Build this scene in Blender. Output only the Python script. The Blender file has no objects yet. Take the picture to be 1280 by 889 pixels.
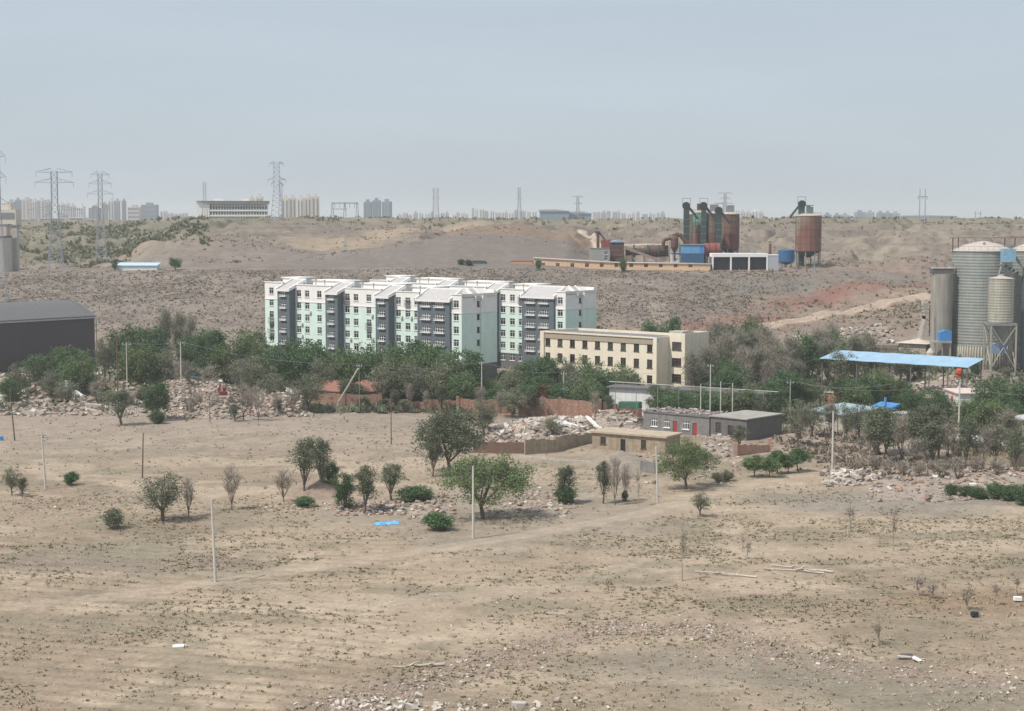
import bpy, math, random
import numpy as np
from mathutils import Vector, Matrix
sc = bpy.context.scene
COL = sc.collection
# ------------------------------------------------------------ camera, world, sun, exposure
CAM_Z, FPX = 37.5, 2100.0
PITCH = math.atan(174.5 / FPX)
cam_d = bpy.data.cameras.new('camera'); cam = bpy.data.objects.new('camera', cam_d); COL.objects.link(cam)
cam.location = (0, 0, CAM_Z); cam.rotation_euler = (math.pi / 2 - PITCH, 0, 0)
cam_d.sensor_width = 36; cam_d.lens = FPX / 1280 * 36; cam_d.clip_start = 1; cam_d.clip_end = 60000
sc.camera = cam
SUN_AZ = (-0.84, -0.54)          # horizontal direction towards the sun
SUN_EL = math.radians(56)
sd = Vector((SUN_AZ[0], SUN_AZ[1], 0)).normalized() * math.cos(SUN_EL) + Vector((0, 0, math.sin(SUN_EL)))
w = bpy.data.worlds.new('World'); sc.world = w; w.use_nodes = True
nt = w.node_tree; nt.nodes.clear()
sky = nt.nodes.new('ShaderNodeTexSky'); sky.sky_type = 'NISHITA'; sky.sun_disc = False
sky.sun_elevation = SUN_EL; sky.sun_rotation = math.atan2(sd.x, sd.y)
sky.air_density = 1.0; sky.dust_density = 3.0; sky.ozone_density = 2.0; sky.altitude = 600
bg = nt.nodes.new('ShaderNodeBackground'); bg.inputs[1].default_value = 0.079
wo = nt.nodes.new('ShaderNodeOutputWorld')
# thin high cloud veil over the clear sky: greyer and more even
tc = nt.nodes.new('ShaderNodeTexCoord'); mpn = nt.nodes.new('ShaderNodeMapping'); mpn.inputs['Scale'].default_value = (1.6, 1.6, 9)
nz = nt.nodes.new('ShaderNodeTexNoise'); nz.inputs['Scale'].default_value = 2.2; nz.inputs['Detail'].default_value = 4; nz.inputs['Distortion'].default_value = .6
mr = nt.nodes.new('ShaderNodeMapRange'); mr.inputs[1].default_value = .3; mr.inputs[2].default_value = .75; mr.inputs[3].default_value = .66; mr.inputs[4].default_value = .82
mx = nt.nodes.new('ShaderNodeMix'); mx.data_type = 'RGBA'; mx.inputs[7].default_value = (7.2, 8.25, 9.25, 1)
L = nt.links.new
L(tc.outputs['Generated'], mpn.inputs[0]); L(mpn.outputs[0], nz.inputs[0]); L(nz.outputs[0], mr.inputs[0])
L(mr.outputs[0], mx.inputs[0]); L(sky.outputs[0], mx.inputs[6]); L(mx.outputs[2], bg.inputs[0]); L(bg.outputs[0], wo.inputs[0])
sun_d = bpy.data.lights.new('sun', 'SUN'); sun_d.energy = 3.9; sun_d.angle = math.radians(0.8); sun_d.color = (1, .95, .88)
sun = bpy.data.objects.new('sun', sun_d); COL.objects.link(sun)
sun.rotation_euler = sd.to_track_quat('Z', 'Y').to_euler()
vs = sc.view_settings; vs.view_transform = 'Standard'; vs.look = 'None'; vs.gamma = 1; vs.exposure = 0.10
sc.render.engine = 'CYCLES'
try:
    sc.cycles.max_bounces = 5; sc.cycles.diffuse_bounces = 2; sc.cycles.glossy_bounces = 2
    sc.cycles.transmission_bounces = 2; sc.cycles.transparent_max_bounces = 6; sc.cycles.volume_bounces = 1
except Exception: pass
HAZE_DENSITY = 1.7e-4

# ------------------------------------------------------------ helpers
random.seed(7); R = random.random
def U(a, b): return a + (b - a) * R()
cp, sp = math.cos(PITCH), math.sin(PITCH)
def ray(px, py):
    dx = (px - 640) / FPX; dy = (444.5 - py) / FPX
    return Vector((dx, cp + dy * sp, -sp + dy * cp))
def P(px, py, D):
    d = ray(px, py); t = D / d.y
    return Vector((d.x * t, D, CAM_Z + d.z * t))
def ZA(py, D): return P(640, py, D).z
def yz(z, D):                       # picture height of a point (x small), for checks only
    f = D * cp - (z - CAM_Z) * sp; u = D * sp + (z - CAM_Z) * cp
    return 444.5 - FPX * u / f
def tag(o, label=None, cat=None, group=None, kind=None):
    if label: o['label'] = label
    if cat: o['category'] = cat
    if group: o['group'] = group
    if kind: o['kind'] = kind
    return o
def thing(name, label, cat, loc=(0, 0, 0), rotz=0, group=None):
    o = bpy.data.objects.new(name, None); COL.objects.link(o); o.location = loc; o.rotation_euler = (0, 0, rotz)
    o.empty_display_size = .5
    return tag(o, label, cat, group)
def copy_tree(o, parent=None):
    c = o.copy(); COL.objects.link(c)
    if parent: c.parent = parent
    for ch in list(o.children): copy_tree(ch, c)
    return c
ORD = ['first', 'second', 'third', 'fourth', 'fifth', 'sixth', 'seventh', 'eighth', 'ninth', 'tenth', 'eleventh', 'twelfth', 'thirteenth',
       'fourteenth', 'fifteenth', 'sixteenth', 'seventeenth', 'eighteenth', 'nineteenth', 'twentieth', 'twenty-first', 'twenty-second',
       'twenty-third', 'twenty-fourth', 'twenty-fifth', 'twenty-sixth', 'twenty-seventh', 'twenty-eighth', 'twenty-ninth', 'thirtieth',
       'thirty-first', 'thirty-second', 'thirty-third', 'thirty-fourth', 'thirty-fifth', 'thirty-sixth', 'thirty-seventh', 'thirty-eighth', 'thirty-ninth', 'fortieth',
       'forty-first', 'forty-second', 'forty-third', 'forty-fourth', 'forty-fifth', 'forty-sixth', 'forty-seventh', 'forty-eighth', 'forty-ninth', 'fiftieth']

class MB:
    def __init__(s): s.v = []; s.f = []
    def add(s, vs_, fs):
        n = len(s.v); s.v.extend(vs_); s.f.extend([tuple(i + n for i in f) for f in fs])
    def quad(s, a, b, c, d): s.add([tuple(a), tuple(b), tuple(c), tuple(d)], [(0, 1, 2, 3)])
    def box(s, x0, x1, y0, y1, z0, z1):
        s.add([(x0, y0, z0), (x1, y0, z0), (x1, y1, z0), (x0, y1, z0), (x0, y0, z1), (x1, y0, z1), (x1, y1, z1), (x0, y1, z1)],
              [(0, 3, 2, 1), (4, 5, 6, 7), (0, 1, 5, 4), (1, 2, 6, 5), (2, 3, 7, 6), (3, 0, 4, 7)])
    def obox(s, c, sx, sy, sz, rot):     # rot: Matrix 3x3
        vs_ = []
        for dz in (-.5, .5):
            for dx, dy in ((-.5, -.5), (.5, -.5), (.5, .5), (-.5, .5)):
                p = rot @ Vector((dx * sx, dy * sy, dz * sz)); vs_.append((c[0] + p.x, c[1] + p.y, c[2] + p.z))
        s.add(vs_, [(0, 3, 2, 1), (4, 5, 6, 7), (0, 1, 5, 4), (1, 2, 6, 5), (2, 3, 7, 6), (3, 0, 4, 7)])
    def tube(s, p0, p1, r0, r1=None, n=6, cap=True):
        if r1 is None: r1 = r0
        p0 = Vector(p0); p1 = Vector(p1); d = p1 - p0
        if d.length < 1e-6: return
        d.normalize(); a = Vector((0, 0, 1)) if abs(d.z) < .9 else Vector((1, 0, 0))
        x = d.cross(a).normalized(); y = d.cross(x)
        vs_ = []
        for p, r in ((p0, r0), (p1, r1)):
            for i in range(n):
                t = 2 * math.pi * i / n; q = p + x * (math.cos(t) * r) + y * (math.sin(t) * r); vs_.append((q.x, q.y, q.z))
        fs = [(i, (i + 1) % n, n + (i + 1) % n, n + i) for i in range(n)]
        if cap: fs += [tuple(range(n - 1, -1, -1)), tuple(range(n, 2 * n))]
        s.add(vs_, fs)
    def path(s, pts, r0, r1, n=5):
        k = len(pts) - 1
        for i in range(k): s.tube(pts[i], pts[i + 1], r0 + (r1 - r0) * i / k, r0 + (r1 - r0) * (i + 1) / k, n, cap=(i == k - 1))
    def lathe(s, prof, n=24, c=(0, 0, 0), capb=True, capt=True):
        vs_ = []
        for r, z in prof:
            for i in range(n):
                t = 2 * math.pi * i / n; vs_.append((c[0] + r * math.cos(t), c[1] + r * math.sin(t), c[2] + z))
        fs = []
        for k in range(len(prof) - 1):
            for i in range(n): fs.append((k * n + i, k * n + (i + 1) % n, (k + 1) * n + (i + 1) % n, (k + 1) * n + i))
        if capb: fs.append(tuple(range(n - 1, -1, -1)))
        if capt: fs.append(tuple(range((len(prof) - 1) * n, len(prof) * n)))
        s.add(vs_, fs)
    def prism(s, poly, y0, y1):      # poly in (x,z), extruded along y
        n = len(poly); vs_ = [(x, y0, z) for x, z in poly] + [(x, y1, z) for x, z in poly]
        s.add(vs_, [tuple(range(n)), tuple(range(2 * n - 1, n - 1, -1))] + [(i, n + i, n + (i + 1) % n, (i + 1) % n) for i in range(n)])
    def prismx(s, poly, x0, x1):     # poly in (y,z), extruded along x
        n = len(poly); vs_ = [(x0, y, z) for y, z in poly] + [(x1, y, z) for y, z in poly]
        s.add(vs_, [tuple(range(n - 1, -1, -1)), tuple(range(n, 2 * n))] + [((i + 1) % n, n + (i + 1) % n, n + i, i) for i in range(n)])
    def mesh(s, name, m, smooth=False):
        me = bpy.data.meshes.new(name); me.from_pydata(s.v, [], s.f)
        if m: me.materials.append(m)
        if smooth:
            me.polygons.foreach_set('use_smooth', [True] * len(me.polygons))
        me.update(); return me
    def build(s, name, m, parent=None, loc=(0, 0, 0), smooth=False, rotz=0):
        return mobj(name, s.mesh(name, m, smooth), parent, loc, rotz)
def mobj(name, me, parent=None, loc=(0, 0, 0), rotz=0):
    o = bpy.data.objects.new(name, me); COL.objects.link(o)
    if parent: o.parent = parent
    o.location = loc; o.rotation_euler = (0, 0, rotz)
    return o
def arrmesh(name, V, F, m, col=None, smooth=False):
    """V (n,3), F (m,k) numpy"""
    me = bpy.data.meshes.new(name); k = F.shape[1]
    me.vertices.add(len(V)); me.vertices.foreach_set('co', np.ascontiguousarray(V, dtype=np.float32).ravel())
    me.loops.add(F.size); me.loops.foreach_set('vertex_index', np.ascontiguousarray(F, dtype=np.int32).ravel())
    me.polygons.add(len(F)); me.polygons.foreach_set('loop_start', np.arange(0, F.size, k, dtype=np.int32))
    try: me.polygons.foreach_set('loop_total', np.full(len(F), k, dtype=np.int32))
    except Exception: pass
    if smooth: me.polygons.foreach_set('use_smooth', np.ones(len(F), dtype=bool))
    if col is not None:
        a = me.color_attributes.new('soil', 'FLOAT_COLOR', 'POINT')
        c = np.ones((len(V), 4), dtype=np.float32); c[:, :3] = col; a.data.foreach_set('color', c.ravel())
    me.materials.append(m); me.update(calc_edges=True); me.validate(); return me

# ------------------------------------------------------------ materials
MATS = {}
def mat(name, col, rough=.85, var=.12, scale=1.5, bump=0., metal=0., streak=0., col2=None, rand=0., detail=5, spec=.3, thresh=None):
    """procedural: base colour with noise variation (and a second colour in patches), streaks down the wall, fine bump"""
    if name in MATS: return MATS[name]
    m = bpy.data.materials.new(name); m.use_nodes = True; n = m.node_tree.nodes; l = m.node_tree.links.new
    b = n['Principled BSDF']; b.inputs['Roughness'].default_value = rough; b.inputs['Metallic'].default_value = metal
    b.inputs['Specular IOR Level'].default_value = spec
    t = n.new('ShaderNodeTexCoord'); ns = n.new('ShaderNodeTexNoise'); ns.inputs['Scale'].default_value = scale; ns.inputs['Detail'].default_value = detail
    l(t.outputs['Object'], ns.inputs[0])
    mx = n.new('ShaderNodeMix'); mx.data_type = 'RGBA'
    mr = n.new('ShaderNodeMapRange')
    th = thresh or (.3, .7)
    mr.inputs[1].default_value = th[0]; mr.inputs[2].default_value = th[1]
    l(ns.outputs[0], mr.inputs[0]); l(mr.outputs[0], mx.inputs[0])
    c1 = tuple(max(0, c * (1 - var)) for c in col) + (1,); c2 = (tuple(col2) if col2 else tuple(min(1, c * (1 + var)) for c in col)) + (1,)
    mx.inputs[6].default_value = c1; mx.inputs[7].default_value = c2
    out = mx.outputs[2]
    if streak:
        mp = n.new('ShaderNodeMapping'); mp.inputs['Scale'].default_value = (2.5, 2.5, .12); l(t.outputs['Object'], mp.inputs[0])
        s2 = n.new('ShaderNodeTexNoise'); s2.inputs['Scale'].default_value = 1.0; s2.inputs['Detail'].default_value = 4; l(mp.outputs[0], s2.inputs[0])
        r2 = n.new('ShaderNodeMapRange'); r2.inputs[1].default_value = .35; r2.inputs[2].default_value = .7; r2.inputs[3].default_value = 1.0; r2.inputs[4].default_value = 1 - streak
        l(s2.outputs[0], r2.inputs[0])
        vm = n.new('ShaderNodeVectorMath'); vm.operation = 'SCALE'; l(out, vm.inputs[0]); l(r2.outputs[0], vm.inputs['Scale']); out = vm.outputs[0]
    if rand:
        oi = n.new('ShaderNodeObjectInfo'); hs = n.new('ShaderNodeHueSaturation')
        r3 = n.new('ShaderNodeMapRange'); r3.inputs[3].default_value = 1 - rand; r3.inputs[4].default_value = 1 + rand; l(oi.outputs['Random'], r3.inputs[0])
        l(r3.outputs[0], hs.inputs['Value']); r4 = n.new('ShaderNodeMapRange'); r4.inputs[3].default_value = .5 + rand * .08; r4.inputs[4].default_value = .5 - rand * .1
        ml = n.new('ShaderNodeMath'); ml.operation = 'FRACT'; m7 = n.new('ShaderNodeMath'); m7.operation = 'MULTIPLY'; m7.inputs[1].default_value = 7.31
        l(oi.outputs['Random'], m7.inputs[0]); l(m7.outputs[0], ml.inputs[0]); l(ml.outputs[0], r4.inputs[0]); l(r4.outputs[0], hs.inputs['Hue'])
        l(out, hs.inputs['Color']); out = hs.outputs[0]
    l(out, b.inputs['Base Color'])
    if bump:
        bp = n.new('ShaderNodeBump'); bp.inputs['Strength'].default_value = 1; bp.inputs['Distance'].default_value = bump
        nb = n.new('ShaderNodeTexNoise'); nb.inputs['Scale'].default_value = scale * 4; l(t.outputs['Object'], nb.inputs[0]); l(nb.outputs[0], bp.inputs['Height']); l(bp.outputs[0], b.inputs['Normal'])
    MATS[name] = m; return m
def leafmat(name, c1, c2, rand=.2, trans=.25):
    m = mat(name, c1, rough=.7, var=0, scale=1.3, col2=c2, rand=rand, spec=.15)
    n = m.node_tree.nodes; l = m.node_tree.links.new; b = n['Principled BSDF']; o = [x for x in n if x.type == 'OUTPUT_MATERIAL'][0]
    if trans:
        src = b.inputs['Base Color'].links[0].from_socket
        tr = n.new('ShaderNodeBsdfTranslucent'); l(src, tr.inputs[0]); ms = n.new('ShaderNodeMixShader'); ms.inputs[0].default_value = trans
        l(b.outputs[0], ms.inputs[1]); l(tr.outputs[0], ms.inputs[2]); l(ms.outputs[0], o.inputs[0])
    return m

# ------------------------------------------------------------ value noise
_rng = np.random.RandomState(11); _T = _rng.rand(256, 256)
def vnoise(x, y):
    xi = np.floor(x).astype(np.int64); yi = np.floor(y).astype(np.int64); fx = x - xi; fy = y - yi
    fx = fx * fx * (3 - 2 * fx); fy = fy * fy * (3 - 2 * fy)
    a = _T[xi & 255, yi & 255]; b = _T[(xi + 1) & 255, yi & 255]; c = _T[xi & 255, (yi + 1) & 255]; d = _T[(xi + 1) & 255, (yi + 1) & 255]
    return (a * (1 - fx) + b * fx) * (1 - fy) + (c * (1 - fx) + d * fx) * fy
def fbm(x, y, o=4, g=.5):
    s = 0; a = 1; t = 0
    for i in range(o):
        s = s + a * vnoise(x * 2 ** i + 17.3 * i, y * 2 ** i + 5.1 * i); t += a; a *= g
    return s / t
def sstep(a, b, x):
    t = np.clip((x - a) / (b - a), 0, 1); return t * t * (3 - 2 * t)
# ------------------------------------------------------------ terrain
def zp(D, y): return ZA(y, D)
near = [(0, 0.), (300, 0.), (345, .4), (400, 1.6), (412, 3.0)]
def prof(*a, near=near):
    return near + [(D, zp(D, y)) for D, y in a]
far_t = [(1300, 34.), (2000, 31.), (3000, 27.), (6000, 22.), (16000, 15.)]
COLS = [
 (-1500, prof((450, 395), (520, 341), (600, 337), (720, 312), (900, 285), (1000, 279))),
 (0,   prof((450, 395), (520, 341), (600, 337), (720, 312), (900, 285), (1000, 279))),
 (100, prof((450, 395), (520, 338), (600, 334), (700, 322), (800, 300), (950, 278))),
 (150, prof((450, 395), (520, 338), (600, 331), (650, 320), (720, 316), (800, 303), (950, 277))),
 (195, prof((450, 395), (520, 338), (600, 327), (650, 300), (700, 297), (800, 290), (950, 276))),
 (245, prof((450, 395), (520, 338), (600, 320), (680, 283), (760, 275), (950, 275))),
 (330, prof((450, 395), (520, 338), (600, 318), (700, 285), (790, 273), (950, 273))),
 (400, prof((450, 395), (520, 338), (570, 325), (620, 316), (700, 292), (790, 274), (950, 274))),
 (460, prof((450, 395), (520, 338), (565, 316), (600, 314), (700, 300), (790, 275), (950, 274))),
 (520, prof((450, 395), (520, 338), (565, 303), (600, 301), (700, 289), (790, 276), (950, 275))),
 (580, prof((450, 395), (520, 338), (565, 295), (610, 289), (700, 285), (790, 276), (950, 275))),
 (640, prof((450, 395), (520, 338), (565, 299), (610, 284), (700, 281), (790, 276), (950, 275))),
 (705, prof((450, 396), (520, 338), (565, 307), (610, 291), (700, 284), (790, 276), (950, 275))),
 (742, prof((450, 396), (520, 338), (575, 321), (640, 302), (710, 290), (790, 277), (950, 276))),
 (775, prof((450, 396), (520, 338), (580, 328), (640, 308), (710, 292), (790, 277), (950, 276))),
 (850, prof((450, 397), (520, 338), (590, 327), (660, 312), (720, 292), (790, 276), (950, 275))),
 (1040, prof((450, 399), (520, 338), (600, 326), (680, 308), (740, 288), (790, 276), (950, 274))),
 (1130, prof((450, 395), (520, 345), (600, 322), (680, 300), (780, 280), (830, 275), (950, 274))),
 (1280, prof((450, 390), (520, 350), (600, 322), (680, 300), (780, 281), (850, 275), (950, 274))),
 (2800, prof((450, 390), (520, 350), (600, 322), (680, 300), (780, 281), (850, 275), (950, 274))),
]
GD = np.concatenate([np.arange(0, 412, 4), np.arange(412, 1000, 5), np.geomspace(1000, 16000, 60)])
CU = np.array([(c - 640) / FPX for c, _ in COLS])
TAB = np.array([np.interp(GD, [a for a, b in p + far_t], [b for a, b in p + far_t]) for c, p in COLS])
k5 = np.array([.1, .2, .4, .2, .1])                                   # soften the breaks of slope
for i in range(len(TAB)):
    s_ = np.convolve(np.pad(TAB[i], 2, mode='edge'), k5, mode='valid'); m_ = (GD > 330) & (GD < 1000); TAB[i][m_] = s_[m_]
def gh(x, y):
    """ground height (numpy arrays)"""
    x = np.asarray(x, float); y = np.asarray(y, float); D = np.maximum(y, 1.); u = np.clip(x / D, CU[0], CU[-1] - 1e-6)
    j = np.clip(np.searchsorted(CU, u, side='right') - 1, 0, len(CU) - 2); t = (u - CU[j]) / (CU[j + 1] - CU[j]); t = t * t * (3 - 2 * t)
    di = np.clip(np.searchsorted(GD, D, side='right') - 1, 0, len(GD) - 2); s = np.clip((D - GD[di]) / (GD[di + 1] - GD[di]), 0, 1)
    z = (TAB[j, di] * (1 - s) + TAB[j, di + 1] * s) * (1 - t) + (TAB[j + 1, di] * (1 - s) + TAB[j + 1, di + 1] * s) * t
    fld = 1 - sstep(330, 420, D)
    z += fld * ((fbm(x / 22, y / 22, 3) - .5) * .9 + (fbm(x / 3, y / 3, 3) - .5) * .16)
    fur = sstep(-4, -16, x) * sstep(215, 175, D)
    z += fld * fur * .08 * np.sin((y + x * .28 + 3 * fbm(x / 30, y / 30, 2)) * 2 * math.pi / 2.3)
    hill = sstep(540, 640, D) * (1 - sstep(1000, 1400, D)); bank = sstep(415, 440, D) * (1 - sstep(500, 520, D))
    gul = np.abs(fbm(x / 34, y / 70, 4) - .5) * 2
    z += hill * (-(.22 - gul) * 20 * (gul < .22) * .9 + (fbm(x / 12, y / 12, 3) - .5) * 3.2 + (fbm(x / 4, y / 5, 3) - .5) * .9)
    z += bank * ((fbm(x / 16, y / 22, 4) - .5) * 2.8 + (fbm(x / 3.5, y / 4, 2) - .5) * .5)
    fr2 = sstep(24, 34, x) * sstep(185, 150, D); z += fld * fr2 * .07 * np.sin((y - x * .5 + 2 * fbm(x / 20, y / 20, 2)) * 2 * math.pi / 2.9)
    tr = z * 0 + hill * sstep(.33 * 0 + -.02, .04, x / D - .03) ; tz = z / 2.6; z = z + tr * .8 * (np.floor(tz) + sstep(.35, .65, tz - np.floor(tz)) - tz) * 2.0
    right = sstep(.13, .2, x / D) * sstep(430, 470, D) * (1 - sstep(620, 700, D))
    z += right * (np.abs(fbm(x / 20, y / 26, 4) - .5) * 9 - 1.2)
    return z
def H(x, y): return float(gh(np.array([x]), np.array([y]))[0])
_Dm = np.concatenate([np.arange(60, 420, .5), np.arange(420, 1000, 1.), np.arange(1000, 6000, 10.)])
def G(px, py):
    """world point where the ground stands at this bearing and height in the view"""
    d = ray(px, py); t = _Dm / d.y; x = d.x * t; z = CAM_Z + d.z * t; g = gh(x, _Dm); k = np.argmax(z <= g)
    if z[k] > g[k]: k = len(_Dm) - 1
    return Vector((x[k], _Dm[k], g[k]))
def at(px, D): return Vector(((px - 640) / FPX * D * 1.0, D, 0))
def GP(px, D):
    """ground point at bearing px, depth D"""
    x = P(px, 330, D).x; return Vector((x, D, H(x, D)))

# -- soil colours: soil differences laid out in plan, plus shading painted along the furrows
def ell(x, y, c, rx, ry, ang=0, soft=.5, seed=0):
    dx = x - c[0]; dy = y - c[1]; ca, sa = math.cos(ang), math.sin(ang)
    a = (dx * ca + dy * sa) / rx; b = (-dx * sa + dy * ca) / ry
    d = np.sqrt(a * a + b * b) + (fbm(x / (rx * .35) + seed, y / (ry * .35), 4) - .5) * .9
    return 1 - sstep(1 - soft, 1 + soft, d)
def band(x, y, pts, wid, soft=.5):
    d = np.full(x.shape, 1e9)
    for (x0, y0), (x1, y1) in zip(pts[:-1], pts[1:]):
        vx, vy = x1 - x0, y1 - y0; t = np.clip(((x - x0) * vx + (y - y0) * vy) / (vx * vx + vy * vy), 0, 1)
        d = np.minimum(d, np.hypot(x - x0 - t * vx, y - y0 - t * vy))
    d = d / wid + (fbm(x / (wid * 1.5), y / (wid * 3), 3) - .5) * .8
    return 1 - sstep(1 - soft, 1 + soft, d)
def g2(px, py): p = G(px, py); return (p.x, p.y)
PATH = [g2(*a) for a in ((1030, 592), (960, 601), (880, 620), (800, 643), (720, 658), (640, 672), (560, 684), (470, 697), (380, 712), (290, 726), (200, 738), (80, 752), (-60, 770))]
SIDE = [g2(*a) for a in ((1045, 588), (1130, 597), (1280, 615), (1400, 622))]
RUB = [g2(*a) for a in ((400, 885), (470, 872), (560, 845), (650, 818), (740, 792), (800, 785), (900, 792), (960, 815), (1080, 838), (1200, 850), (1330, 862))]
SANDC = g2(470, 305)
SLRD = [(P(px, py, D).x, D) for px, py, D in ((940, 408, 437), (985, 398, 448), (1040, 389, 458), (1100, 382, 468), (1155, 376, 476), (1240, 371, 484))]
def mixc(c, m, k): return c * (1 - k[:, None]) + np.array(m)[None] * k[:, None]
def soil(x, y):
    D = y; n = len(x)
    z = gh(x, y); c = np.tile(np.array((.345, .272, .200)), (n, 1))
    f = fbm(x / 40, y / 40, 4); c = mixc(c, (.265, .205, .15), sstep(.42, .62, f) * .8)
    f = fbm(x / 13 + 9, y / 8, 4); c = mixc(c, (.41, .33, .245), sstep(.5, .66, f) * .75)
    f = fbm(x / 7 + 30, y / 5 + 3, 4); c = mixc(c, (.21, .18, .13), sstep(.52, .66, f) * .6)
    fr = sstep(-2, -14, x) * sstep(215, 180, D); ln_ = np.sin((y + x * .28 + 3 * fbm(x / 30, y / 30, 2)) * 2 * math.pi / 2.3); c = mixc(c, (.24, .19, .14), fr * sstep(.1, .9, ln_) * sstep(.38, .55, fbm(x / 9, y / 3, 3)) * .55)  # dark furrow stripes put into the colour, standing in for weak relief shading
    fr = sstep(24, 34, x) * sstep(185, 150, D); ln_ = np.sin((y - x * .5 + 2 * fbm(x / 20, y / 20, 2)) * 2 * math.pi / 2.9); c = mixc(c, (.23, .18, .13), fr * sstep(.2, .9, ln_) * sstep(.38, .55, fbm(x / 9, y / 3, 3)) * .5)  # right-hand furrows: relief shading painted as dark stripes too
    # upper field greyer and pinker
    c = mixc(c, (.285, .235, .20), sstep(235, 300, D) * .65)
    # rubble-strewn ridge, brick-tinted
    c = mixc(c, (.27, .205, .165), band(x, y, RUB, 2.6) * .6)
    c = mixc(c, (.235, .20, .16), ell(x, y, g2(900, 835), 13, 6, 0) * .8)
    c = mixc(c, (.24, .19, .14), ell(x, y, g2(700, 870), 12, 3, 0) * .5)
    c = mixc(c, (.20, .185, .15), ell(x, y, g2(1150, 870), 12, 5, 0) * .5)
    c = mixc(c, (.25, .17, .11), ell(x, y, g2(1240, 750), 9, 6, 0) * .7)
    c = mixc(c, (.225, .18, .15), ell(x, y, g2(140, 705), 17, 5, 0) * .7)
    c = mixc(c, (.24, .21, .155), ell(x, y, g2(150, 690), 10, 6, 0) * .6)
    c = mixc(c, (.24, .215, .19), ell(x, y, g2(1110, 628), 17, 9, 0) * .7)
    c = mixc(c, (.26, .225, .19), ell(x, y, g2(640, 640), 22, 22, 0) * .5)
    # field near the wall
    c = mixc(c, (.24, .20, .17), sstep(300, 345, D) * .6)
    # bank with desert scrub
    b = sstep(405, 430, D); c = mixc(c, (.205, .167, .147), b)
    f = fbm(x / 18, y / 10, 4); c = mixc(c, (.28, .235, .20), b * sstep(.5, .65, f) * .6)
    f = fbm(x / 60, y / 9, 3); c = mixc(c, (.32, .25, .19), (sstep(415, 425, D) * (1 - sstep(440, 455, D))) * sstep(.45, .6, f) * .7)
    # hills
    h = sstep(530, 600, D); c = mixc(c, (.225, .18, .148), h)
    f = fbm(x / 60, y / 40, 4); c = mixc(c, (.235, .20, .165), h * sstep(.45, .6, f) * .7)
    f = fbm(x / 25 + 5, y / 50, 4); c = mixc(c, (.34, .28, .21), h * sstep(.52, .66, f) * .6)
    f = fbm(x / 6 + 50, y / 9, 4); c = mixc(c, (.155, .135, .11), h * sstep(.5, .62, f) * .6)
    f = fbm(x / 5 + 80, y / 6, 3); c = mixc(c, (.32, .265, .215), sstep(415, 430, D) * sstep(.5, .62, f) * .5)
    sb = np.sin(z * 3.1 + 5 * fbm(x / 50, y / 50, 3)); c = mixc(c, (.19, .15, .125), h * sstep(.3, .95, sb) * sstep(.4, .55, fbm(x / 22, y / 16, 3)) * .55)
    pl = sstep(740, 800, D); c = mixc(c, (.24, .22, .15), pl * .5)
    gx = lambda px, D_: P(px, 300, D_).x
    # greenish valley on the left, pale sand slope, grey spoil mound and its brown top
    c = mixc(c, (.20, .195, .13), ell(x, y, (gx(150, 800), 800), 75, 150) * .55)
    c = mixc(c, (.205, .175, .155), ell(x, y, (gx(560, 555), 553), 62, 34, 0, .3) * .9)
    c = mixc(c, (.24, .20, .175), ell(x, y, (gx(310, 600), 600), 45, 45) * .6)
    c = mixc(c, (.25, .18, .135), ell(x, y, (gx(650, 640), 625), 36, 42, 0, .3) * .9)
    c = mixc(c, (.37, .285, .205), band(x, y, [(gx(405, 640), 640), (gx(450, 680), 680), (gx(520, 730), 730), (gx(570, 740), 740)], 17, .5) * .85)
    # right: red earth and grey slips
    r = sstep(.11, .17, x / np.maximum(D, 1)) * sstep(425, 450, D) * (1 - sstep(560, 640, D)); c = mixc(c, (.275, .205, .165), r * .9)
    c = mixc(c, (.20, .18, .16), ell(x, y, (gx(1090, 510), 510), 34, 22, .2) * .7)
    c = mixc(c, (.185, .175, .155), ell(x, y, (gx(960, 505), 495), 18, 14, 0) * .6)
    c = mixc(c, (.25, .115, .09), band(x, y, [(gx(985, 470), 468), (gx(1050, 482), 482), (gx(1120, 495), 496), (gx(1170, 502), 505)], 5.5, .7) * .7)
    c = mixc(c, (.30, .15, .11), band(x, y, [(gx(850, 440), 438), (gx(960, 450), 450)], 7, .7) * .6)
    c = mixc(c, (.36, .27, .20), ell(x, y, (gx(1180, 480), 480), 20, 12, 0) * .7)
    c = c * (1 - .13 * sstep(405, 430, D) )[:, None]
    return c
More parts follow.
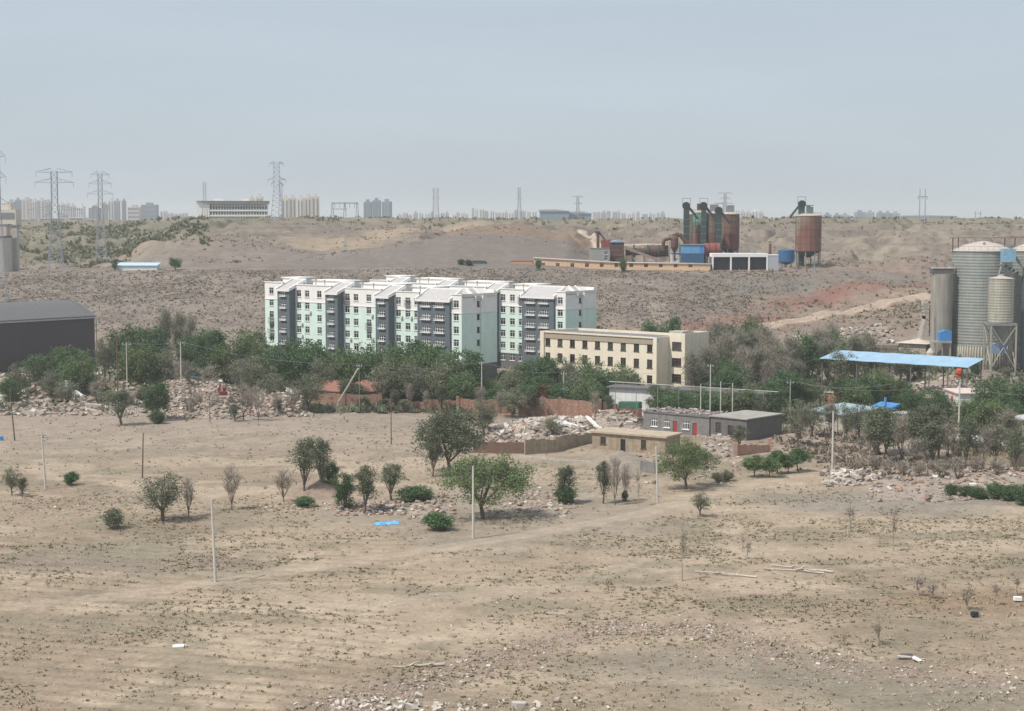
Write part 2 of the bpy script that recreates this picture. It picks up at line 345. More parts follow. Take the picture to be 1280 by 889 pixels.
def ground_mat():
    m = bpy.data.materials.new('ground_soil'); m.use_nodes = True; n = m.node_tree.nodes; l = m.node_tree.links.new
    b = n['Principled BSDF']; b.inputs['Roughness'].default_value = .95; b.inputs['Specular IOR Level'].default_value = .1
    at_ = n.new('ShaderNodeAttribute'); at_.attribute_name = 'soil'; t = n.new('ShaderNodeTexCoord')
    out = at_.outputs['Color']
    def nz(s, d=4, off=0, stretch=None):
        q = n.new('ShaderNodeTexNoise'); q.inputs['Scale'].default_value = s; q.inputs['Detail'].default_value = d; q.inputs['Roughness'].default_value = .6
        mp = n.new('ShaderNodeMapping'); mp.inputs['Location'].default_value = (off, off, 0)
        if stretch: mp.inputs['Scale'].default_value = stretch
        l(t.outputs['Object'], mp.inputs[0]); l(mp.outputs[0], q.inputs[0]); return q.outputs[0]
    def mul(out, src, a, b_, lo, hi):
        r = n.new('ShaderNodeMapRange'); r.inputs[1].default_value = a; r.inputs[2].default_value = b_; r.inputs[3].default_value = lo; r.inputs[4].default_value = hi
        l(src, r.inputs[0]); v = n.new('ShaderNodeVectorMath'); v.operation = 'SCALE'; l(out, v.inputs[0]); l(r.outputs[0], v.inputs['Scale']); return v.outputs[0]
    out = mul(out, nz(.35, 6), .3, .7, .84, 1.14)
    out = mul(out, nz(2.2, 5, 7), .3, .7, .86, 1.14)
    out = mul(out, nz(.9, 5, 50, (1, 3, 1)), .35, .7, 1.08, .88)
    # dry litter and pebbles
    def spots(out, src, a, b_, col, k):
        r = n.new('ShaderNodeMapRange'); r.inputs[1].default_value = a; r.inputs[2].default_value = b_; r.inputs[3].default_value = 0; r.inputs[4].default_value = k
        l(src, r.inputs[0]); x = n.new('ShaderNodeMix'); x.data_type = 'RGBA'; l(r.outputs[0], x.inputs[0]); l(out, x.inputs[6]); x.inputs[7].default_value = col + (1,); return x.outputs[2]
    out = spots(out, nz(3.2, 3, 13), .62, .72, (.13, .12, .085), .7)
    out = spots(out, nz(4.5, 2, 33), .68, .74, (.45, .41, .35), .75)
    out = spots(out, nz(.55, 4, 61), .60, .70, (.15, .135, .10), .4)
    l(out, b.inputs['Base Color'])
    bp = n.new('ShaderNodeBump'); bp.inputs['Distance'].default_value = .12; bp.inputs['Strength'].default_value = .8
    l(nz(2.6, 6, 3), bp.inputs['Height']); l(bp.outputs[0], b.inputs['Normal'])
    return m
M_ground = ground_mat()
us = np.concatenate([np.linspace(-1.3, -.36, 26)[:-1], np.linspace(-.36, .36, 460), np.linspace(.36, 1.3, 26)[1:]])
inv = 1 / np.linspace(1 / 100., 1 / 400., 470)
ds = np.concatenate([np.linspace(15, 98, 22), inv, np.arange(402, 560, 1.4), np.arange(560, 860, 2.2), np.geomspace(862, 15500, 45)])
UU, DD = np.meshgrid(us, ds); X = (UU * DD).ravel(); Y = DD.ravel(); Z = gh(X, Y)
nu, nd = len(us), len(ds); idx = np.arange(nu * nd).reshape(nd, nu)
F = np.stack([idx[:-1, :-1], idx[:-1, 1:], idx[1:, 1:], idx[1:, :-1]], -1).reshape(-1, 4)
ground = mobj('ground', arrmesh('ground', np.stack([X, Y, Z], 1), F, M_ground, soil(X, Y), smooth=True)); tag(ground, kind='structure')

# dirt tracks: strips a hand above the ground sheet, fading into the soil colour at their edges
def track(name, pts, wid, colr, lift=.05, step=1.2, fade=1.0):
    P2 = [Vector((p[0], p[1], 0)) for p in pts]; out = []
    # Catmull-Rom
    Q = [P2[0]] + P2 + [P2[-1]]
    for i in range(1, len(Q) - 2):
        n = max(2, int((Q[i + 1] - Q[i]).length / step))
        for k in range(n):
            t = k / n; a, b, c, d = Q[i - 1], Q[i], Q[i + 1], Q[i + 2]
            out.append(.5 * ((2 * b) + (c - a) * t + (2 * a - 5 * b + 4 * c - d) * t * t + (3 * b - a - 3 * c + d) * t ** 3))
    out.append(P2[-1]); out = [p for i, p in enumerate(out) if i == 0 or (p - out[i - 1]).length > 1e-3]
    n = len(out); xs = np.array([p.x for p in out]); ys = np.array([p.y for p in out])
    tx = np.gradient(xs); ty = np.gradient(ys); L_ = np.hypot(tx, ty) + 1e-9; nx, ny = -ty / L_, tx / L_
    ws = np.linspace(-1, 1, 13); wv = wid * (1 + .35 * (fbm(np.arange(n) / 9., np.zeros(n), 3) - .5))
    Xs = xs[:, None] + nx[:, None] * ws * wv[:, None]; Ys = ys[:, None] + ny[:, None] * ws * wv[:, None]
    X_, Y_ = Xs.ravel(), Ys.ravel(); S = np.tile(ws, n)
    Z_ = gh(X_, Y_) + lift * (1 - np.abs(S) ** 4 * 1.6)
    rut = np.exp(-((np.abs(S) - .45) / .14) ** 2)
    k = (1 - sstep(.55, 1.0, np.abs(S) + (fbm(X_ / 1.3, Y_ / 1.3, 3) - .5) * .35)) * fade
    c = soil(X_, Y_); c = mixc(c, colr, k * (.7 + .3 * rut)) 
    id2 = np.arange(n * 13).reshape(n, 13); F_ = np.stack([id2[:-1, :-1], id2[:-1, 1:], id2[1:, 1:], id2[1:, :-1]], -1).reshape(-1, 4)
    o = mobj(name, arrmesh(name, np.stack([X_, Y_, Z_], 1), F_, M_ground, c, smooth=True)); tag(o, kind='structure'); return o
track('dirt_track', PATH, 2.0, (.41, .335, .255), fade=.62)
track('dirt_track', SIDE, 2.6, (.36, .305, .25))
track('dirt_track', [g2(*a) for a in ((290, 728), (420, 760), (560, 745), (700, 735), (800, 700))], 1.8, (.37, .31, .24), fade=.5)
track('hill_road', SLRD, 3.2, (.42, .33, .255), lift=.35, step=2)
track('hill_road', [(P(px, 300, D).x, D) for px, D in ((770, 640), (800, 655), (830, 665), (880, 675))], 3.0, (.52, .43, .34), lift=.5, step=2)
track('hill_road', [(P(px, 300, D).x, D) for px, D in ((752, 590), (744, 640), (736, 680), (728, 720))], 2.8, (.5, .40, .31), lift=.5, step=2)

# haze
def haze():
    mb = MB(); mb.box(-21500, 21500, -300, 15900, -6, 110)
    m = bpy.data.materials.new('haze'); m.use_nodes = True; n = m.node_tree.nodes; n.clear()
    o = n.new('ShaderNodeOutputMaterial'); v = n.new('ShaderNodeVolumePrincipled'); v.inputs['Color'].default_value = (.93, .97, 1, 1)
    v.inputs['Density'].default_value = HAZE_DENSITY; v.inputs['Anisotropy'].default_value = .25
    m.node_tree.links.new(v.outputs[0], o.inputs['Volume']); m.volume_intersection_method if hasattr(m, 'volume_intersection_method') else None
    h = mb.build('haze', m); tag(h, kind='stuff'); return h
haze()
# ------------------------------------------------------------ buildings
M_white = mat('white_render', (.84, .81, .77), streak=.08, var=.05, scale=.6)
M_green = mat('pale_green_render', (.66, .80, .71), streak=.07, var=.05, scale=.5)
M_dgrey = mat('dark_grey_render', (.120, .143, .158), var=.1, streak=.06)
M_ac = mat('air_conditioner_white', (.66, .65, .62), var=.05)
M_base = mat('grey_base_render', (.15, .15, .155), var=.1, streak=.1)
M_roofg = mat('grey_roof_sheet', (.44, .42, .415), var=.1)
M_roofw = mat('pale_roof_membrane', (.74, .71, .66), var=.1, scale=.4)
M_frame = mat('white_window_frame', (.75, .74, .72), var=.03, rough=.5)
M_glass = mat('dark_window_glass', (.05, .055, .058), var=.5, rough=.15, spec=.6, scale=.9, rand=.95)
M_brownf = mat('brown_window_frame', (.10, .06, .045), var=.1)
M_cream = mat('cream_render', (.80, .71, .56), var=.05, streak=.12, scale=.5)
M_cream2 = mat('tan_render_band', (.40, .335, .25), var=.06, streak=.05)
M_pink = mat('faded_pink_base', (.45, .29, .22), var=.1)
M_red = mat('red_painted_metal', (.30, .05, .045), var=.15)
M_brick = mat('red_brick', (.33, .165, .115), var=.25, scale=3, col2=(.42, .27, .20), bump=.02, streak=.25)
M_mud = mat('mud_plaster', (.34, .27, .19), var=.15, scale=1.2, streak=.25, bump=.03, col2=(.42, .35, .26))
M_mudr = mat('mud_roof', (.43, .35, .26), var=.12, scale=.7, bump=.04)
M_cem = mat('grey_cement_render', (.20, .19, .185), var=.12, streak=.2, scale=.8, col2=(.27, .26, .25))
M_cem2 = mat('dark_cement_wall', (.155, .145, .145), var=.1, streak=.15, scale=.8)
M_conc = mat('concrete', (.46, .43, .38), var=.12, streak=.2)
M_wood = mat('weathered_wood', (.14, .10, .075), var=.25, scale=4)
M_palewood = mat('bleached_wood', (.50, .44, .37), var=.15, scale=4)
M_blue = mat('light_blue_roof_sheet', (.31, .465, .60), var=.08, scale=.5, streak=.1)
M_blued = mat('strong_blue_paint', (.07, .24, .52), var=.12)
M_dark = mat('doorway_shade_tyre_black', (.02, .02, .022), var=.2)
M_rubb = mat('rubble_stone', (.36, .30, .25), var=.3, scale=1.1, col2=(.52, .46, .40))

def facade(mb, A, B, z0, z1, openings=(), rev=.22):
    """wall from A to B (2D, outward normal to the right of A->B), with rectangular openings (s0,s1,za,zb) and their reveals"""
    ax, ay = A; bx, by = B; Lw = math.hypot(bx - ax, by - ay); sx, sy = (bx - ax) / Lw, (by - ay) / Lw; nx, ny = sy, -sx
    def pt(s, z, d=0): return (ax + sx * s - nx * d, ay + sy * s - ny * d, z)
    S = sorted(set([0, Lw] + [v for o in openings for v in o[:2] if 0 < v < Lw])); Zs = sorted(set([z0, z1] + [v for o in openings for v in o[2:4] if z0 < v < z1]))
    for i in range(len(S) - 1):
        for j in range(len(Zs) - 1):
            ms, mz = (S[i] + S[i + 1]) / 2, (Zs[j] + Zs[j + 1]) / 2
            if any(o[0] < ms < o[1] and o[2] < mz < o[3] for o in openings): continue
            mb.quad(pt(S[i], Zs[j]), pt(S[i + 1], Zs[j]), pt(S[i + 1], Zs[j + 1]), pt(S[i], Zs[j + 1]))
    for a, b, c, d in [o[:4] for o in openings]:
        c = max(c, z0); d = min(d, z1)
        if d <= c: continue
        mb.quad(pt(a, c), pt(b, c), pt(b, c, rev), pt(a, c, rev)); mb.quad(pt(a, d, rev), pt(b, d, rev), pt(b, d), pt(a, d))
        mb.quad(pt(a, c), pt(a, c, rev), pt(a, d, rev), pt(a, d)); mb.quad(pt(b, c, rev), pt(b, c), pt(b, d), pt(b, d, rev))
        mb.quad(pt(a, c, rev), pt(b, c, rev), pt(b, d, rev), pt(a, d, rev))
_wc = {}
def window(parent, A, B, s0, s1, z0, z1, cols=2, fm=None, sill=True, rev=.22, t=.07, transom=.68, name='window', bars=False):
    """frame with mullions in an opening of the wall A->B, its pane behind; origin at the opening's lower left corner"""
    fm = fm or M_frame
    ax, ay = A; bx, by = B; Lw = math.hypot(bx - ax, by - ay); sx, sy = (bx - ax) / Lw, (by - ay) / Lw; nx, ny = sy, -sx
    w_, h_ = round(s1 - s0, 3), round(z1 - z0, 3); key = (w_, h_, cols, fm.name, sill, transom, rev, t, bars)
    if key not in _wc:
        f = MB(); d0, d1 = rev * .45, rev * .45 + .05     # y>0 is inwards
        f.box(0, w_, d0, d1, 0, t); f.box(0, w_, d0, d1, h_ - t, h_); f.box(0, t, d0, d1, t, h_ - t); f.box(w_ - t, w_, d0, d1, t, h_ - t)
        for i in range(1, cols): x = w_ * i / cols; f.box(x - t / 2, x + t / 2, d0, d1, t, h_ - t)
        if transom:
            zt = h_ * transom
            for i in range(cols): f.box(w_ * i / cols + t / 2 + .003, w_ * (i + 1) / cols - t / 2 - .003, d0 + .004, d1 - .004, zt - t / 2, zt + t / 2)
        p = MB(); p.quad((t * .6, d1 - .01, t * .6), (w_ - t * .6, d1 - .01, t * .6), (w_ - t * .6, d1 - .01, h_ - t * .6), (t * .6, d1 - .01, h_ - t * .6))
        s = MB(); s.box(-.08, w_ + .08, -.14, d0 - .004, -.10, .015) if not bars else [s.box(-.1, w_ + .1, -.45, -.003, -.15, .02)] 
        if bars:
            for i in range(5): x = -.07 + (w_ + .14) * i / 4; s.box(x - .03, x + .03, -.44, -.39, .02, .26)
            s.box(-.1, w_ + .1, -.45, -.38, .26, .32)
        _wc[key] = (f.mesh('window', fm), p.mesh('pane', M_glass), s.mesh('sill', fm))
    f, p, s = _wc[key]
    o = mobj(name, f, parent, (ax + sx * s0, ay + sy * s0, z0), math.atan2(sy, sx))
    mobj('pane', p, o)
    if sill: mobj('sill', s, o)
    return o

# ---- the pale green apartment blocks
def apartment(origin, z_top, label, far_extra=True):
    L_, W_ = 62.8, 11.7; rz = math.radians(-40)
    b = thing('apartment_block', label, 'apartment building', origin, rz, 'pale green and grey apartment blocks')
    step = .33; zb = origin[2]; T = z_top - zb        # local height of the top of the parapet at the near end
    fl = 2.8; wz = [T - 2.95 - fl * k for k in range(6)]            # window sill heights, top floor first
    boxes = [(-24, -20), (-40.1, -36.1), (-56.3, -52.2)]
    seg = [(-3, 0, []), (-20, -12.5, [-18.8, -15.9, -13.2]), (-36.1, -24, [-34.9, -32.1, -28.0]), (-52.2, -40.1, [-51, -48.2, -44.1]), (-62.8, -56.3, [-60.5])]
    seg[0] = (-3, 0, [-1.6])
    zW, zG = T - 4.1, T - 15.3         # white above zW, green down to zG, grey below
    for k, (x0, x1, wins) in enumerate(seg):
        dz = [0, .2, .5, .85, 1.2][k]
        ops = [(x - .75 - x0, x + .75 - x0, z + dz, z + dz + 1.55) for x in wins for z in wz]
        mw, mg, mb_ = MB(), MB(), MB()
        facade(mw, (x0, 0), (x1, 0), zW + dz, T + dz, [o for o in ops if o[2] >= zW + dz]); facade(mg, (x0, 0), (x1, 0), zG + dz, zW + dz, [o for o in ops if zG + dz <= o[2] < zW + dz])
        facade(mb_, (x0, 0), (x1, 0), -3, zG + dz, [o for o in ops if o[2] < zG + dz])
        # parapet back and roof
        mw.box(x0, x1, .25, .45, T + dz - 1.0, T + dz - .002); mw.quad((x0, 0, T + dz), (x1, 0, T + dz), (x1, .45, T + dz), (x0, .45, T + dz))
        mw.box(x0, x1, -.09, -.003, zW + dz - .1, zW + dz + .12); mw.box(x0 - .02, x1 + .02, -.12, -.003, T + dz - .22, T + dz + .04)
        mb_.box(x0, x1, -.06, -.003, zG + dz - .1, zG + dz + .1)
        mw.build('wall', M_white, b); mg.build('wall', M_green, b); mb_.build('wall', M_base, b)
        for x in wins:
            for z in wz: window(b, (x0, 0), (x1, 0), x - .75 - x0, x + .75 - x0, z + dz, z + dz + 1.55, 2, M_frame)
        mr_ = MB(); mr_.box(x0, x1, .46, W_ - .5, T + dz - .9, T + dz - .6); mr_.build('roof', M_roofw, b)
        # the pale inner upstand behind the parapet
        if x1 - x0 > 5:
            mu = MB(); mu.box(x0 + .6, x1 - .6, 5.2, W_ - 1, T + dz - .59, T + dz + .75); mu.box(x0 + .3, x1 - .3, 4.9, W_ - .8, T + dz + .752, T + dz + .9); mu.build('roof_upstand', M_white, b)
    # wide grey balcony bay at the near end
    e = .55; x0, x1 = -12.5, -3.0
    g = MB(); A_, B_ = (x0, -e), (x1, -e); ops = []
    for xc in (-9.9, -5.9):
        for z in wz[:5]: ops.append((xc - 1.35 - x0, xc + 1.35 - x0, z, z + 1.4))
    facade(g, A_, B_, -3, T - 1.5, ops); g.quad((x1, -e, -3), (x1, 0, -3), (x1, 0, T - 1.5), (x1, -e, T - 1.5)); g.quad((x0, 0, -3), (x0, -e, -3), (x0, -e, T - 1.5), (x0, 0, T - 1.5))
    g.build('balcony_bay', M_dgrey, b)
    for xc in (-9.9, -5.9):
        for z in wz[:5]: window(b, A_, B_, xc - 1.35 - x0, xc + 1.35 - x0, z, z + 1.4, 4, M_frame, True, bars=True, transom=.6, t=.1)
    def slope_roof(x0, x1, e, T_):
        r = MB(); r.prismx([(-e - .25, T_ - 1.75), (-e - .25, T_ - 1.5), (3.2, T_ + .75), (3.2, T_ + .45)], x0, x1); r.build('roof', M_roofg, b)
        t_ = MB()
        for xa in (x0 - .35, x1 + .003): t_.prismx([(-e - .4, T_ - 1.8), (-e - .4, T_ - 1.1), (3.3, T_ + 1.05), (3.3, T_ + .3)], xa, xa + .34)
        t_.box(x0 + .002, x1 - .002, 3.21, 3.5, T_ - .6, T_ + 1.05); t_.box(x0 - .3, x1 + .3, -e - .45, -e - .26, T_ - 1.85, T_ - 1.45)
        t_.build('roof_edge', M_white, b)
    slope_roof(x0, x1, e, T)
    # stair towers standing out from the wall
    for k, (xa, xb) in enumerate(boxes):
        e2 = 1.9; dz = [.35, .68, 1.0][k]; g = MB(); xm = (xa + xb) / 2
        A_, B_ = (xa, -e2), (xb, -e2); ops = [(xm - .95 - xa, xm + .95 - xa, z + dz, z + dz + 1.3) for z in wz[:5]]
        facade(g, A_, B_, -3, T + dz - 1.5, ops)
        g.quad((xb, -e2, -3), (xb, .0, -3), (xb, .0, T + dz - 1.5), (xb, -e2, T + dz - 1.5)); g.quad((xa, 0, -3), (xa, -e2, -3), (xa, -e2, T + dz - 1.5), (xa, 0, T + dz - 1.5))
        g.build('stair_tower', M_dgrey, b)
        for z in wz[:5]: window(b, A_, B_, xm - .95 - xa, xm + .95 - xa, z + dz, z + dz + 1.3, 3, M_frame, True, bars=True, transom=.6, t=.09)
        slope_roof(xa, xb, e2, T + dz)
    # near end wall: two leaves with a slot of small stair windows between them
    A_, B_ = (0, 0), (0, W_); ops = [(5.0, 5.9, z + .1, z + 1.3) for z in wz[:5]]
    mw, mg, mb_ = MB(), MB(), MB()
    facade(mw, A_, B_, zW, T, [o for o in ops if o[2] >= zW]); facade(mg, A_, B_, zG, zW, [o for o in ops if zG <= o[2] < zW]); facade(mb_, A_, B_, -3, zG)
    mw.box(.003, .1, 0, W_, zW - .1, zW + .12); mw.box(.003, .12, -.1, 4.0, T - .22, T + .04); mw.box(.003, .12, 6.9, W_, T - .22, T + .04)
    mw.build('wall', M_white, b); mg.build('wall', M_green, b); mb_.build('wall', M_base, b)
    for z in wz[:5]: window(b, A_, B_, 5.0, 5.9, z + .1, z + 1.3, 1, M_brownf, True)
    pp = MB(); pp.tube((.12, 6.15, -1), (.12, 6.15, T - .6), .07, n=6); pp.build('downpipe', M_frame, b)
    sr = MB(); sr.prism([(.25, T - 1.3), (.25, T - 1.0), (-2.4, T + .95), (-2.4, T + .65)], 4.45, 6.45); sr.build('roof', M_roofg, b)
    se = MB()
    for ya in (4.08, 6.47): se.prism([(.4, T - 1.4), (.4, T - .7), (-2.5, T + 1.2), (-2.5, T + .4)], ya, ya + .36)
    se.build('roof_edge', M_white, b)
    # back and far walls, body of the building behind the facade
    bk = MB(); bk.box(-L_, -.46, W_ - .45, W_, -3, T + .6); bk.box(-L_, -L_ + .3, .3, W_ - .46, -3, T + 1.1); bk.box(-.4, -.2, .5, 3.9, T - .9, T - .01); bk.box(-.4, -.2, 6.9, W_ - .47, T - .9, T - .01)
    bk.build('wall', M_white, b)
    # air conditioners and enclosed window cages here and there
    ra = random.Random(int(z_top * 100))
    for x0, x1, wins in seg:
        for x in wins:
            for z in wz[:5]:
                q = ra.random()
                if q < .16: a_ = MB(); a_.box(x + .8, x + 1.45, -.42, -.05, z - .1, z + .45); a_.build('air_conditioner', M_ac, b)
                elif q < .26:
                    a_ = MB(); w2_ = .82
                    for i in range(7): xx = x - w2_ + 2 * w2_ * i / 6; a_.box(xx - .02, xx + .02, -.42, -.38, z - .25, z + 1.2)
                    for zz in (z - .25, z + .4, z + 1.2): a_.box(x - w2_, x + w2_, -.43, -.0, zz - .03, zz + .03)
                    a_.build('window_cage', M_cem, b)
    # roof furniture
    for k in range(5):
        v = MB(); x = [-15.5, -30, -33.5, -46, -49][k]; dz = [.2, .5, .5, .85, .85][k]; v.tube((x, 3.6, T + dz - .6), (x, 3.6, T + dz + .9), .14, n=8); v.lathe([(.26, 0), (.26, .12)], 8, (x, 3.6, T + dz + .9)); v.build('roof_vent', M_conc, b)
    return b
oA = P(577, 368, 360); apartment((oA.x, 360, 1.0), oA.z, 'nearer pale green and white apartment block with dark grey stair towers')
oB = P(707, 364.4, 384); bB = apartment((oB.x, 384, 1.0), oB.z, 'pale green and white apartment block behind, its end beside the cream building')

# ---- cream three-storey building
def cream():
    o = P(822, 422, 341); rz = math.atan2(-20, 23.1); T = o.z - .8
    b = thing('cream_building', 'cream three-storey office building with brown windows right of the apartment blocks', 'building', (o.x, 341, .8), rz)
    L_, W_ = 30.8, 12.6; zs = [T - 3.1 - 3.25 * k for k in range(3)]
    A_, B_ = (-L_, 0), (0, 0); xs = [-29.0 + 3.38 * k for k in range(9)]
    ops = [(x + L_ - .68, x + L_ + .68, z, z + 1.75) for x in xs for z in zs]
    m = MB(); facade(m, A_, B_, -3, T - 1.15, ops); m.build('wall', M_cream, b)
    for x in xs:
        for z in zs: window(b, A_, B_, x + L_ - .68, x + L_ + .68, z, z + 1.75, 2, M_brownf, True, transom=.7, t=.1)
    f = MB(); f.box(-L_ + .9, -.9, -.14, -.003, T - 1.5, T - .3); f.build('fascia', M_cream2, b)
    f = MB(); f.box(-L_ - .1, -L_ + .9, -.32, -.003, -3, T); f.box(-.9, .0, -.32, -.003, -3, T); f.box(-L_ + .9, -.9, -.32, .3, T - .28, T); f.build('pilaster', M_cream, b)
    s = MB(); s.quad((0, 0, -3), (0, 4.0, -3), (0, 4.0, T), (0, 0, T)); s.box(-L_, 0, .0, .3, T - 1.15, T - .29)
    s.box(-L_, -.01, W_ - .3, W_, -3, T); s.box(-L_, -L_ + .3, .31, W_ - .31, -3, T); s.box(-.3, -.01, 0.31, W_ - .31, T - 1, T); s.build('wall', M_cream, b)
    r = MB(); r.box(-L_ + .31, -.31, .31, W_ - .31, T - .7, T - .5); r.build('roof', M_cem, b)
    # annex standing out at the end
    X1, y0 = 3.95, 4.0; T2 = T + .75; z2 = [T2 - 3.45 - 3.3 * k for k in range(3)]
    A2, B2 = (0.003, y0), (X1, y0); m = MB(); facade(m, A2, B2, -3, T2, [(.75, 3.1, z, z + 1.65) for z in z2]); 
    m.build('wall', M_cream, b)
    for z in z2: window(b, A2, B2, .75, 3.1, z, z + 1.65, 3, M_brownf, True, transom=.7, t=.1)
    m = MB(); m.quad((X1, y0, -3), (X1, W_, -3), (X1, W_, T2), (X1, y0, T2)); m.box(.01, X1 - .01, W_ - .3, W_ - .01, -3, T2); m.box(0.003, .3, y0 + .31, W_ - .31, T - .3, T2)
    m.box(.3, X1 - .01, y0 + .02, y0 + .3, T2 - .6, T2 - .003); m.build('wall', M_cream, b)
    m = MB(); m.box(.31, X1 - .02, y0 + .31, W_ - .31, T2 - .5, T2 - .3); m.build('roof', M_cem, b)
    m = MB(); m.box(-.4, 3.0, y0 + .5, y0 + 3.4, T2 + .003, T2 + .35); m.build('roof_hatch', M_conc, b)
    d = MB(); d.tube((.05, y0 - .12, -1), (.05, y0 - .12, T2 - .6), .06, n=6); d.build('downpipe', M_frame, b)
cream()

def G2(px, D): p = P(px, 400, D); return (p.x, D)
# ---- generic low house: local x along the front, front faces -y; roof flat slab or gable
def lowhouse(name, label, cat, A, B, depth, h, wall, roofm, wins=(), doors=(), over=.3, zb=None, roof='flat', rt=.18, group=None, fall=.0, winm=None, doorm=None, cols=2, winside=()):
    """A, B: world xy of the front's left and right ends"""
    ax, ay = A; bx, by = B; L_ = math.hypot(bx - ax, by - ay); rz = math.atan2(by - ay, bx - ax); zb = H((ax + bx) / 2, (ay + by) / 2) if zb is None else zb
    b = thing(name, label, cat, (ax, ay, zb), rz, group); m = MB()
    ops = [(x - w_ / 2, x + w_ / 2, z, z + hh) for x, w_, z, hh in wins] + [(x - w_ / 2, x + w_ / 2, 0, hh) for x, w_, hh in doors]
    facade(m, (0, 0), (L_, 0), -1.5, h, ops); hb = h - fall
    so = [(y - w_ / 2, y + w_ / 2, z, z + hh) for y, w_, z, hh in winside]
    if fall or roof == 'gable':
        m.add([(L_, 0, -1.5), (L_, depth, -1.5), (L_, depth, hb), (L_, 0, h)], [(0, 1, 2, 3)])
    else: facade(m, (L_, 0), (L_, depth), -1.5, h, so)
    m.add([(0, depth, -1.5), (0, 0, -1.5), (0, 0, h), (0, depth, hb)], [(0, 1, 2, 3)])
    m.quad((L_, depth, -1.5), (0, depth, -1.5), (0, depth, hb), (L_, depth, hb)); m.build('wall', wall, b)
    r = MB()
    if roof == 'flat': r.prismx([(-over, h + .003), (-over, h + rt), (depth + over, hb + rt), (depth + over, hb + .003)], -over, L_ + over); r.build('roof', roofm, b)
    elif roof == 'gable':      # ridge along x
        pk = depth * .32
        g = MB()
        for x in (0, L_): g.add([(x, 0, h), (x, depth, h), (x, depth / 2, h + pk)], [(0, 1, 2)])
        g.build('gable', wall, b)
        r.prismx([(-over, h - .12), (depth / 2, h + pk + .03), (depth / 2, h + pk + .03 + rt), (-over, h - .12 + rt)], -over, L_ + over)
        r.prismx([(depth / 2, h + pk + .03 + rt), (depth / 2, h + pk + .03), (depth + over, h - .12), (depth + over, h - .12 + rt)], -over, L_ + over); r.build('roof', roofm, b)
    elif roof == 'hip':
        o_ = over; c = (L_ / 2, depth / 2, h + 1.0); v = [(-o_, -o_, h), (L_ + o_, -o_, h), (L_ + o_, depth + o_, h), (-o_, depth + o_, h)]
        r.add(v + [c], [(0, 1, 4), (1, 2, 4), (2, 3, 4), (3, 0, 4), (3, 2, 1, 0)]); r.build('roof', roofm, b)
    for x, w_, z, hh in wins:
        window(b, (0, 0), (L_, 0), x - w_ / 2, x + w_ / 2, z, z + hh, cols, winm or M_frame, t=.09)
    for x, w_, hh in doors:
        d = MB(); d.box(x - w_ / 2 + .04, x + w_ / 2 - .04, .08, .14, 0, hh - .04); d.build('door', doorm or M_wood, b)
    for y, w_, z, hh in winside: window(b, (L_, 0), (L_, depth), y - w_ / 2, y + w_ / 2, z, z + hh, cols, winm or M_frame, t=.09)
    return b

# grey house row with white windows, roof torn up
zf = H(*G2(860, 290))
g1 = lowhouse('grey_house', 'grey rendered single-storey house with white windows, red doors and a torn-up roof', 'house', G2(805, 292), G2(888, 283.5), 7, 3.3, M_cem, M_cem2,
     wins=[(2.3, 1.35, .95, 1.5), (4.9, 1.3, .95, 1.5), (8.8, 1.4, .95, 1.5)], doors=[(6.6, .9, 2.2), (10.6, .9, 2.2)], doorm=M_red, cols=3, over=.15)
# loose sheets, battens and bricks on its roof are part of the torn roof
rb = MB(); random.seed(31)
L1 = math.hypot(G2(888, 283.5)[0] - G2(805, 292)[0], 8.5)
for i in range(150):
    s_ = U(.25, .9); rot = Matrix.Rotation(U(0, 6.3), 3, 'Z') @ Matrix.Rotation(U(-.35, .35), 3, 'X')
    rb.obox((U(.3, L1 - .3), U(0, 6.6), 3.55 + U(0, .25)), s_, s_ * U(.3, .7), U(.08, .2), rot)
rb.build('broken_roof_cover', mat('torn_roof_debris', (.30, .18, .16), var=.3, scale=.9, col2=(.52, .47, .43)), g1)['kind'] = 'stuff'
lowhouse('grey_workshop', 'dark grey cement workshop with a pale flat roof beside the red-door house', 'workshop', G2(889.5, 283.3), G2(935, 278.3), 10.5, 3.5, M_cem2, mat('pale_felt_roof', (.33, .31, .28), var=.15, scale=.5),
     wins=[(1.6, 1.1, 1.2, 1.4), (4.2, 1.3, .6, 1.7)], over=.25, winm=M_brownf)
# adobe house
ad = lowhouse('adobe_house', 'tan mud-brick house with a flat earth roof and dark doorways', 'house', G2(741, 269), G2(833, 262), 5.2, 2.7, M_mud, M_mudr,
     wins=[(2.0, 1.0, 1.0, 1.1), (9.3, .9, .8, 1.3)], doors=[(5.6, .9, 2.0)], doorm=M_dark, over=.35, rt=.3, winm=M_brownf)  # near-black door panel painted as the shade inside an open doorway
# long low white house behind the trees
lowhouse('white_house', 'long low whitewashed house with a thin dark flat roof below the cream building', 'house', G2(762, 316), G2(962, 303), 4, 5.0, mat('whitewash', (.74, .73, .71), var=.06, streak=.15), M_cem2,
     wins=[(6 + 4.1 * k, 1.4, 1.2, 1.4) for k in range(6)], over=.5, rt=.25)
lowhouse('small_shed', 'small grey-roofed shed among trees in front of the cream building', 'shed', G2(706, 326), G2(731, 320), 4, 3.6, M_cem, mat('pale_sheet_roof', (.52, .52, .52), var=.08), over=.6, rt=.1, fall=-.9)
lowhouse('pump_house', 'grey box kiosk with a red roof at the foot of the end apartment block', 'kiosk', G2(640, 352), G2(662, 347), 3.5, 3.9, mat('teal_sheet', (.13, .27, .22), var=.1), M_red, over=.5, rt=.15, wins=[(1.2, 1., 1.4, 1.2)])
lowhouse('tile_roof_hut', 'low hut with a red tiled roof under the trees left of the leaning pole', 'hut', G2(392, 330), G2(423, 326), 5, 3.0, M_conc, mat('red_clay_tiles', (.27, .13, .10), var=.2, scale=3), roof='gable', over=.4, wins=[(2, .9, 1, 1)])
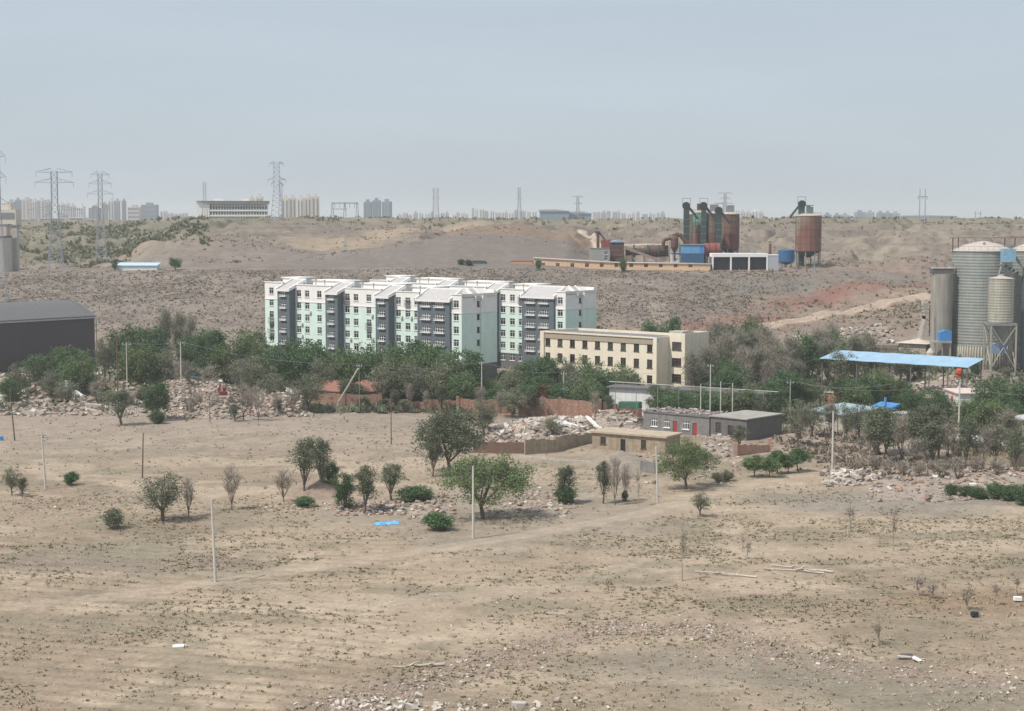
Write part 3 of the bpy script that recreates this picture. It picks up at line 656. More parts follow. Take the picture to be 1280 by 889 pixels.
lowhouse('tile_roof_hut', 'low hut with a red tiled roof under the trees right of the leaning pole', 'hut', G2(440, 331), G2(470, 328), 5, 3.0, M_conc, MATS['red_clay_tiles'], roof='gable', over=.4, doors=[(2, .9, 2)])
lowhouse('blue_roof_shed', 'small shed with a bright blue sheet roof among the trees left of the red machine', 'shed', G2(224, 352), G2(246, 350), 4, 3.2, M_conc, M_blued, over=.5, fall=.6)
# right-hand cluster
lowhouse('pale_blue_roof_house', 'low house with a pale blue corrugated roof behind the tall bare pole', 'house', G2(1013, 300), G2(1056, 292), 8, 2.7, M_conc, mat('pale_blue_sheet', (.32, .42, .45), var=.08), roof='flat', fall=-.8, over=.4, rt=.1, wins=[(2.4, 1, 1, 1), (5, 1., 1., 1)])
lowhouse('blue_roof_hut', 'small hut with a vivid blue pitched roof and grey eaves', 'hut', G2(1085, 300), G2(1116, 294), 5, 2.5, mat('stone_wall', (.42, .39, .34), var=.2, scale=2), M_conc, over=.5, rt=.25, winm=M_brownf, wins=[(1.8, .9, .9, 1)])
pb = P(1084, 505, 299); bs = thing('blue_sheet_lean_to', 'vivid blue sheet lean-to with a blue post standing on the hut roof', 'lean-to', (G2(1084, 300)[0], 300, H(*G2(1100, 298)) + 2.78), math.atan2(-6, 4.7))
m = MB(); m.prismx([(0, .003), (0, .35), (4, 1.3), (4, .95)], .2, 4.6); m.build('roof', M_blued, bs)
m = MB(); m.box(4.0, 4.35, .2, .5, .35, 2.6); m.build('post', M_blued, bs)
lowhouse('white_gable_house', 'white gable-fronted house with a pale pink roof right of the blue-roofed yard', 'house', G2(1183, 330), G2(1200, 321), 9, 3.0, MATS['whitewash'], mat('pink_roof', (.62, .50, .46), var=.08), over=.35, wins=[(1.7, .8, 1., 1.1)], fall=0)
lowhouse('long_low_shed', 'long low shed with a pale grey slab roof behind bare bushes at the right', 'shed', G2(1193, 262), G2(1275, 250), 5, 2.6, M_mud, mat('grey_slab_roof', (.43, .40, .36), var=.12), over=.4, rt=.35, doors=[(1.8, 1, 2), (5.2, 1, 2)])
lowhouse('grey_roof_store', 'small store with a smooth light grey roof at the right edge', 'store', G2(1256, 290), G2(1292, 284), 6, 2.8, M_mud, mat('light_grey_roof', (.50, .50, .49), var=.06), over=.5, rt=.2)
lowhouse('hip_roof_hut', 'tan concrete hut with a pale hipped roof beside the grey silo', 'hut', G2(1124, 402), G2(1158, 398), 7, 5.4, mat('tan_cement', (.42, .37, .29), var=.12, streak=.2), mat('dusty_roof', (.55, .47, .40), var=.1), roof='hip', over=.7, wins=[(4.2, .9, 1.2, 1.1)], winm=M_brownf, winside=[(2.5, 1.0, 1.0, 1.4)])
lowhouse('brick_store', 'small red brick store with a thin pale roof among green bushes', 'store', G2(1033, 322), G2(1047, 320), 4, 3.2, M_brick, M_conc, over=.15, rt=.12)
lowhouse('white_shack', 'small white shack half hidden by bushes below the tall poplars', 'shack', G2(957, 318), G2(974, 316), 3.5, 3.0, MATS['whitewash'], M_cem, over=.15, wins=[(1.4, .8, 1, .9)])
lowhouse('mud_brick_wall_hut', 'brick-walled hut ruin with a pale rim behind the cream building', 'hut', G2(747, 412), G2(785, 410), 6, 3.0, M_brick, M_conc, over=.1, rt=.15, wins=[(2, .8, 1, .9)])
lowhouse('white_tank_room', 'small white block beside a round tree behind the cream building', 'hut', G2(790, 408), G2(801, 406), 4, 4.6, MATS['whitewash'], M_conc, over=.05, wins=[(1, .6, 2.2, .8)])
lowhouse('earth_brick_shed', 'low brown shed with a dark flat roof under the red bank', 'shed', G2(1068, 408), G2(1122, 405), 5, 3.0, M_mud, mat('brown_roof', (.22, .17, .15), var=.1), over=.2, rt=.9, wins=[(3, .9, 1, 1)])

# dark hangar with an arched roof at the left
def hangar():
    A_, B_ = G2(-80, 370), G2(118, 402); L_ = math.hypot(B_[0] - A_[0], B_[1] - A_[1]); rz = math.atan2(B_[1] - A_[1], B_[0] - A_[0])
    zt = ZA(396, 402); zb = 1.5; h = zt - zb
    b = thing('hangar', 'large dark hangar with an arched grey metal roof at the left', 'hangar', (A_[0], A_[1], zb), rz)
    W_ = 24; m = MB(); wallm = mat('dark_sheet_wall', (.085, .07, .075), var=.1, streak=.1, rough=.6)
    facade(m, (0, 0), (L_, 0), -1, h); n = 14; arc = [(W_ * i / n, h + 3.4 * math.sin(math.pi * i / n)) for i in range(n + 1)]
    for x in (0, L_): m.add([(x, y, z) for y, z in arc] + [(x, W_, -1), (x, 0, -1)], [tuple(range(n + 3))])
    m.quad((L_, W_, -1), (0, W_, -1), (0, W_, h), (L_, W_, h)); m.build('wall', wallm, b)
    r = MB()
    for i in range(n):
        (y0, z0), (y1, z1) = arc[i], arc[i + 1]; r.add([(-.4, y0, z0 + .25), (L_ + .4, y0, z0 + .25), (L_ + .4, y1, z1 + .25), (-.4, y1, z1 + .25), (-.4, y0, z0 + .02), (L_ + .4, y0, z0 + .02), (L_ + .4, y1, z1 + .02), (-.4, y1, z1 + .02)], [(0, 1, 2, 3), (7, 6, 5, 4), (0, 4, 5, 1), (1, 5, 6, 2), (2, 6, 7, 3), (3, 7, 4, 0)])
    for k in range(26):
        x = L_ * k / 26 + 1
        for i in range(n):
            (y0, z0), (y1, z1) = arc[i], arc[i + 1]; r.add([(x, y0, z0 + .36), (x + .12, y0, z0 + .36), (x + .12, y1, z1 + .36), (x, y1, z1 + .36)], [(0, 1, 2, 3)])
    r.build('roof', mat('dull_metal_roof', (.15, .145, .145), var=.12, streak=.1, rough=.55), b)
    e = MB(); e.box(L_ + .42, L_ + .5, -.2, -.0, -1, h)
    for i in range(n):
        (y0, z0), (y1, z1) = arc[i], arc[i + 1]; e.add([(L_ + .42, y0, z0 - .1), (L_ + .55, y0, z0 - .1), (L_ + .55, y1, z1 - .1), (L_ + .42, y1, z1 - .1), (L_ + .42, y0, z0 + .42), (L_ + .55, y0, z0 + .42), (L_ + .55, y1, z1 + .42), (L_ + .42, y1, z1 + .42)], [(0, 1, 5, 4), (1, 2, 6, 5), (4, 5, 6, 7), (3, 2, 1, 0)][0:3])
    e.box(0, L_, -.35, -.003, h - .35, h - .05); e.build('roof_edge', mat('pale_trim', (.4, .38, .36), var=.05), b)
hangar()

# blue-roofed open yard shed on posts, with stacked bricks beneath
def yard():
    A_, B_ = G2(1026, 352), G2(1212, 331); L_ = math.hypot(B_[0] - A_[0], B_[1] - A_[1]); rz = math.atan2(B_[1] - A_[1], B_[0] - A_[0]); zb = H(*G2(1120, 340))
    b = thing('open_yard_shed', 'long open shed with a light blue sheet roof on thin posts', 'open shed', (A_[0], A_[1], zb), rz); h = ZA(450, 342) - zb
    r = MB(); n = 40
    for i in range(n):
        x0, x1 = L_ * i / n, L_ * (i + 1) / n - .002; w0 = .03 * math.sin(i * .9); r.add([(x0, -.3, h - .5 + w0), (x1, -.3, h - .5 + w0), (x1, 7.5, h + .75 + w0), (x0, 7.5, h + .75 + w0), (x0, -.3, h - .6 + w0), (x1, -.3, h - .6 + w0), (x1, 7.5, h + .65 + w0), (x0, 7.5, h + .65 + w0)], [(0, 1, 2, 3), (7, 6, 5, 4), (0, 4, 5, 1), (1, 5, 6, 2), (3, 2, 6, 7), (0, 3, 7, 4)])
    r.build('roof', M_blue, b)
    for i in range(9):
        for y in (.1, 6.8):
            x = .4 + (L_ - .8) * i / 8; p = MB(); p.box(x - .09, x + .09, y, y + .18, -.5, h - .75 + (y > 1) * 1.1); p.build('post', M_cem2, b)
    random.seed(5)
    mm = mat('stacked_brick', (.44, .31, .24), var=.3, scale=1.4, col2=(.6, .5, .43))
    ordn = 0
    for i in range(7):
        x = L_ * (.32 + .1 * i); q = Matrix.Rotation(rz, 3, 'Z') @ Vector((x, 3, 0)); s = MB()
        for k in range(40):
            hh = U(.0, 2.0); s.obox((U(-1.4, 1.4), U(-1.4, 1.4), hh * .9 + .2), U(.4, .9), U(.3, .6), U(.2, .4), Matrix.Rotation(U(0, 3), 3, 'Z'))
        s.box(-1.2, 1.2, -1.2, 1.2, 0, 1.3)
        o = s.build('brick_stack', mm, None, (A_[0] + q.x, A_[1] + q.y, zb)); tag(o, 'heap of pale bricks under the light blue shed roof, %s from the left' % ORD[i], 'brick stack', 'brick heaps under the blue shed roof')
yard()
# ------------------------------------------------------------ industry
M_corr = mat('galvanised_sheet', (.30, .335, .315), var=.1, streak=.14, col2=(.37, .37, .33), rough=.55, metal=.25, scale=.5)
M_corr2 = mat('dusty_galvanised_sheet', (.42, .40, .33), var=.1, streak=.25, rough=.6, metal=.15, scale=.5)
M_csilo = mat('grey_concrete_silo', (.33, .305, .265), var=.12, streak=.3, scale=.3)
M_dust = mat('dusty_top', (.47, .41, .36), var=.1)
M_steel = mat('grey_steel', (.24, .25, .25), var=.15, rough=.6)
M_dsteel = mat('dark_green_steel', (.045, .075, .068), var=.2, rough=.6)
M_rust = mat('rust_brown', (.105, .065, .056), var=.25, scale=.6, col2=(.155, .085, .07))
def rustsilo(name, c1, c2, th=(.42, .58)): return mat(name, c1, var=.15, scale=.16, col2=c2, streak=.35, rough=.7, thresh=th)
def corr_cyl(mb, r, z0, z1, n=48, pitch=.55, a=.05):
    k = max(2, int((z1 - z0) / pitch)); prof = []
    for i in range(k):
        z = z0 + (z1 - z0) * i / k; dz = (z1 - z0) / k; prof += [(r, z), (r + a, z + dz * .35), (r, z + dz * .7)]
    prof.append((r, z1)); mb.lathe(prof, n)
def silos_right():
    D = 400
    # concrete silo
    x0, x1 = P(1163, 400, 398).x, P(1190, 400, 398).x; r = (x1 - x0) / 2; zb = H((x0 + x1) / 2, 398) ; zt = ZA(336, 398)
    b = thing('concrete_silo', 'smooth grey concrete silo with a dark flat cap left of the big steel silos', 'silo', ((x0 + x1) / 2, 398, zb))
    m = MB(); m.lathe([(r, -2), (r, zt - zb - 1.2)], 40); m.build('body', M_csilo, b, smooth=False)
    m = MB(); m.box(-r, r, -r * .55, r * .55, zt - zb - 1.19, zt - zb + .05); m.build('cap', mat('dark_cap', (.12, .11, .11)), b)
    m = MB(); m.box(-r, r, -r * .6, r * .6, zt - zb + .06, zt - zb + .25); m.build('roof', M_dust, b)
    for k in range(4):
        f = MB(); f.box(-.3, .3, -.3, .3, 0, .9); f.build('vent', M_steel, b, (-r + 1.2 + k * 1.9, 0, zt - zb + .36))
    sp_ = MB(); sp_.tube((-r - .3, -r - .2, -1), (-r + .1, -r + .5, 13), .12, n=5); sp_.build('ladder_pipe', M_conc, b)
    # pale staircase tower of stacked stone
    # big corrugated silos
    def big(px0, px1, D, ytop, ybot, label, deg=0, domez=2.5):
        xa, xb = P(px0, 400, D).x, P(px1, 400, D).x; r = (xb - xa) / 2; cx = (xa + xb) / 2; zb = ZA(ybot, D); zt = ZA(ytop, D)
        b = thing('grain_silo', label, 'silo', (cx, D + r * .1, zb)); h = zt - zb
        m = MB(); corr_cyl(m, r, 4.6, h, 56, .7, .055); m.build('body', M_corr, b, smooth=False)
        m = MB(); m.lathe([(r + .12, -2.5), (r + .12, 4.59)], 56); m.build('base', mat('pale_silo_base', (.40, .37, .32), var=.1, streak=.2), b)
        m = MB(); m.lathe([(r + .25, h), (r + .25, h + .15), (r * .6, h + domez * .62), (.5, h + domez), (0.02, h + domez)], 48, capt=False); m.build('dome', M_dust, b)
        m = MB(); m.tube((-r * .1, -r * .55, h + domez * .5), (-r * .1, -r * .55, h + domez * .85), .3, n=8); m.build('hatch', M_steel, b)
        for i in range(36):
            t = math.pi + math.pi * i / 35
            rb_ = MB(); rb_.box(-.12, .12, -.16, 0, -1.5, 4.8); rb_.build('stiffener', M_corr2, b, ((r + .14) * math.cos(t), (r + .14) * math.sin(t), 0), t + math.pi / 2)
        rl = MB(); zt_ = h + .1
        for i in range(0, 30):
            t0, t1 = math.pi * 2 * i / 30, math.pi * 2 * (i + 1) / 30; p0 = (r * math.cos(t0), r * math.sin(t0), zt_ + 1.1); p1 = (r * math.cos(t1), r * math.sin(t1), zt_ + 1.1)
            rl.tube(p0, p1, .035, n=4); rl.tube((p0[0], p0[1], zt_), p0, .03, n=4)
        rl.build('railing', M_steel, b)
        return b, cx, r, zb, zt
    b1, c1, r1, zb1, zt1 = big(1190, 1264, 400, 314, 456, 'large corrugated steel silo with a pale dome, nearest the concrete silo')
    b2, c2, r2, zb2, zt2 = big(1262, 1334, 408, 314, 456, 'large corrugated steel silo cut by the right edge of the view')
    # gantry over the domes
    g = thing('conveyor_gantry', 'thin dark conveyor gantry running over the silo domes', 'gantry', (c1 - r1 - 0.5, 400, zt1), 0)
    Lg = c2 + r2 - c1 + r1
    m = MB(); zg = 3.1
    m.box(0, Lg, -.3, .3, zg, zg + .12); m.box(Lg * .42, Lg, -.3, .3, zg + .35, zg + .42); m.build('walkway', M_rust, g)
    for x in (.3, 1.6, Lg * .42, Lg * .5, Lg * .8, Lg * .97):
        p = MB(); p.box(x - .1, x + .1, -.1, .1, -.3 if x < 2 else 1.2, zg); p.build('post', M_rust, g)
    # small silo on legs
    D3 = 386; xa, xb = P(1235, 400, D3).x, P(1266, 400, D3).x; r = (xb - xa) / 2; cx = (xa + xb) / 2; zb = ZA(460, D3); zt = ZA(348, D3); zl = ZA(403, D3)
    b = thing('hopper_silo', 'smaller corrugated silo raised on braced steel legs in front of the big silo', 'silo', (cx, D3, zb))
    m = MB(); corr_cyl(m, r, zl - zb, zt - zb, 40, .6, .05); m.build('body', M_corr2, b)
    m = MB(); m.lathe([(r + .15, zt - zb), (.6, zt - zb + .5), (.6, zt - zb + .85)], 32); m.build('roof', M_dust, b)
    m = MB(); m.lathe([(.5, zl - zb - 4.0), (r, zl - zb - .02)], 32); m.build('hopper', M_steel, b)
    m = MB(); m.box(-r - .2, r + .2, -r - .2, r + .2, zl - zb - .6, zl - zb - .1); m.build('ring_beam', M_steel, b)
    for sx in (-1, 1):
        for sy in (-1, 1):
            p = MB(); p.box(sx * r - .17, sx * r + .17, sy * r - .17, sy * r + .17, -2, zl - zb - .61); p.build('leg', M_corr2, b)
    zz = zl - zb - .7
    for a, c in (((-r, -r), (r, -r)), ((-r, r), (r, r)), ((r, -r), (r, r)), ((-r, -r), (-r, r))):
        for u0, u1, z0, z1 in ((0, .5, zz, zz * .55), (1, .5, zz, zz * .55), (0, .5, 0, zz * .5), (1, .5, 0, zz * .5)):
            q0 = (a[0] + (c[0] - a[0]) * u0, a[1] + (c[1] - a[1]) * u0, z0); q1 = (a[0] + (c[0] - a[0]) * u1, a[1] + (c[1] - a[1]) * u1, z1)
            p = MB(); p.tube(q0, q1, .11, n=5); p.build('brace', M_corr2, b)
    m = MB(); m.box(-r * .75, r * .5, -r * .3, r * .6, 3.4, 5.6); m.build('cabin', mat('grey_blue_cabin', (.20, .27, .38)), b)
    # elevator with blue head
    D4 = 391; X = P(1259, 400, D4).x; zb = ZA(458, D4)
    b = thing('bucket_elevator', 'grey elevator shaft with a light blue head box beside the small silo', 'elevator', (X, D4, zb)); zt = ZA(312, D4) - zb
    m = MB(); m.box(3.4, 4.3, -.4, .4, -2, zt - 4); m.box(4.9, 5.5, .3, .9, -2, zt - 4); m.build('shaft', mat('dark_blue_steel', (.09, .12, .15)), b)
    m = MB(); m.box(-1.6, 1.3, -1.2, 1.2, zt - 2.9, zt + .2); m.build('head_box', mat('faded_blue', (.22, .38, .50), var=.15), b)
    m = MB()
    for k in range(5): m.obox((-1.2 + k * .9, 0, zt - 3.6 - k * .5), 1.5, 1.2, .5, Matrix.Rotation(.5, 3, 'Y'))
    m.tube((1.3, 0, zt - 1.5), (4.2, 0, zt - 5), .35, n=6); m.tube((-1.3, 0, zt - 3), (-2.4, 0, zt - 6.5), .3, n=6); m.build('chute', M_steel, b)
    # blue shed and steel deck left of the silo
    b = thing('loading_bay', 'small bright blue loading shed on a steel deck between the silos', 'loading bay', (P(1175, 400, 392).x, 392, H(P(1175, 400, 392).x, 392)))
    m = MB(); zt = ZA(415, 392) - b.location.z; m.prism([(0, zt - 2.2), (2.8, zt - 2.2), (2.8, zt + .2), (1.4, zt + .4), (0, zt - .1)], 0, 2.5); m.build('shed', M_blued, b)
    m = MB(); m.box(-1.5, 2.8, -.4, 2.7, zt - 2.6, zt - 2.21); m.build('deck', M_corr2, b)
    for x in (-1.2, .6, 2.4): p = MB(); p.box(x, x + .25, 0, .25, -1, zt - 2.61); p.build('leg', M_corr2, b)
    b = thing('cyclone_hopper', 'small white hopper standing beside the hipped hut', 'hopper', (P(1164, 400, 392).x, 392, H(P(1164, 400, 392).x, 392)))
    m = MB(); m.lathe([(.2, 1.2), (1.0, 3.0), (1.0, 4.2), (.3, 5.2)], 16); m.build('body', M_dust, b)
    for s in (-.7, .7): p = MB(); p.box(s - .08, s + .08, -.08, .08, -1, 3); p.build('leg', M_conc, b)
    # pale step tower
    b = thing('stone_stack', 'pale stepped stack of concrete blocks left of the concrete silo', 'block stack', (P(1154, 400, 404).x, 404, H(P(1154, 400, 404).x, 404)))
    zt = ZA(374, 404) - b.location.z; random.seed(3); m = MB()
    for k in range(int(zt / .8)):
        wdt = 5.2 - k * .35; m.box(-wdt / 2 + .3, wdt / 2, -1.8, 1.8, k * .8 - .5, k * .8 + .25 + U(0, .04))
    m.build('slab', MATS['concrete'], b)
    m = MB()
    for k in range(9): m.obox((U(-1.5, 1.8), U(-1.4, 1.4), zt - U(0, .5) - .3), U(.5, 1.2), U(.4, 1.), U(.3, .7), Matrix.Rotation(U(0, 3), 3, 'Z'))
    m.build('loose_block', MATS['rubble_stone'], b)
    m = MB(); m.box(1.9, 3.4, -2, 2, -1, zt - 1.5); m.build('frame', M_cem2, b)
silos_right()

# ---- the plant on the terrace
ZY = H(*G2(900, 560))
def X_(px, D): return P(px, 330, D).x
def plant():
    D = 560; zg = lambda px, D=560: H(X_(px, D), D)
    def elevator(px, ytop, ybot, D, side, label, w_=1.5):
        x = X_(px, D); zb = H(x, D); zt = ZA(ytop, D) - zb
        b = thing('bucket_elevator', label, 'elevator', (x, D, zb))
        m = MB(); m.box(-w_ / 2, w_ / 2, -.8, .8, -1, zt - 2.4); m.build('shaft', M_dsteel, b)
        m = MB(); m.lathe([(1.25, -.9), (1.25, .9)], 14); hm = m.mesh('head', mat('dark_head', (.04, .045, .045))); o = mobj('head', hm, b, (-side * .1, 0, zt - 1.9)); o.rotation_euler = (math.pi / 2, 0, 0)
        m = MB()
        for s in (-1.3, 1.3): m.tube((s, 0, zt - 1.6), (s, 0, zt + .5), .07, n=4)
        m.tube((-1.5, 0, zt + .5), (1.5, 0, zt + .5), .08, n=4); m.build('lifting_frame', M_steel, b)
        m = MB(); m.tube((side * .8, 0, zt - 2.4), (side * 3.8, 0, zt - 6.2), .42, n=6); m.build('chute', M_dsteel, b)
        m = MB()
        for k in range(7): z = 1 + k * (zt - 5) / 7; m.box(-w_ / 2 - .1, w_ / 2 + .1, -.9, .9, z, z + .15)
        m.build('flange', M_steel, b)
    elevator(857.5, 250, 325, 556, 1, 'leftmost dark bucket elevator tower of the rusty plant', 1.8)
    elevator(879, 250, 325, 553, 1, 'dark bucket elevator tower standing before the green-topped silo', 1.5)
    elevator(898, 256, 325, 553, 1, 'dark bucket elevator tower standing before the rusty middle silo', 1.7)
    elevator(1001, 248, 268, 560, -1, 'bucket elevator head behind the lone rust-red silo', 1.9)
    def rsilo(px, w_, ytop, ybody, D, m_, label, legs=True, green=False, box=None):
        x = X_(px, D); r = w_ / FPX * D / 2; zb = H(x, D); zt = ZA(ytop, D) - zb; z0 = ZA(ybody, D) - zb
        b = thing('rusty_silo', label, 'silo', (x, D, zb))
        m = MB(); m.lathe([(r, z0), (r, zt - (3.0 if green else 0))], 36); m.build('body', m_, b)
        if green:
            m = MB(); m.lathe([(r + .03, zt - 2.99), (r + .03, zt)], 36); m.build('top_band', mat('faded_green_paint', (.14, .33, .25), var=.2, streak=.2), b)
        m = MB(); m.lathe([(r + .15, zt + .003), (r + .1, zt + .2), (r * .5, zt + .75), (.2, zt + .8)], 32); m.build('roof', M_dust, b)
        m = MB(); m.lathe([(.4, z0 - 2.2), (r * .96, z0 - .003)], 24); m.build('hopper', M_dsteel, b)
        m = MB()
        for k in range(8): t = k * math.pi / 4; m.tube(((r + .02) * math.cos(t), (r + .02) * math.sin(t), z0), ((r + .02) * math.cos(t), (r + .02) * math.sin(t), zt), .07, n=4)
        for k in range(5): z = z0 + (zt - z0) * k / 5; m.lathe([(r + .05, z), (r + .05, z + .12)], 36)
        m.build('rib', M_rust, b)
        for k in range(8):
            t = k * math.pi / 4 + .39; p = MB(); p.box(-.18, .18, -.18, .18, -1, z0 - .003); p.build('leg', M_steel, b, ((r - .3) * math.cos(t), (r - .3) * math.sin(t), 0))
        if box:
            m = MB(); m.box(-box[0] / 2, box[0] / 2, -1.2, 1.2, zt + .8, zt + .8 + box[1]); m.build('top_house', box[2], b)
        rl = MB()
        for i in range(20):
            t0, t1 = math.pi * i / 10, math.pi * (i + 1) / 10; p0 = (r * math.cos(t0), r * math.sin(t0), zt + 1.1); rl.tube(p0, (r * math.cos(t1), r * math.sin(t1), zt + 1.1), .04, n=3); rl.tube((p0[0], p0[1], zt + .1), p0, .03, n=3)
        rl.build('railing', M_steel, b)
    MR1 = rustsilo('rust_and_green_shell', (.25, .12, .095), (.16, .185, .14)); MR2 = rustsilo('rust_and_grey_shell', (.20, .10, .08), (.21, .18, .145)); MR3 = rustsilo('rust_red_shell', (.235, .10, .08), (.23, .18, .13), (.46, .6))
    rsilo(866, 15, 268, 307, 570, MATS['rust_and_green_shell'], 'narrow dark rusty silo at the left of the silo row', box=None)
    rsilo(875.5, 20, 266, 307, 562, MR1, 'rusty silo with a faded green top band', green=True, box=(2.4, 2.2, M_rust))
    rsilo(892, 20, 267, 308, 562, MR2, 'rust and grey silo between two dark elevator towers', box=(2.6, 2.2, M_steel))
    rsilo(912, 23, 268, 311, 560, MR3, 'dark red rusty silo at the right of the silo row', box=(2.4, 2.2, M_steel))
    rsilo(1010, 32, 270, 314, 556, mat('big_rust_shell', (.27, .125, .09), var=.12, scale=.13, col2=(.27, .235, .165), streak=.3, thresh=(.45, .6)), 'large lone rust-red silo on dark legs at the right of the plant', box=None)
    b = thing('roof_cabin', 'small green-grey box on top of the lone rust-red silo', 'cabin', (X_(1010.5, 556), 555, ZA(270, 556) + .8)); m = MB(); m.box(-1., .1, -1, 1, .2, 2.5); m.box(.1, 1., -1, 1, .2, 2.2); m.box(-1.15, 1.15, -1.1, 1.1, 2.52, 2.75); m.build('body', mat('green_grey_box', (.13, .19, .17)), b)
    m = MB(); m.box(-1.1, 1.1, -1.1, 1.1, 0, .19); m.build('base', M_steel, b)
    # blue engine house under the silos
    b = thing('blue_plant_house', 'blue metal plant house with a lighter blue upper band under the rusty silos', 'plant building', (X_(853, 545), 545, zg(853, 545))); L1 = 27 / FPX * 545; z = b.location.z
    t_ = ZA(307, 545) - z; md = ZA(317, 545) - z
    m = MB(); m.box(0, L1, 0, 7, -1, md); m.build('wall', mat('deep_blue_sheet', (.04, .11, .21), var=.15), b)
    m = MB(); m.box(-.1, L1 - 1.4, -.08, 7, md + .003, t_); m.build('wall', mat('sky_blue_sheet', (.13, .33, .55), var=.1), b)
    m = MB(); m.box(L1 - 1.38, L1 + .05, -.05, 7, md + .003, t_ + .1); m.build('wall', M_blued, b)
    m = MB(); m.box(-.3, L1 + .2, -.3, 7.2, t_ + .11, t_ + .35); m.build('roof', M_steel, b)
    b = thing('red_drum', 'dull red drum right of the blue plant house', 'drum', (X_(880, 546), 548, zg(883, 546))); z = b.location.z
    m = MB(); m.lathe([(2.2, 0), (2.2, 5.2)], 20); o = mobj('body', m.mesh('body', mat('dull_red_drum', (.25, .075, .07), var=.2)), b, (0, 0, ZA(312.5, 546) - z)); o.rotation_euler = (0, math.pi / 2, 0)
    for k in (.8, 4): m = MB(); m.box(k - .3, k + .3, -1.6, 1.6, -1, ZA(312.5, 546) - z - 1.9); m.build('saddle', M_steel, b)
    for k in (1.5, 3.6): m = MB(); m.lathe([(2.35, 0), (2.35, .35)], 20); o = mobj('tyre_ring', m.mesh('tyre_ring', M_rust), b, (k, 0, ZA(312.5, 546) - z)); o.rotation_euler = (0, math.pi / 2, 0)
    # cyclone with curved duct
    b = thing('dust_cyclone', 'rust-brown dust cyclone with a curved duct arching over it', 'cyclone', (X_(843, 550), 550, zg(843, 550))); z = b.location.z
    zz = lambda y: ZA(y, 550) - z
    m = MB(); m.lathe([(.3, zz(326)), (.35, zz(316)), (1.25, zz(309)), (1.25, zz(298)), (.8, zz(294.5)), (.8, zz(292.5))], 20); m.build('cone', M_rust, b)
    m = MB(); xl = -(843 - 829) / FPX * 550; pts = [(xl, 0, zz(314)), (xl, 0, zz(302)), (xl + .5, 0, zz(299.5)), (xl + 1.5, 0, zz(298.7)), (-.9, 0, zz(298))]; m.path(pts, .6, .55, 10); m.build('duct', M_rust, b)
    m = MB(); m.path([(.3, 0, zz(294)), (1.6, 0, zz(293.2)), (2.4, 0, zz(296)), (4.2, 0, zz(305))], .8, .7, 8); m.build('duct', M_rust, b)
    for s in (-1.6, 1.6): m = MB(); m.box(s - .1, s + .1, -.1, .1, -1, zz(303)); m.build('leg', M_steel, b)
    b = thing('white_plant_hut', 'small white hut behind the dust cyclone', 'hut', (X_(840, 556), 558, zg(845, 556))); m = MB(); facade(m, (0, 0), (4.2, 0), -1, 4.2, [(1.2, 2.0, 1.3, 2.5), (2.9, 3.7, 0, 2.2)]); m.box(0, 4.2, .3, 3.5, -1, 4.19); m.build('wall', MATS['whitewash'], b); m = MB(); m.box(-.2, 4.4, -.2, 3.7, 4.21, 4.4); m.build('roof', M_blue, b)
    # rotary kiln
    b = thing('rotary_kiln', 'long rust-brown rotary drum lying behind the peach building', 'kiln', (X_(782, 552), 552, zg(782, 552))); z = b.location.z
    Lk = 53 / FPX * 552; a = .09
    m = MB(); m.lathe([(1.2, 0), (1.2, Lk * .55), (1.9, Lk * .55 + .01), (1.9, Lk)], 20); o = mobj('drum', m.mesh('drum', M_rust), b, (0, 0, ZA(317, 552) - z + .5)); o.rotation_euler = (0, math.pi / 2 - .03, 0)
    for k in (2.5, 7, 10.5): m = MB(); m.lathe([(2.4, 0), (2.4, .5)], 20); o = mobj('tyre_ring', m.mesh('tyre_ring', M_dsteel), b, (k, 0, ZA(317, 552) - z + .5)); o.rotation_euler = (0, math.pi / 2, 0); 
    for k in (2.6, 7.1, 10.6): m = MB(); m.box(k - .5, k + .5, -1.8, 1.8, -1, ZA(317, 552) - z - 1.2); m.build('pier', M_conc, b)
    # inclined conveyor
    b = thing('inclined_conveyor', 'inclined conveyor gallery sloping down from the rusty hopper house', 'conveyor', (X_(780, 545), 545, zg(780, 545))); z = b.location.z
    m = MB(); Lc = 50 / FPX * 545; p0 = Vector((0, 0, ZA(309, 545) - z)); p1 = Vector((Lc, 0, ZA(328, 545) - z)); d = p1 - p0
    m.obox((p0 + p1) / 2, d.length, 1.6, .9, Matrix.Rotation(math.atan2(-d.z, d.x), 3, 'Y')); m.build('gallery', mat('dusty_brown_sheet', (.30, .23, .19), var=.15), b)
    for k in (.2, .5, .8): q = p0 + d * k; m = MB(); m.box(q.x - .12, q.x + .12, -.6, .6, -1, q.z - .5); m.build('trestle', M_rust, b)
    # hopper house, red hopper, elevator, grey block
    b = thing('rusty_hopper_house', 'tall rust-brown sheet house with a light blue roof at the head of the conveyor', 'plant building', (X_(763.5, 546), 546, zg(764, 546))); z = b.location.z; w_ = 16.5 / FPX * 546; t_ = ZA(303, 546) - z
    m = MB(); m.box(0, w_, 0, 5, -1, t_); m.build('wall', M_rust, b)
    m = MB()
    for k in range(5): m.box(-.08, w_ + .08, -.1, -.003, t_ * k / 5 + .3, t_ * k / 5 + .5)
    m.build('girt', mat('pinkish_rust', (.27, .15, .13)), b)
    m = MB(); m.prism([(-.3, t_ + .003), (w_ + .3, t_ + .003), (w_ + .3, t_ + .2), (w_ / 2, t_ + .7), (-.3, t_ + .2)], -.4, 5.4); m.build('roof', M_blue, b)
    b = thing('red_hopper', 'dull red hopper box with a thin rusty elevator at its side', 'hopper', (X_(752, 546), 546, zg(752, 546))); z = b.location.z
    m = MB(); t_ = ZA(300.5, 546) - z; lo = ZA(310.5, 546) - z; m.box(0, 2.9, 0, 3, lo, t_); m.build('box', mat('dull_red_sheet', (.25, .075, .06), var=.2), b)
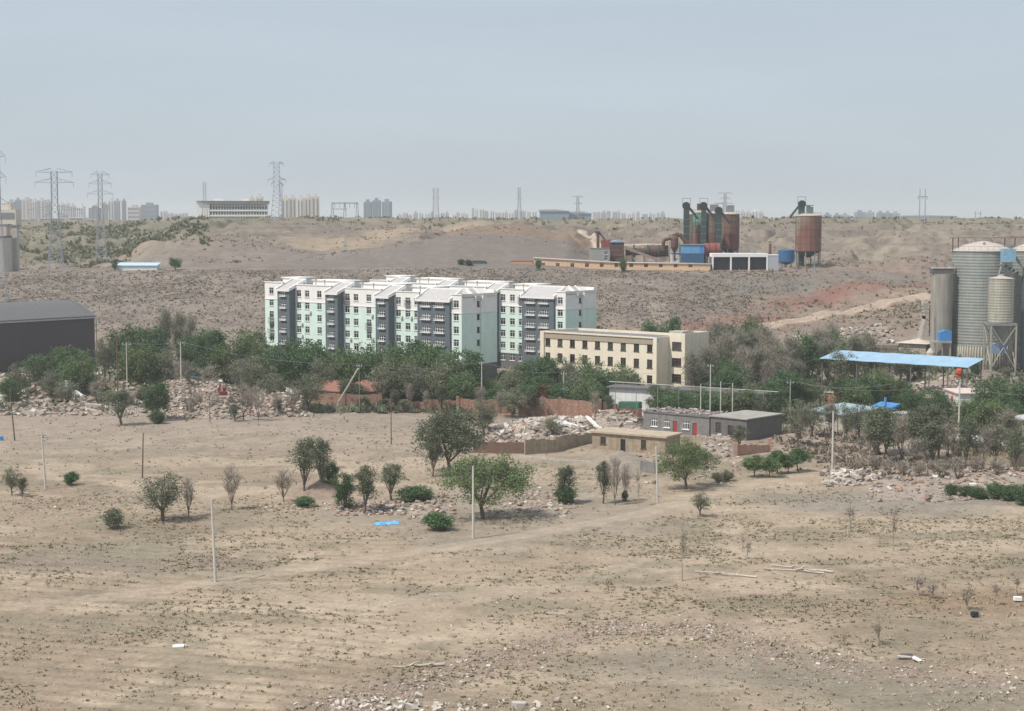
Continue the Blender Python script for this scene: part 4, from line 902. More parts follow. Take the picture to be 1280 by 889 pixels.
    m = MB(); m.box(-1.6, -.7, .2, 1.1, 0, ZA(291, 546) - z); m.build('elevator', M_rust, b); m = MB(); m.box(-2.2, -.5, 0, 1.3, ZA(291, 546) - z + .003, ZA(289, 546) - z); m.build('head', M_rust, b)
    m = MB(); m.tube((-.8, .6, ZA(291, 546) - z), (1.2, .6, t_), .3, n=6); m.build('chute', M_rust, b)
    for s in (.15, 2.7): m = MB(); m.box(s - .12, s + .12, .2, .5, -1, lo - .003); m.build('leg', M_steel, b)
    b = thing('grey_block_house', 'plain grey block building at the left foot of the rusty hopper house', 'plant building', (X_(738, 540), 540, zg(740, 540))); z = b.location.z; w_ = 24 / FPX * 540; t_ = ZA(311, 540) - z
    m = MB(); facade(m, (0, 0), (w_, 0), -1, t_, [(w_ - 1.6, w_ - .6, 1.5, 2.8), (w_ - 1.6, w_ - .6, 3.3, 4.4)]); m.box(0, w_, .3, 5, -1, t_ - .003); m.build('wall', mat('pale_grey_block', (.33, .32, .31), var=.08), b)
    for zz_ in (1.5, 3.3): window(b, (0, 0), (w_, 0), w_ - 1.6, w_ - .6, zz_, zz_ + 1.2, 2)
    m = MB(); m.box(-.1, w_ + .1, -.1, 5.1, t_ + .003, t_ + .2); m.build('roof', M_cem, b)
    # peach long building
    zb = H(*G2(760, 528)); xa, xb = X_(667, 528), X_(888, 522)
    b = thing('peach_building', 'long low peach-walled workshop with small square windows below the plant', 'workshop', (xa, 528, zb - .3), math.atan2(-6, xb - xa)); L2 = math.hypot(xb - xa, 6); z = zb - .3
    hA = ZA(323, 528) - z; hB = ZA(331.5, 522) - z + .2
    pm = mat('peach_render', (.72, .50, .33), var=.06, streak=.12); wins = [(2.4 + 4.6 * k) for k in range(11)]
    m = MB(); facade(m, (0, 0), (L2, 0), -2, 2.2, [(x, x + 1.2, .9, 2.1) for x in wins])
    m.add([(0, 0, 2.2), (L2, 0, 2.2), (L2, 0, hB), (L2 * .45, 0, hB + .4), (0, 0, hA)], [(0, 1, 2, 3, 4)]); m.quad((L2, 0, -2), (L2, 6, -2), (L2, 6, hB), (L2, 0, hB)); m.quad((0, 6, -2), (0, 0, -2), (0, 0, hA), (0, 6, hA)); m.build('wall', pm, b)
    for x in wins: window(b, (0, 0), (L2, 0), x, x + 1.2, .9, 2.1, 2, mat('ochre_frame', (.45, .28, .12)), False)
    m = MB(); m.add([(-.2, -.3, hA + .02), (L2 * .45, -.3, hB + .42), (L2 + .2, -.3, hB + .02), (L2 + .2, 6, hB + .02), (L2 * .45, 6, hB + .42), (-.2, 6, hA + .02), (-.2, -.3, hA + .2), (L2 * .45, -.3, hB + .6), (L2 + .2, -.3, hB + .2), (L2 + .2, 6, hB + .2), (L2 * .45, 6, hB + .6), (-.2, 6, hA + .2)], [(6, 7, 10, 11), (7, 8, 9, 10), (0, 1, 7, 6), (1, 2, 8, 7), (2, 3, 9, 8), (5, 0, 6, 11), (5, 4, 1, 0), (4, 3, 2, 1)]); m.build('roof', mat('pinkish_roof', (.52, .44, .38), var=.08), b)
    xa2 = X_(639, 529); b = thing('orange_shed', 'short orange-walled shed at the left end of the peach workshop', 'shed', (xa2, 529, zb - .3)); w_ = X_(666, 529) - xa2; hh = ZA(326.5, 529) - zb + .3
    m = MB(); facade(m, (0, 0), (w_, 0), -2, hh, [(.4, 1.1, 0, 1.9)]); m.box(0, w_, .3, 5, -2, hh - .003); m.build('wall', mat('orange_render', (.62, .33, .17), var=.08), b); m = MB(); m.box(-.1, w_ + .1, -.1, 5.2, hh, hh + .18); m.build('roof', MATS['brown_roof'], b)
    m = MB(); m.box(.45, 1.05, .05, .12, 0, 1.85); m.build('door', M_wood, b)
    # white-framed open bays
    b = thing('open_garage', 'white-framed open garage of three dark bays right of the blue plant house', 'garage', (X_(890, 524), 524, H(*G2(925, 524)) - .2)); z = b.location.z; w_ = 70 / FPX * 524; hh = ZA(317, 524) - z
    fr = mat('white_frame_paint', (.80, .78, .75), var=.04); m = MB(); m.box(0, w_, 0, 7, hh - 1.1, hh); m.build('roof', fr, b)
    for k in range(4): m = MB(); x = (w_ - .5) * k / 3; m.box(x, x + .5, 0.01, .5, -2, hh - 1.103); m.build('pillar', fr, b)
    m = MB(); m.box(.1, w_ - .1, 6.6, 6.9, -2, hh - 1.11); m.box(.1, .4, .52, 6.59, -2, hh - 1.11); m.box(w_ - .4, w_ - .1, .52, 6.59, -2, hh - 1.11); m.build('wall', mat('dark_grey_wall', (.10, .105, .115)), b)  # back and side walls of the bays in plain dark grey
    for k in range(3): m = MB(); x = (w_ - .5) * k / 3 + .5; m.box(x, x + (w_ - .5) / 3 - .5, 1.6, 1.75, -1, hh - 1.6); m.build('roller_door', mat('dark_shutter', (.06, .07, .085), var=.15), b)
    b = thing('grey_annex', 'plain light grey box room at the right end of the white garage', 'store room', (X_(960.5, 524), 524, z)); m = MB(); w2 = 12.5 / FPX * 524; m.box(0, w2, 0, 5, -2, hh - .6); m.build('wall', mat('light_grey_block', (.42, .43, .46), var=.06), b); m = MB(); m.box(-.1, w2 + .1, -.1, 5.1, hh - .597, hh - .4); m.build('roof', fr, b)
    m = MB(); m.tube((-1.3 + w2 * .1, 3, 0), (-1.3 + w2 * .1, 3, ZA(305, 527) - z), .45, n=10); tag(m.build('chimney_pipe', M_rust, None, (X_(968, 527) - .0, 527, z)), 'short thick rusty pipe rising behind the white garage', 'chimney')
    # blue tank
    b = thing('blue_tank', 'dark blue tank on feet between the garage and the lone silo', 'tank', (X_(983, 545), 545, zg(983, 545))); z = b.location.z; r = 10 / FPX * 545
    m = MB(); m.lathe([(.5, ZA(331, 545) - z), (r, ZA(327, 545) - z), (r, ZA(313, 545) - z), (r * .9, ZA(312, 545) - z)], 24); m.build('body', mat('dark_blue_tank', (.035, .12, .25), var=.15), b)
    for k in range(4): m = MB(); t = k * math.pi / 2 + .6; m.box(-.15, .15, -.15, .15, -1, ZA(327, 545) - z); m.build('leg', M_steel, b, (r * .8 * math.cos(t), r * .8 * math.sin(t), 0))
    b = thing('green_pump', 'small dark green machine behind the white garage roof', 'machine', (X_(938, 530), 530, z)); m = MB(); m.box(-.9, .9, -.8, .8, 2, 4.8); m.build('body', M_dsteel, b); m = MB(); m.box(.3, 1.1, -.4, .4, 4.81, 6.2); m.build('stack', M_steel, b); m = MB(); m.box(-1, 1, -.9, .9, -1, 1.99); m.build('plinth', M_conc, b)
    # teal shed
    b = thing('teal_shed', 'small faded teal cabin beside dark bushes on the terrace', 'cabin', (X_(591, 528), 528, H(*G2(598, 528)))); z = b.location.z; w_ = 15 / FPX * 528; hh = ZA(326.5, 528) - z
    m = MB(); m.box(0, w_, 0, 3, -1, hh); m.build('wall', mat('teal_paint', (.16, .27, .30), var=.15), b); m = MB(); m.box(-.2, w_ + .2, -.3, 3.2, hh + .003, hh + .2); m.build('roof', M_cem2, b)
    # long white-blue roof at the left
    b = thing('long_white_shed', 'long thin shed with a white and pale blue roof below the left hill', 'shed', (X_(146, 524), 524, H(*G2(170, 524)) - .2)); z = b.location.z; w_ = 50 / FPX * 524; hh = 1.6
    m = MB(); m.box(0, w_, 0, 5, -1, hh); m.build('wall', mat('white_sheet', (.7, .72, .73), var=.05), b); m = MB(); m.prismx([(-.3, hh + .003), (-.3, hh + .15), (5.3, hh + .9), (5.3, hh + .7)], -.2, w_ + .2); m.build('roof', mat('pale_blue_metal', (.42, .58, .66), var=.05), b)
plant()

# ---- left edge: concrete silos and the peach tower block
def left_silos():
    for k, (px, w_, yt, D, lab) in enumerate(((3, 24, 297, 540, 'squat round concrete silo at the left edge of the view'), (20.5, 9, 283, 545, 'slim concrete stair shaft beside the left-edge silo'))):
        x = X_(px, D); zb = H(x, D) - 1; r = w_ / FPX * D / 2; b = thing('concrete_silo' if k == 0 else 'stair_shaft', lab, 'silo' if k == 0 else 'shaft', (x, D, zb)); h = ZA(yt, D) - zb
        m = MB()
        if k == 0: m.lathe([(r, -2), (r, h)], 36)
        else: m.box(-r, r * .6, -r, r, -2, h)
        m.build('body', mat('pale_grey_silo', (.50, .47, .42), var=.08, streak=.12), b)
        if k == 0:
            m = MB(); m.lathe([(r + .1, h + .003), (r + .1, h + .5)], 36); m.build('cap', mat('dark_band', (.14, .13, .13)), b)
            m = MB(); m.box(-r * .4, r * .7, -2, 2, h + .51, h + 4.0); m.build('top_house', mat('dull_pink_render', (.50, .42, .37)), b); m = MB(); m.box(-r * .9, r * .9, -2.2, 2.2, h + 4.01, h + 4.3); m.build('roof', M_steel, b)
        else: m = MB(); m.box(-r - .3, r * .6 + .3, -r - .2, r + .2, h + .003, h + .5); m.build('roof', M_steel, b)
left_silos()
# ------------------------------------------------------------ the town on the skyline
T_cols = {'grey': (.33, .35, .37), 'pale': (.55, .52, .49), 'pink': (.50, .42, .38), 'cream': (.62, .56, .48), 'blue': (.20, .26, .32), 'white': (.68, .67, .66), 'dark': (.14, .15, .16)}
TM = {k: mat('tower_' + k + '_wall', v, var=.06, scale=.05) for k, v in T_cols.items()}
M_strip = mat('window_strip', (.20, .21, .225), var=.1); M_strip2 = mat('balcony_strip', (.30, .27, .25), var=.1)
def tower(px, w_, ytop, D, kind, label, group=None, strips=2, horizontal=False, ybot=279, name='apartment_tower', cat='apartment tower', setb=True):
    x = X_(px, D); wm = w_ / FPX * D; zt = ZA(ytop, D); zb = H(x, D) - 2; h = zt - zb; d = min(wm, 18)
    b = thing(name, label, cat, (x, D, zb), U(-.12, .12), group)
    m = MB(); m.box(-wm / 2, wm / 2, 0, d, 0, h); m.build('wall', TM[kind], b)
    if setb: m = MB(); m.box(-wm * .22, wm * .2, d * .25, d * .75, h + .01, h + 3.4); m.build('roof_house', TM[kind], b)
    m = MB()
    if horizontal:
        k = max(2, int(h / 6))
        for i in range(k): z = h * (i + .35) / k; m.box(-wm / 2 + .8, wm / 2 - .8, -.25, -.01, z, z + h / k * .42)
        m.build('window_band', M_strip, b)
    else:
        for i in range(strips):
            c = -wm / 2 + wm * (i + .5) / strips; ww = wm / strips * .38; m.box(c - ww / 2, c + ww / 2, -.35, -.01, 1, h - 2.5)
        k = int(h / 9)
        m.build('window_strip', M_strip if kind != 'pink' else M_strip2, b)
    return b
GT1 = 'apartment towers on the far left skyline'
lst = [(15, 8, 252, 'grey'), (24, 7, 250, 'blue'), (34, 10, 249, 'pink'), (43.5, 7, 251, 'pale'), (53, 9, 250, 'pale'), (61, 6, 252, 'grey'), (77, 5, 254, 'white'), (84, 6, 254, 'white'), (92, 6, 257, 'pale'),
       (101, 9, 258, 'white'), (118, 12, 260, 'dark'), (132, 7, 255, 'grey'), (140, 7, 251, 'pale'), (148, 6, 251, 'grey'), (156, 5, 251, 'blue')]
cn = {'grey': 'grey', 'blue': 'blue-grey', 'pink': 'pinkish', 'pale': 'pale beige', 'white': 'whitish', 'dark': 'dark squat', 'cream': 'cream'}
for k, (px, w_, yt, c) in enumerate(lst): tower(px, w_, yt, 2600 + 60 * (k % 3), c, '%s tower block on the far left skyline, %s from the left' % (cn[c], ORD[k]), GT1, strips=2 + (k % 2))
tower(168, 15, 259, 2650, 'pink', 'broad low pinkish slab block on the far skyline left of the blue-grey one', horizontal=True); tower(187, 19, 256, 2680, 'blue', 'broad blue-grey slab block on the far skyline above the wooded valley', horizontal=True)
for k, (px, w_, yt) in enumerate(((205, 8, 264), (214, 6, 266), (223, 9, 267), (232, 6, 266))): tower(px, w_, yt, 3000, 'pale', 'low pale block left of the long white hilltop building, %s from the left' % ORD[k], 'low pale far blocks', setb=False)
tower(8, 26, 262, 900, 'cream', 'peach six-storey block with rows of windows at the left edge', ybot=282, name='apartment_block', cat='apartment building', horizontal=True)
GT2 = 'cream towers behind the hilltop building'
for k, (px, w_, yt, c) in enumerate(((316, 7, 248, 'cream'), (325, 8, 246, 'cream'), (357, 9, 248, 'cream'), (366.5, 8, 247, 'cream'), (376, 8, 248, 'cream'), (385.5, 8, 246.5, 'cream'), (395, 10, 245.5, 'cream'))):
    tower(px, w_, yt, 1900 + 25 * (k % 2), c, 'cream tower with grey window strips behind the tall pylon, %s from the left' % ORD[k], GT2, strips=2)
for k, (px, w_, yt) in enumerate(((460, 10, 252.5), (471, 10, 250.5), (483, 11, 252))): tower(px, w_, yt, 2300, 'blue', 'blue-grey tower alone on the skyline left of centre, %s of three from the left' % ORD[k], 'three blue-grey towers', strips=3)
for k, (px, w_, yt) in enumerate(((28, 22, 274), (62, 26, 273), (96, 20, 272), (112, 18, 274))): tower(px, w_, yt, 1250, 'cream', 'low pale industrial roofline below the far left towers, %s from the left' % ORD[k], 'low buildings below the far left towers', setb=False, horizontal=True)
GT3 = 'small pale blocks on the distant centre skyline'; k = 0; random.seed(17)
for a, b_, y in ((497, 522, 267), (524, 562, 266.5), (566, 586, 266), (590, 602, 261), (606, 640, 264.5), (643, 670, 263), (741, 800, 265), (803, 828, 266)):
    px = a
    while px < b_:
        w_ = U(3, 6.5); c = random.choice(['pale', 'white', 'pink', 'grey']); tower(px + w_ / 2, w_, y + U(-1.2, 1.8), 3300, c, '%s block on the distant centre skyline, %s from the left' % (cn[c], ORD[k] if k < 50 else ORD[k - 50] + ' past the fiftieth'), GT3, setb=(k % 3 == 0)); k += 1; px += w_ + U(.2, 2.2)
for k, (px, w_, yt, c) in enumerate(((928, 6, 264.5, 'pale'), (935, 6, 265.5, 'pink'), (943, 8, 263.5, 'white'), (951, 5, 265, 'pale'))): tower(px, w_, yt, 3000, c, '%s block on the skyline between the rusty silos, %s from the left' % (cn[c], ORD[k]), 'far blocks between the rusty silos')
for k, (px, w_, yt, c) in enumerate(((1034, 9, 268, 'blue'), (1046, 8, 268.5, 'blue'), (1056, 9, 268.5, 'grey'), (1075, 11, 265, 'blue'), (1087, 10, 265, 'grey'), (1100, 8, 266, 'blue'), (1109, 8, 266, 'blue'), (1119, 10, 266.5, 'grey'))):
    tower(px, w_, yt, 3100, c, 'hazy %s block right of the lone rusty silo, %s from the left' % (cn[c], ORD[k]), 'hazy blocks right of the lone silo', strips=3)
def slab(px0, px1, yt, D, kind, label, roof=True, name='warehouse', cat='warehouse'):
    xa, xb = X_(px0, D), X_(px1, D); zb = H((xa + xb) / 2, D) - 2; h = ZA(yt, D) - zb; b = thing(name, label, cat, (xa, D, zb)); w_ = xb - xa
    m = MB(); m.box(0, w_, 0, 30, 0, h - 1.5); m.build('wall', TM[kind], b); m = MB(); m.prism([(-1, h - 1.49), (w_ + 1, h - 1.49), (w_ + 1, h - 1), (w_ * .5, h + .6), (-1, h + .1)], -1, 31); m.build('roof', TM['grey'], b); return b
slab(675, 711, 262.5, 1700, 'blue', 'large blue-grey shed on the skyline left of the centre pylon'); slab(709, 739, 265.5, 1720, 'blue', 'lower blue-grey shed on the skyline behind the centre pylon')
slab(1126, 1195, 269.5, 3000, 'blue', 'very long low hazy building on the right skyline'); slab(1196, 1236, 273, 2600, 'dark', 'low dark hazy building on the skyline above the steel silos')
slab(1238, 1262, 272.2, 2600, 'grey', 'low grey hazy building at the right end of the skyline'); 
tower(1275, 5, 270, 2500, 'white', 'tiny white tower on the skyline at the right edge', strips=1)

# long white two-storey building on the hill
def hilltop():
    D = 905; xa, xb = X_(247, D), X_(336, D + 6); zb = ZA(273.5, D); b = thing('hilltop_building', 'long white two-storey building with grey roofs and a colonnade on the left hilltop', 'building', (xa, D, zb - 2), math.atan2(6, xb - xa)); L2 = math.hypot(xb - xa, 6)
    h = ZA(251.5, D) - zb + 2; wm = mat('white_stone_wall', (.84, .82, .78), var=.05)
    m = MB(); m.box(0, 6.5, 0, 14, -6, h); m.box(6.5, L2, 3, 14, -6, h - .6); m.build('wall', wm, b)
    for k, (z0, z1) in enumerate(((h - 4.0, h - 2.6), (h - 6.9, h - 5.8))):
        m = MB(); m.box(6.6, L2 - .2, 2.6, 2.99, z0 + .1, z1 - .3); m.build('window_band', mat('dark_window_band', (.13, .13, .135)), b)
    for z in (h - 5.4, h - 8.2): m = MB(); m.box(6.52, L2, .2, 2.58, z, z + .8); m.build('balcony', wm, b)
    for k in range(22): m = MB(); x = 6.8 + (L2 - 7.3) * k / 21; m.box(x - .22, x + .22, .5, .9, -5, h - 1.6); m.build('column', wm, b)
    m = MB(); m.box(-.5, L2 + .8, -1, 15, h + .01, h + .2); m.prism([(3.5, h - 1.5), (L2 + .8, h - 1.5), (L2 + .8, h + .005), (2, h + .005)], -.4, 2.5); m.build('roof', mat('grey_eave', (.42, .40, .39)), b)
    for x0, w_ in ((9, 5), (24, 4)): m = MB(); m.box(x0, x0 + w_, 4, 8, h + .21, h + 1.3); m.build('roof_house', wm, b)
hilltop()

# ------------------------------------------------------------ pylons
M_lat = mat('galvanised_lattice', (.32, .34, .36), var=.1, rough=.6)
def pylon(px, ybase, ytop, D, arms, base_w, label, body=None, waist=.35, th=.13, lean=0, top_w=1.2, rz=.15):
    x = X_(px, D); zb = ZA(ybase, D); g_ = H(x, D); zb = min(zb, g_ + 1); h = ZA(ytop, D) - zb
    b = thing('lattice_pylon', label, 'pylon', (x, D, zb - .5), rz, 'lattice power pylons')
    th = th * .7; m = MB(); hw = lambda t: base_w / 2 * (1 - t / .62) + top_w / 2 * (t / .62) if t < .62 else top_w / 2
    N = 13
    for k in range(N):
        t0, t1 = k / N, (k + 1) / N; a, c = hw(t0), hw(t1); z0, z1 = h * t0, h * t1
        cs = [(-1, -1), (1, -1), (1, 1), (-1, 1)]
        for i in range(4):
            p, q = cs[i], cs[(i + 1) % 4]
            m.tube((p[0] * a, p[1] * a, z0), (p[0] * c, p[1] * c, z1), th, n=4, cap=False)
            m.tube((p[0] * a, p[1] * a, z0), (q[0] * c, q[1] * c, z1), th * .55, n=3, cap=False); m.tube((q[0] * a, q[1] * a, z0), (p[0] * c, p[1] * c, z1), th * .55, n=3, cap=False)
            m.tube((p[0] * c, p[1] * c, z1), (q[0] * c, q[1] * c, z1), th * .5, n=3, cap=False)
    m.build('mast', M_lat, b)
    for t, w_ in arms:
        z = h * t; mm_ = MB(); a = hw(t)
        for s in (-1, 1):
            tip = (s * w_, 0, z + h * .005)
            for yy in (-a, a): mm_.tube((s * a, yy, z), tip, th * .8, n=4, cap=False); mm_.tube((s * a, yy, z + h * .045), tip, th * .8, n=4, cap=False)
            for u in (.3, .6): mm_.tube((s * (a + (w_ - a) * u), 0, z), (s * (a + (w_ - a) * (u - .15)), 0, z + h * .045 * (1 - u)), th * .5, n=3, cap=False)
        mm_.build('cross_arm', M_lat, b)
        if w_ > 2:
            for s in (-1, 1): i_ = MB(); i_.tube((s * w_ * .98, 0, z), (s * w_ * .98, 0, z - h * .045), th * .7, n=4); i_.build('insulator', M_lat, b)
    return b
pylon(70, 332, 212, 545, [(.985, 5.8), (.88, 6.2), (.60, 8.5), (.53, 4)], 4.6, 'wide-armed lattice pylon standing against the far left towers', top_w=1.9, th=.13)
pylon(127, 322, 215, 640, [(.98, 3.4), (.88, 4.2), (.765, 4.9), (.62, 3.0)], 4.2, 'four-armed lattice pylon second from the left, right of the wide-armed one', top_w=1.5, th=.13)
pylon(0, 345, 190, 470, [(.98, 2.2), (.84, 2.2), (.66, 2.9)], 3.8, 'lattice pylon cut by the left edge of the view', top_w=1.0, th=.1)
pylon(257, 275, 227, 860, [(.97, .8), (.8, .8)], 3.2, 'slim lattice mast beside the left end of the long hilltop building', top_w=1.4, th=.13)
pylon(347, 277, 202, 780, [(.98, 3.2), (.72, 4.2), (.66, 2.4)], 6.0, 'tallest lattice pylon, standing before the cream towers', top_w=2.6, th=.16)
pylon(352, 277, 228, 800, [(.95, 1.5)], 3, 'short lattice mast close behind the tallest pylon', top_w=1.4, th=.13)
pylon(545, 276, 235, 1300, [(.96, 2.6), (.7, 2.6)], 5.0, 'faint hazy pylon on the skyline left of centre', top_w=3.6, th=.16)
pylon(649, 276, 234, 1400, [(.97, 1.6), (.8, 2.0), (.66, 2.4)], 5, 'thin hazy pylon left of the blue-grey sheds', top_w=1.6, th=.18)
pylon(722, 276, 244, 950, [(.97, 3.2), (.74, 2.4), (.45, 4.8), (.38, 3)], 3.0, 'grey pylon in front of the blue-grey sheds', top_w=1.2, th=.12)
pylon(905.5, 280, 240, 900, [(.985, 4.2), (.82, 2.8), (.66, 4.4)], 3.0, 'pylon rising behind the rusty silos', top_w=1.1, th=.12)
pylon(432, 333, 288, 560, [(.97, .7)], 2.4, 'thin lattice mast on the pale sand slope', top_w=.8, th=.06)
def portal(px0, px1, yt, yb, D, label):
    xa, xb = X_(px0, D), X_(px1, D); zb = ZA(yb, D); b = thing('substation_gantry', label, 'gantry', (xa, D, zb - 1)); h = ZA(yt, D) - zb + 1; w_ = xb - xa; n = 3
    for k in range(n): m = MB(); x = w_ * k / (n - 1); [m.tube((x + s * .9, 0, -1), (x + s * .25, 0, h), .16, n=4) for s in (-1, 1)]; [m.tube((x - .8 + .1 * q, 0, h * q / 5), (x + .7 - .1 * q, 0, h * (q + 1) / 5), .09, n=3) for q in range(5)]; m.build('column', M_lat, b)
    m = MB(); m.box(0, w_, -.3, .3, h * .93, h * .99); m.box(0, w_ * .6, -.3, .3, h * .62, h * .66); m.build('beam', M_lat, b)
    for k in range(5): m = MB(); x = w_ * (k + .5) / 5; m.tube((x, 0, h * .93), (x, 0, h * .7), .12, n=4); m.build('insulator', M_lat, b)
portal(416, 447, 253, 274, 900, 'row of substation gantries on the hilltop left of the three blue-grey towers')
def twin(px, yt, yb, D, w_, label):
    x = X_(px, D); zb = H(x, D); b = thing('twin_pole', label, 'power pole', (x, D, zb)); h = ZA(yt, D) - zb
    for s in (-1, 1): m = MB(); m.tube((s * w_, 0, -1), (s * w_ * .95, 0, h), .28, .18, n=6); m.build('pole', M_lat, b)
    m = MB(); m.box(-w_ * 1.7, w_ * 1.7, -.12, .12, h * .78, h * .805); m.build('cross_arm', M_lat, b)
    for s in (-1.6, 0, 1.6): m = MB(); m.tube((s * w_, 0, h * .78), (s * w_, 0, h * .72), .16, n=5); m.build('insulator', M_lat, b)
twin(1151.5, 236, 275, 800, 1.35, 'pair of slender joined power poles on the right skyline')
twin(1221, 264, 274, 900, 1.3, 'small hazy twin pole on the skyline above the steel silos')

# ------------------------------------------------------------ utility poles and cables
M_cpole = mat('pale_concrete_pole', (.56, .53, .48), var=.08, streak=.1)
def pole(pt, ytop, label, m_=M_cpole, r=.16, pxtop=None, px=None, arm=0, lamp=False, group=None, name='utility_pole', insul=True, rt=.62):
    zt = ZA(ytop, pt.y); h = zt - pt.z; lx = 0 if pxtop is None else (P(pxtop, ytop, pt.y).x - pt.x)
    b = thing(name, label, 'pole', (pt.x, pt.y, pt.z), 0, group); m = MB(); m.tube((-lx * .1, 0, -h * .1), (lx, 0, h), r, r * rt, n=10); m.build('post', m_, b)
    if arm: m = MB(); m.box(lx - arm, lx + arm, -.05, .05, h - .5, h - .4); m.build('cross_arm', M_steel, b)
    if insul and arm:
        for s in (-.9, 0, .9): i_ = MB(); i_.lathe([(.04, 0), (.08, .05), (.05, .2)], 8, (lx + s * arm, 0, h - .399)); i_.build('insulator', M_frame, b)
    return b, Vector((pt.x + lx, pt.y, zt))
_, t1 = pole(G(57, 612), 540, 'pale leaning concrete pole in the left field', pxtop=52, r=.17, arm=.7)
_, t2 = pole(G(269.5, 729), 624, 'pale concrete pole in the left foreground beside the dirt track', pxtop=264.5, r=.17)
_, t3 = pole(G(591.5, 673), 583, 'pale concrete pole standing left of the large forked tree', r=.17)
_, t4 = pole(G(822, 629), 558, 'pale concrete pole beside the round tree in front of the mud-brick house', pxtop=820, r=.15)
_, t5 = pole(G(1040.5, 588), 514, 'pale concrete pole at the far end of the dirt track', r=.18)
_, t6 = pole(GP(602, 330), 452, 'concrete pole behind the brick wall left of the rubble', arm=.5, r=.15)
_, t7 = pole(GP(705, 322), 465, 'concrete pole below the cream building with short brackets', arm=.5, r=.14)
_, t8 = pole(GP(224, 338), 427, 'concrete pole behind the rubble heap left of the blue-roofed shed', r=.15, arm=.5)
_, t9 = pole(GP(877.5, 292), 480, 'white post, leftmost of the row above the red-door house', r=.12)
_, t10 = pole(GP(889.5, 294), 455, 'tallest pole of the row above the red-door house', r=.13, arm=.5)
_, t11 = pole(GP(902.5, 292), 477, 'white post, third of the row above the red-door house', r=.12)
_, t12 = pole(GP(917.5, 292), 479, 'white post, rightmost of the row above the red-door house', r=.12)
_, t13 = pole(GP(990, 305), 476, 'pale pole with a small lamp head beside dark bushes', r=.11, arm=.6)
_, t14 = pole(GP(1203, 275), 478, 'pale concrete pole with a dark top in front of the white gabled house', r=.17, arm=.8)
_, t15 = pole(GP(156, 340), 428, 'short pale pole with a crossbar before the left trees', r=.12, arm=.9)
_, t16 = pole(G(18.5, 551), 486, 'dark wooden pole leaning at the left edge', M_wood, r=.13, pxtop=12)
_, t17 = pole(G(178, 598), 541, 'short dark wooden pole alone in the left field', M_wood, r=.12, pxtop=179)
_, t18 = pole(G(489, 556), 487, 'slim dark wooden pole alone in the middle field', M_wood, r=.10)
_, t19 = pole(G(262.5, 528), 496, 'short dark pole in front of the rubble heap', M_wood, r=.09)
_, t20 = pole(GP(144, 330), 417, 'tall brown wooden pole beside the dark hangar', M_wood, r=.16)
_, t21 = pole(G(1047, 543), 492, 'thin dark pole behind the pale pole at the end of the track', M_wood, r=.08)
_, t22 = pole(GP(448, 318), 455, 'concrete pole propped by a leaning strut behind the brick wall', M_steel, r=.08, arm=.5)
pt = G(418, 511); a = thing('pole_strut', 'long pale strut leaning on the propped pole', 'strut', (pt.x, pt.y, pt.z)); m = MB(); tp = t22 - Vector(pt) - Vector((0.2, .25, .9)); m.tube((0, 0, -.3), tp, .19, .15, n=8); m.build('beam', mat('pale_strut', (.58, .52, .45)), a)
def cable(p, q, sag, label, r=.026):
    m = MB(); n = 16; pts = [p.lerp(q, i / n) - Vector((0, 0, sag * 4 * (i / n) * (1 - i / n))) for i in range(n + 1)]; m.path(pts, r, r, 3)
    return tag(m.build('power_cable', mat('grey_cable', (.2, .2, .2))), label, 'cable', 'overhead cables')
for i, (p, q, s, l_) in enumerate(((t22, t6, 1.2, 'thin cable from the propped pole to the pole left of the rubble'), (t6, t7, .9, 'thin cable between the two poles behind the brick wall'), (t7, t10, 1.2, 'thin cable running below the cream building to the white posts'),
     (t10, t13, .8, 'thin cable from the tallest white post to the lamp pole'), (t13, t14, 1.6, 'long cable from the lamp pole to the pole by the white gabled house'), (t8, t22, 1.3, 'thin cable between the rubble heap pole and the propped pole'), (t13, GP(1120, 296) + Vector((0, 0, 8)), 1.0, 'sagging cable from the lamp pole towards the blue hut'), (t14, P(1290, 492, 262), .8, 'cable running from the pole by the gabled house to the right edge'), (t9, t12, .15, 'short cable along the tops of the white posts'), (t15, t8, .5, 'short cable from the crossbar pole to the rubble heap pole'))):
    cable(p, q, s, l_)
# big pylon conductors on the left
pyl = {o['label']: o for o in COL.objects if o.name.startswith('lattice_pylon')}
# pale pipe on posts before the white house
pp = thing('raised_pipe', 'long pale pipe carried along the white posts above the red-door house', 'pipe', (0, 0, 0)); m = MB(); A1, B1 = GP(762, 300), GP(975, 300); zt = ZA(484, 300)
m.tube((A1.x, A1.y, ZA(477, 300)), (B1.x, B1.y, ZA(490, 300)), .09, n=6); m.build('pipe', M_cpole, pp)
for k in range(8): q = A1.lerp(B1, (k + .3) / 8); m = MB(); m.tube((q.x, q.y, q.z - .4), (q.x, q.y, ZA(477 + 13 * (k + .3) / 8, 300)), .06, n=5); m.build('support', M_steel, pp)

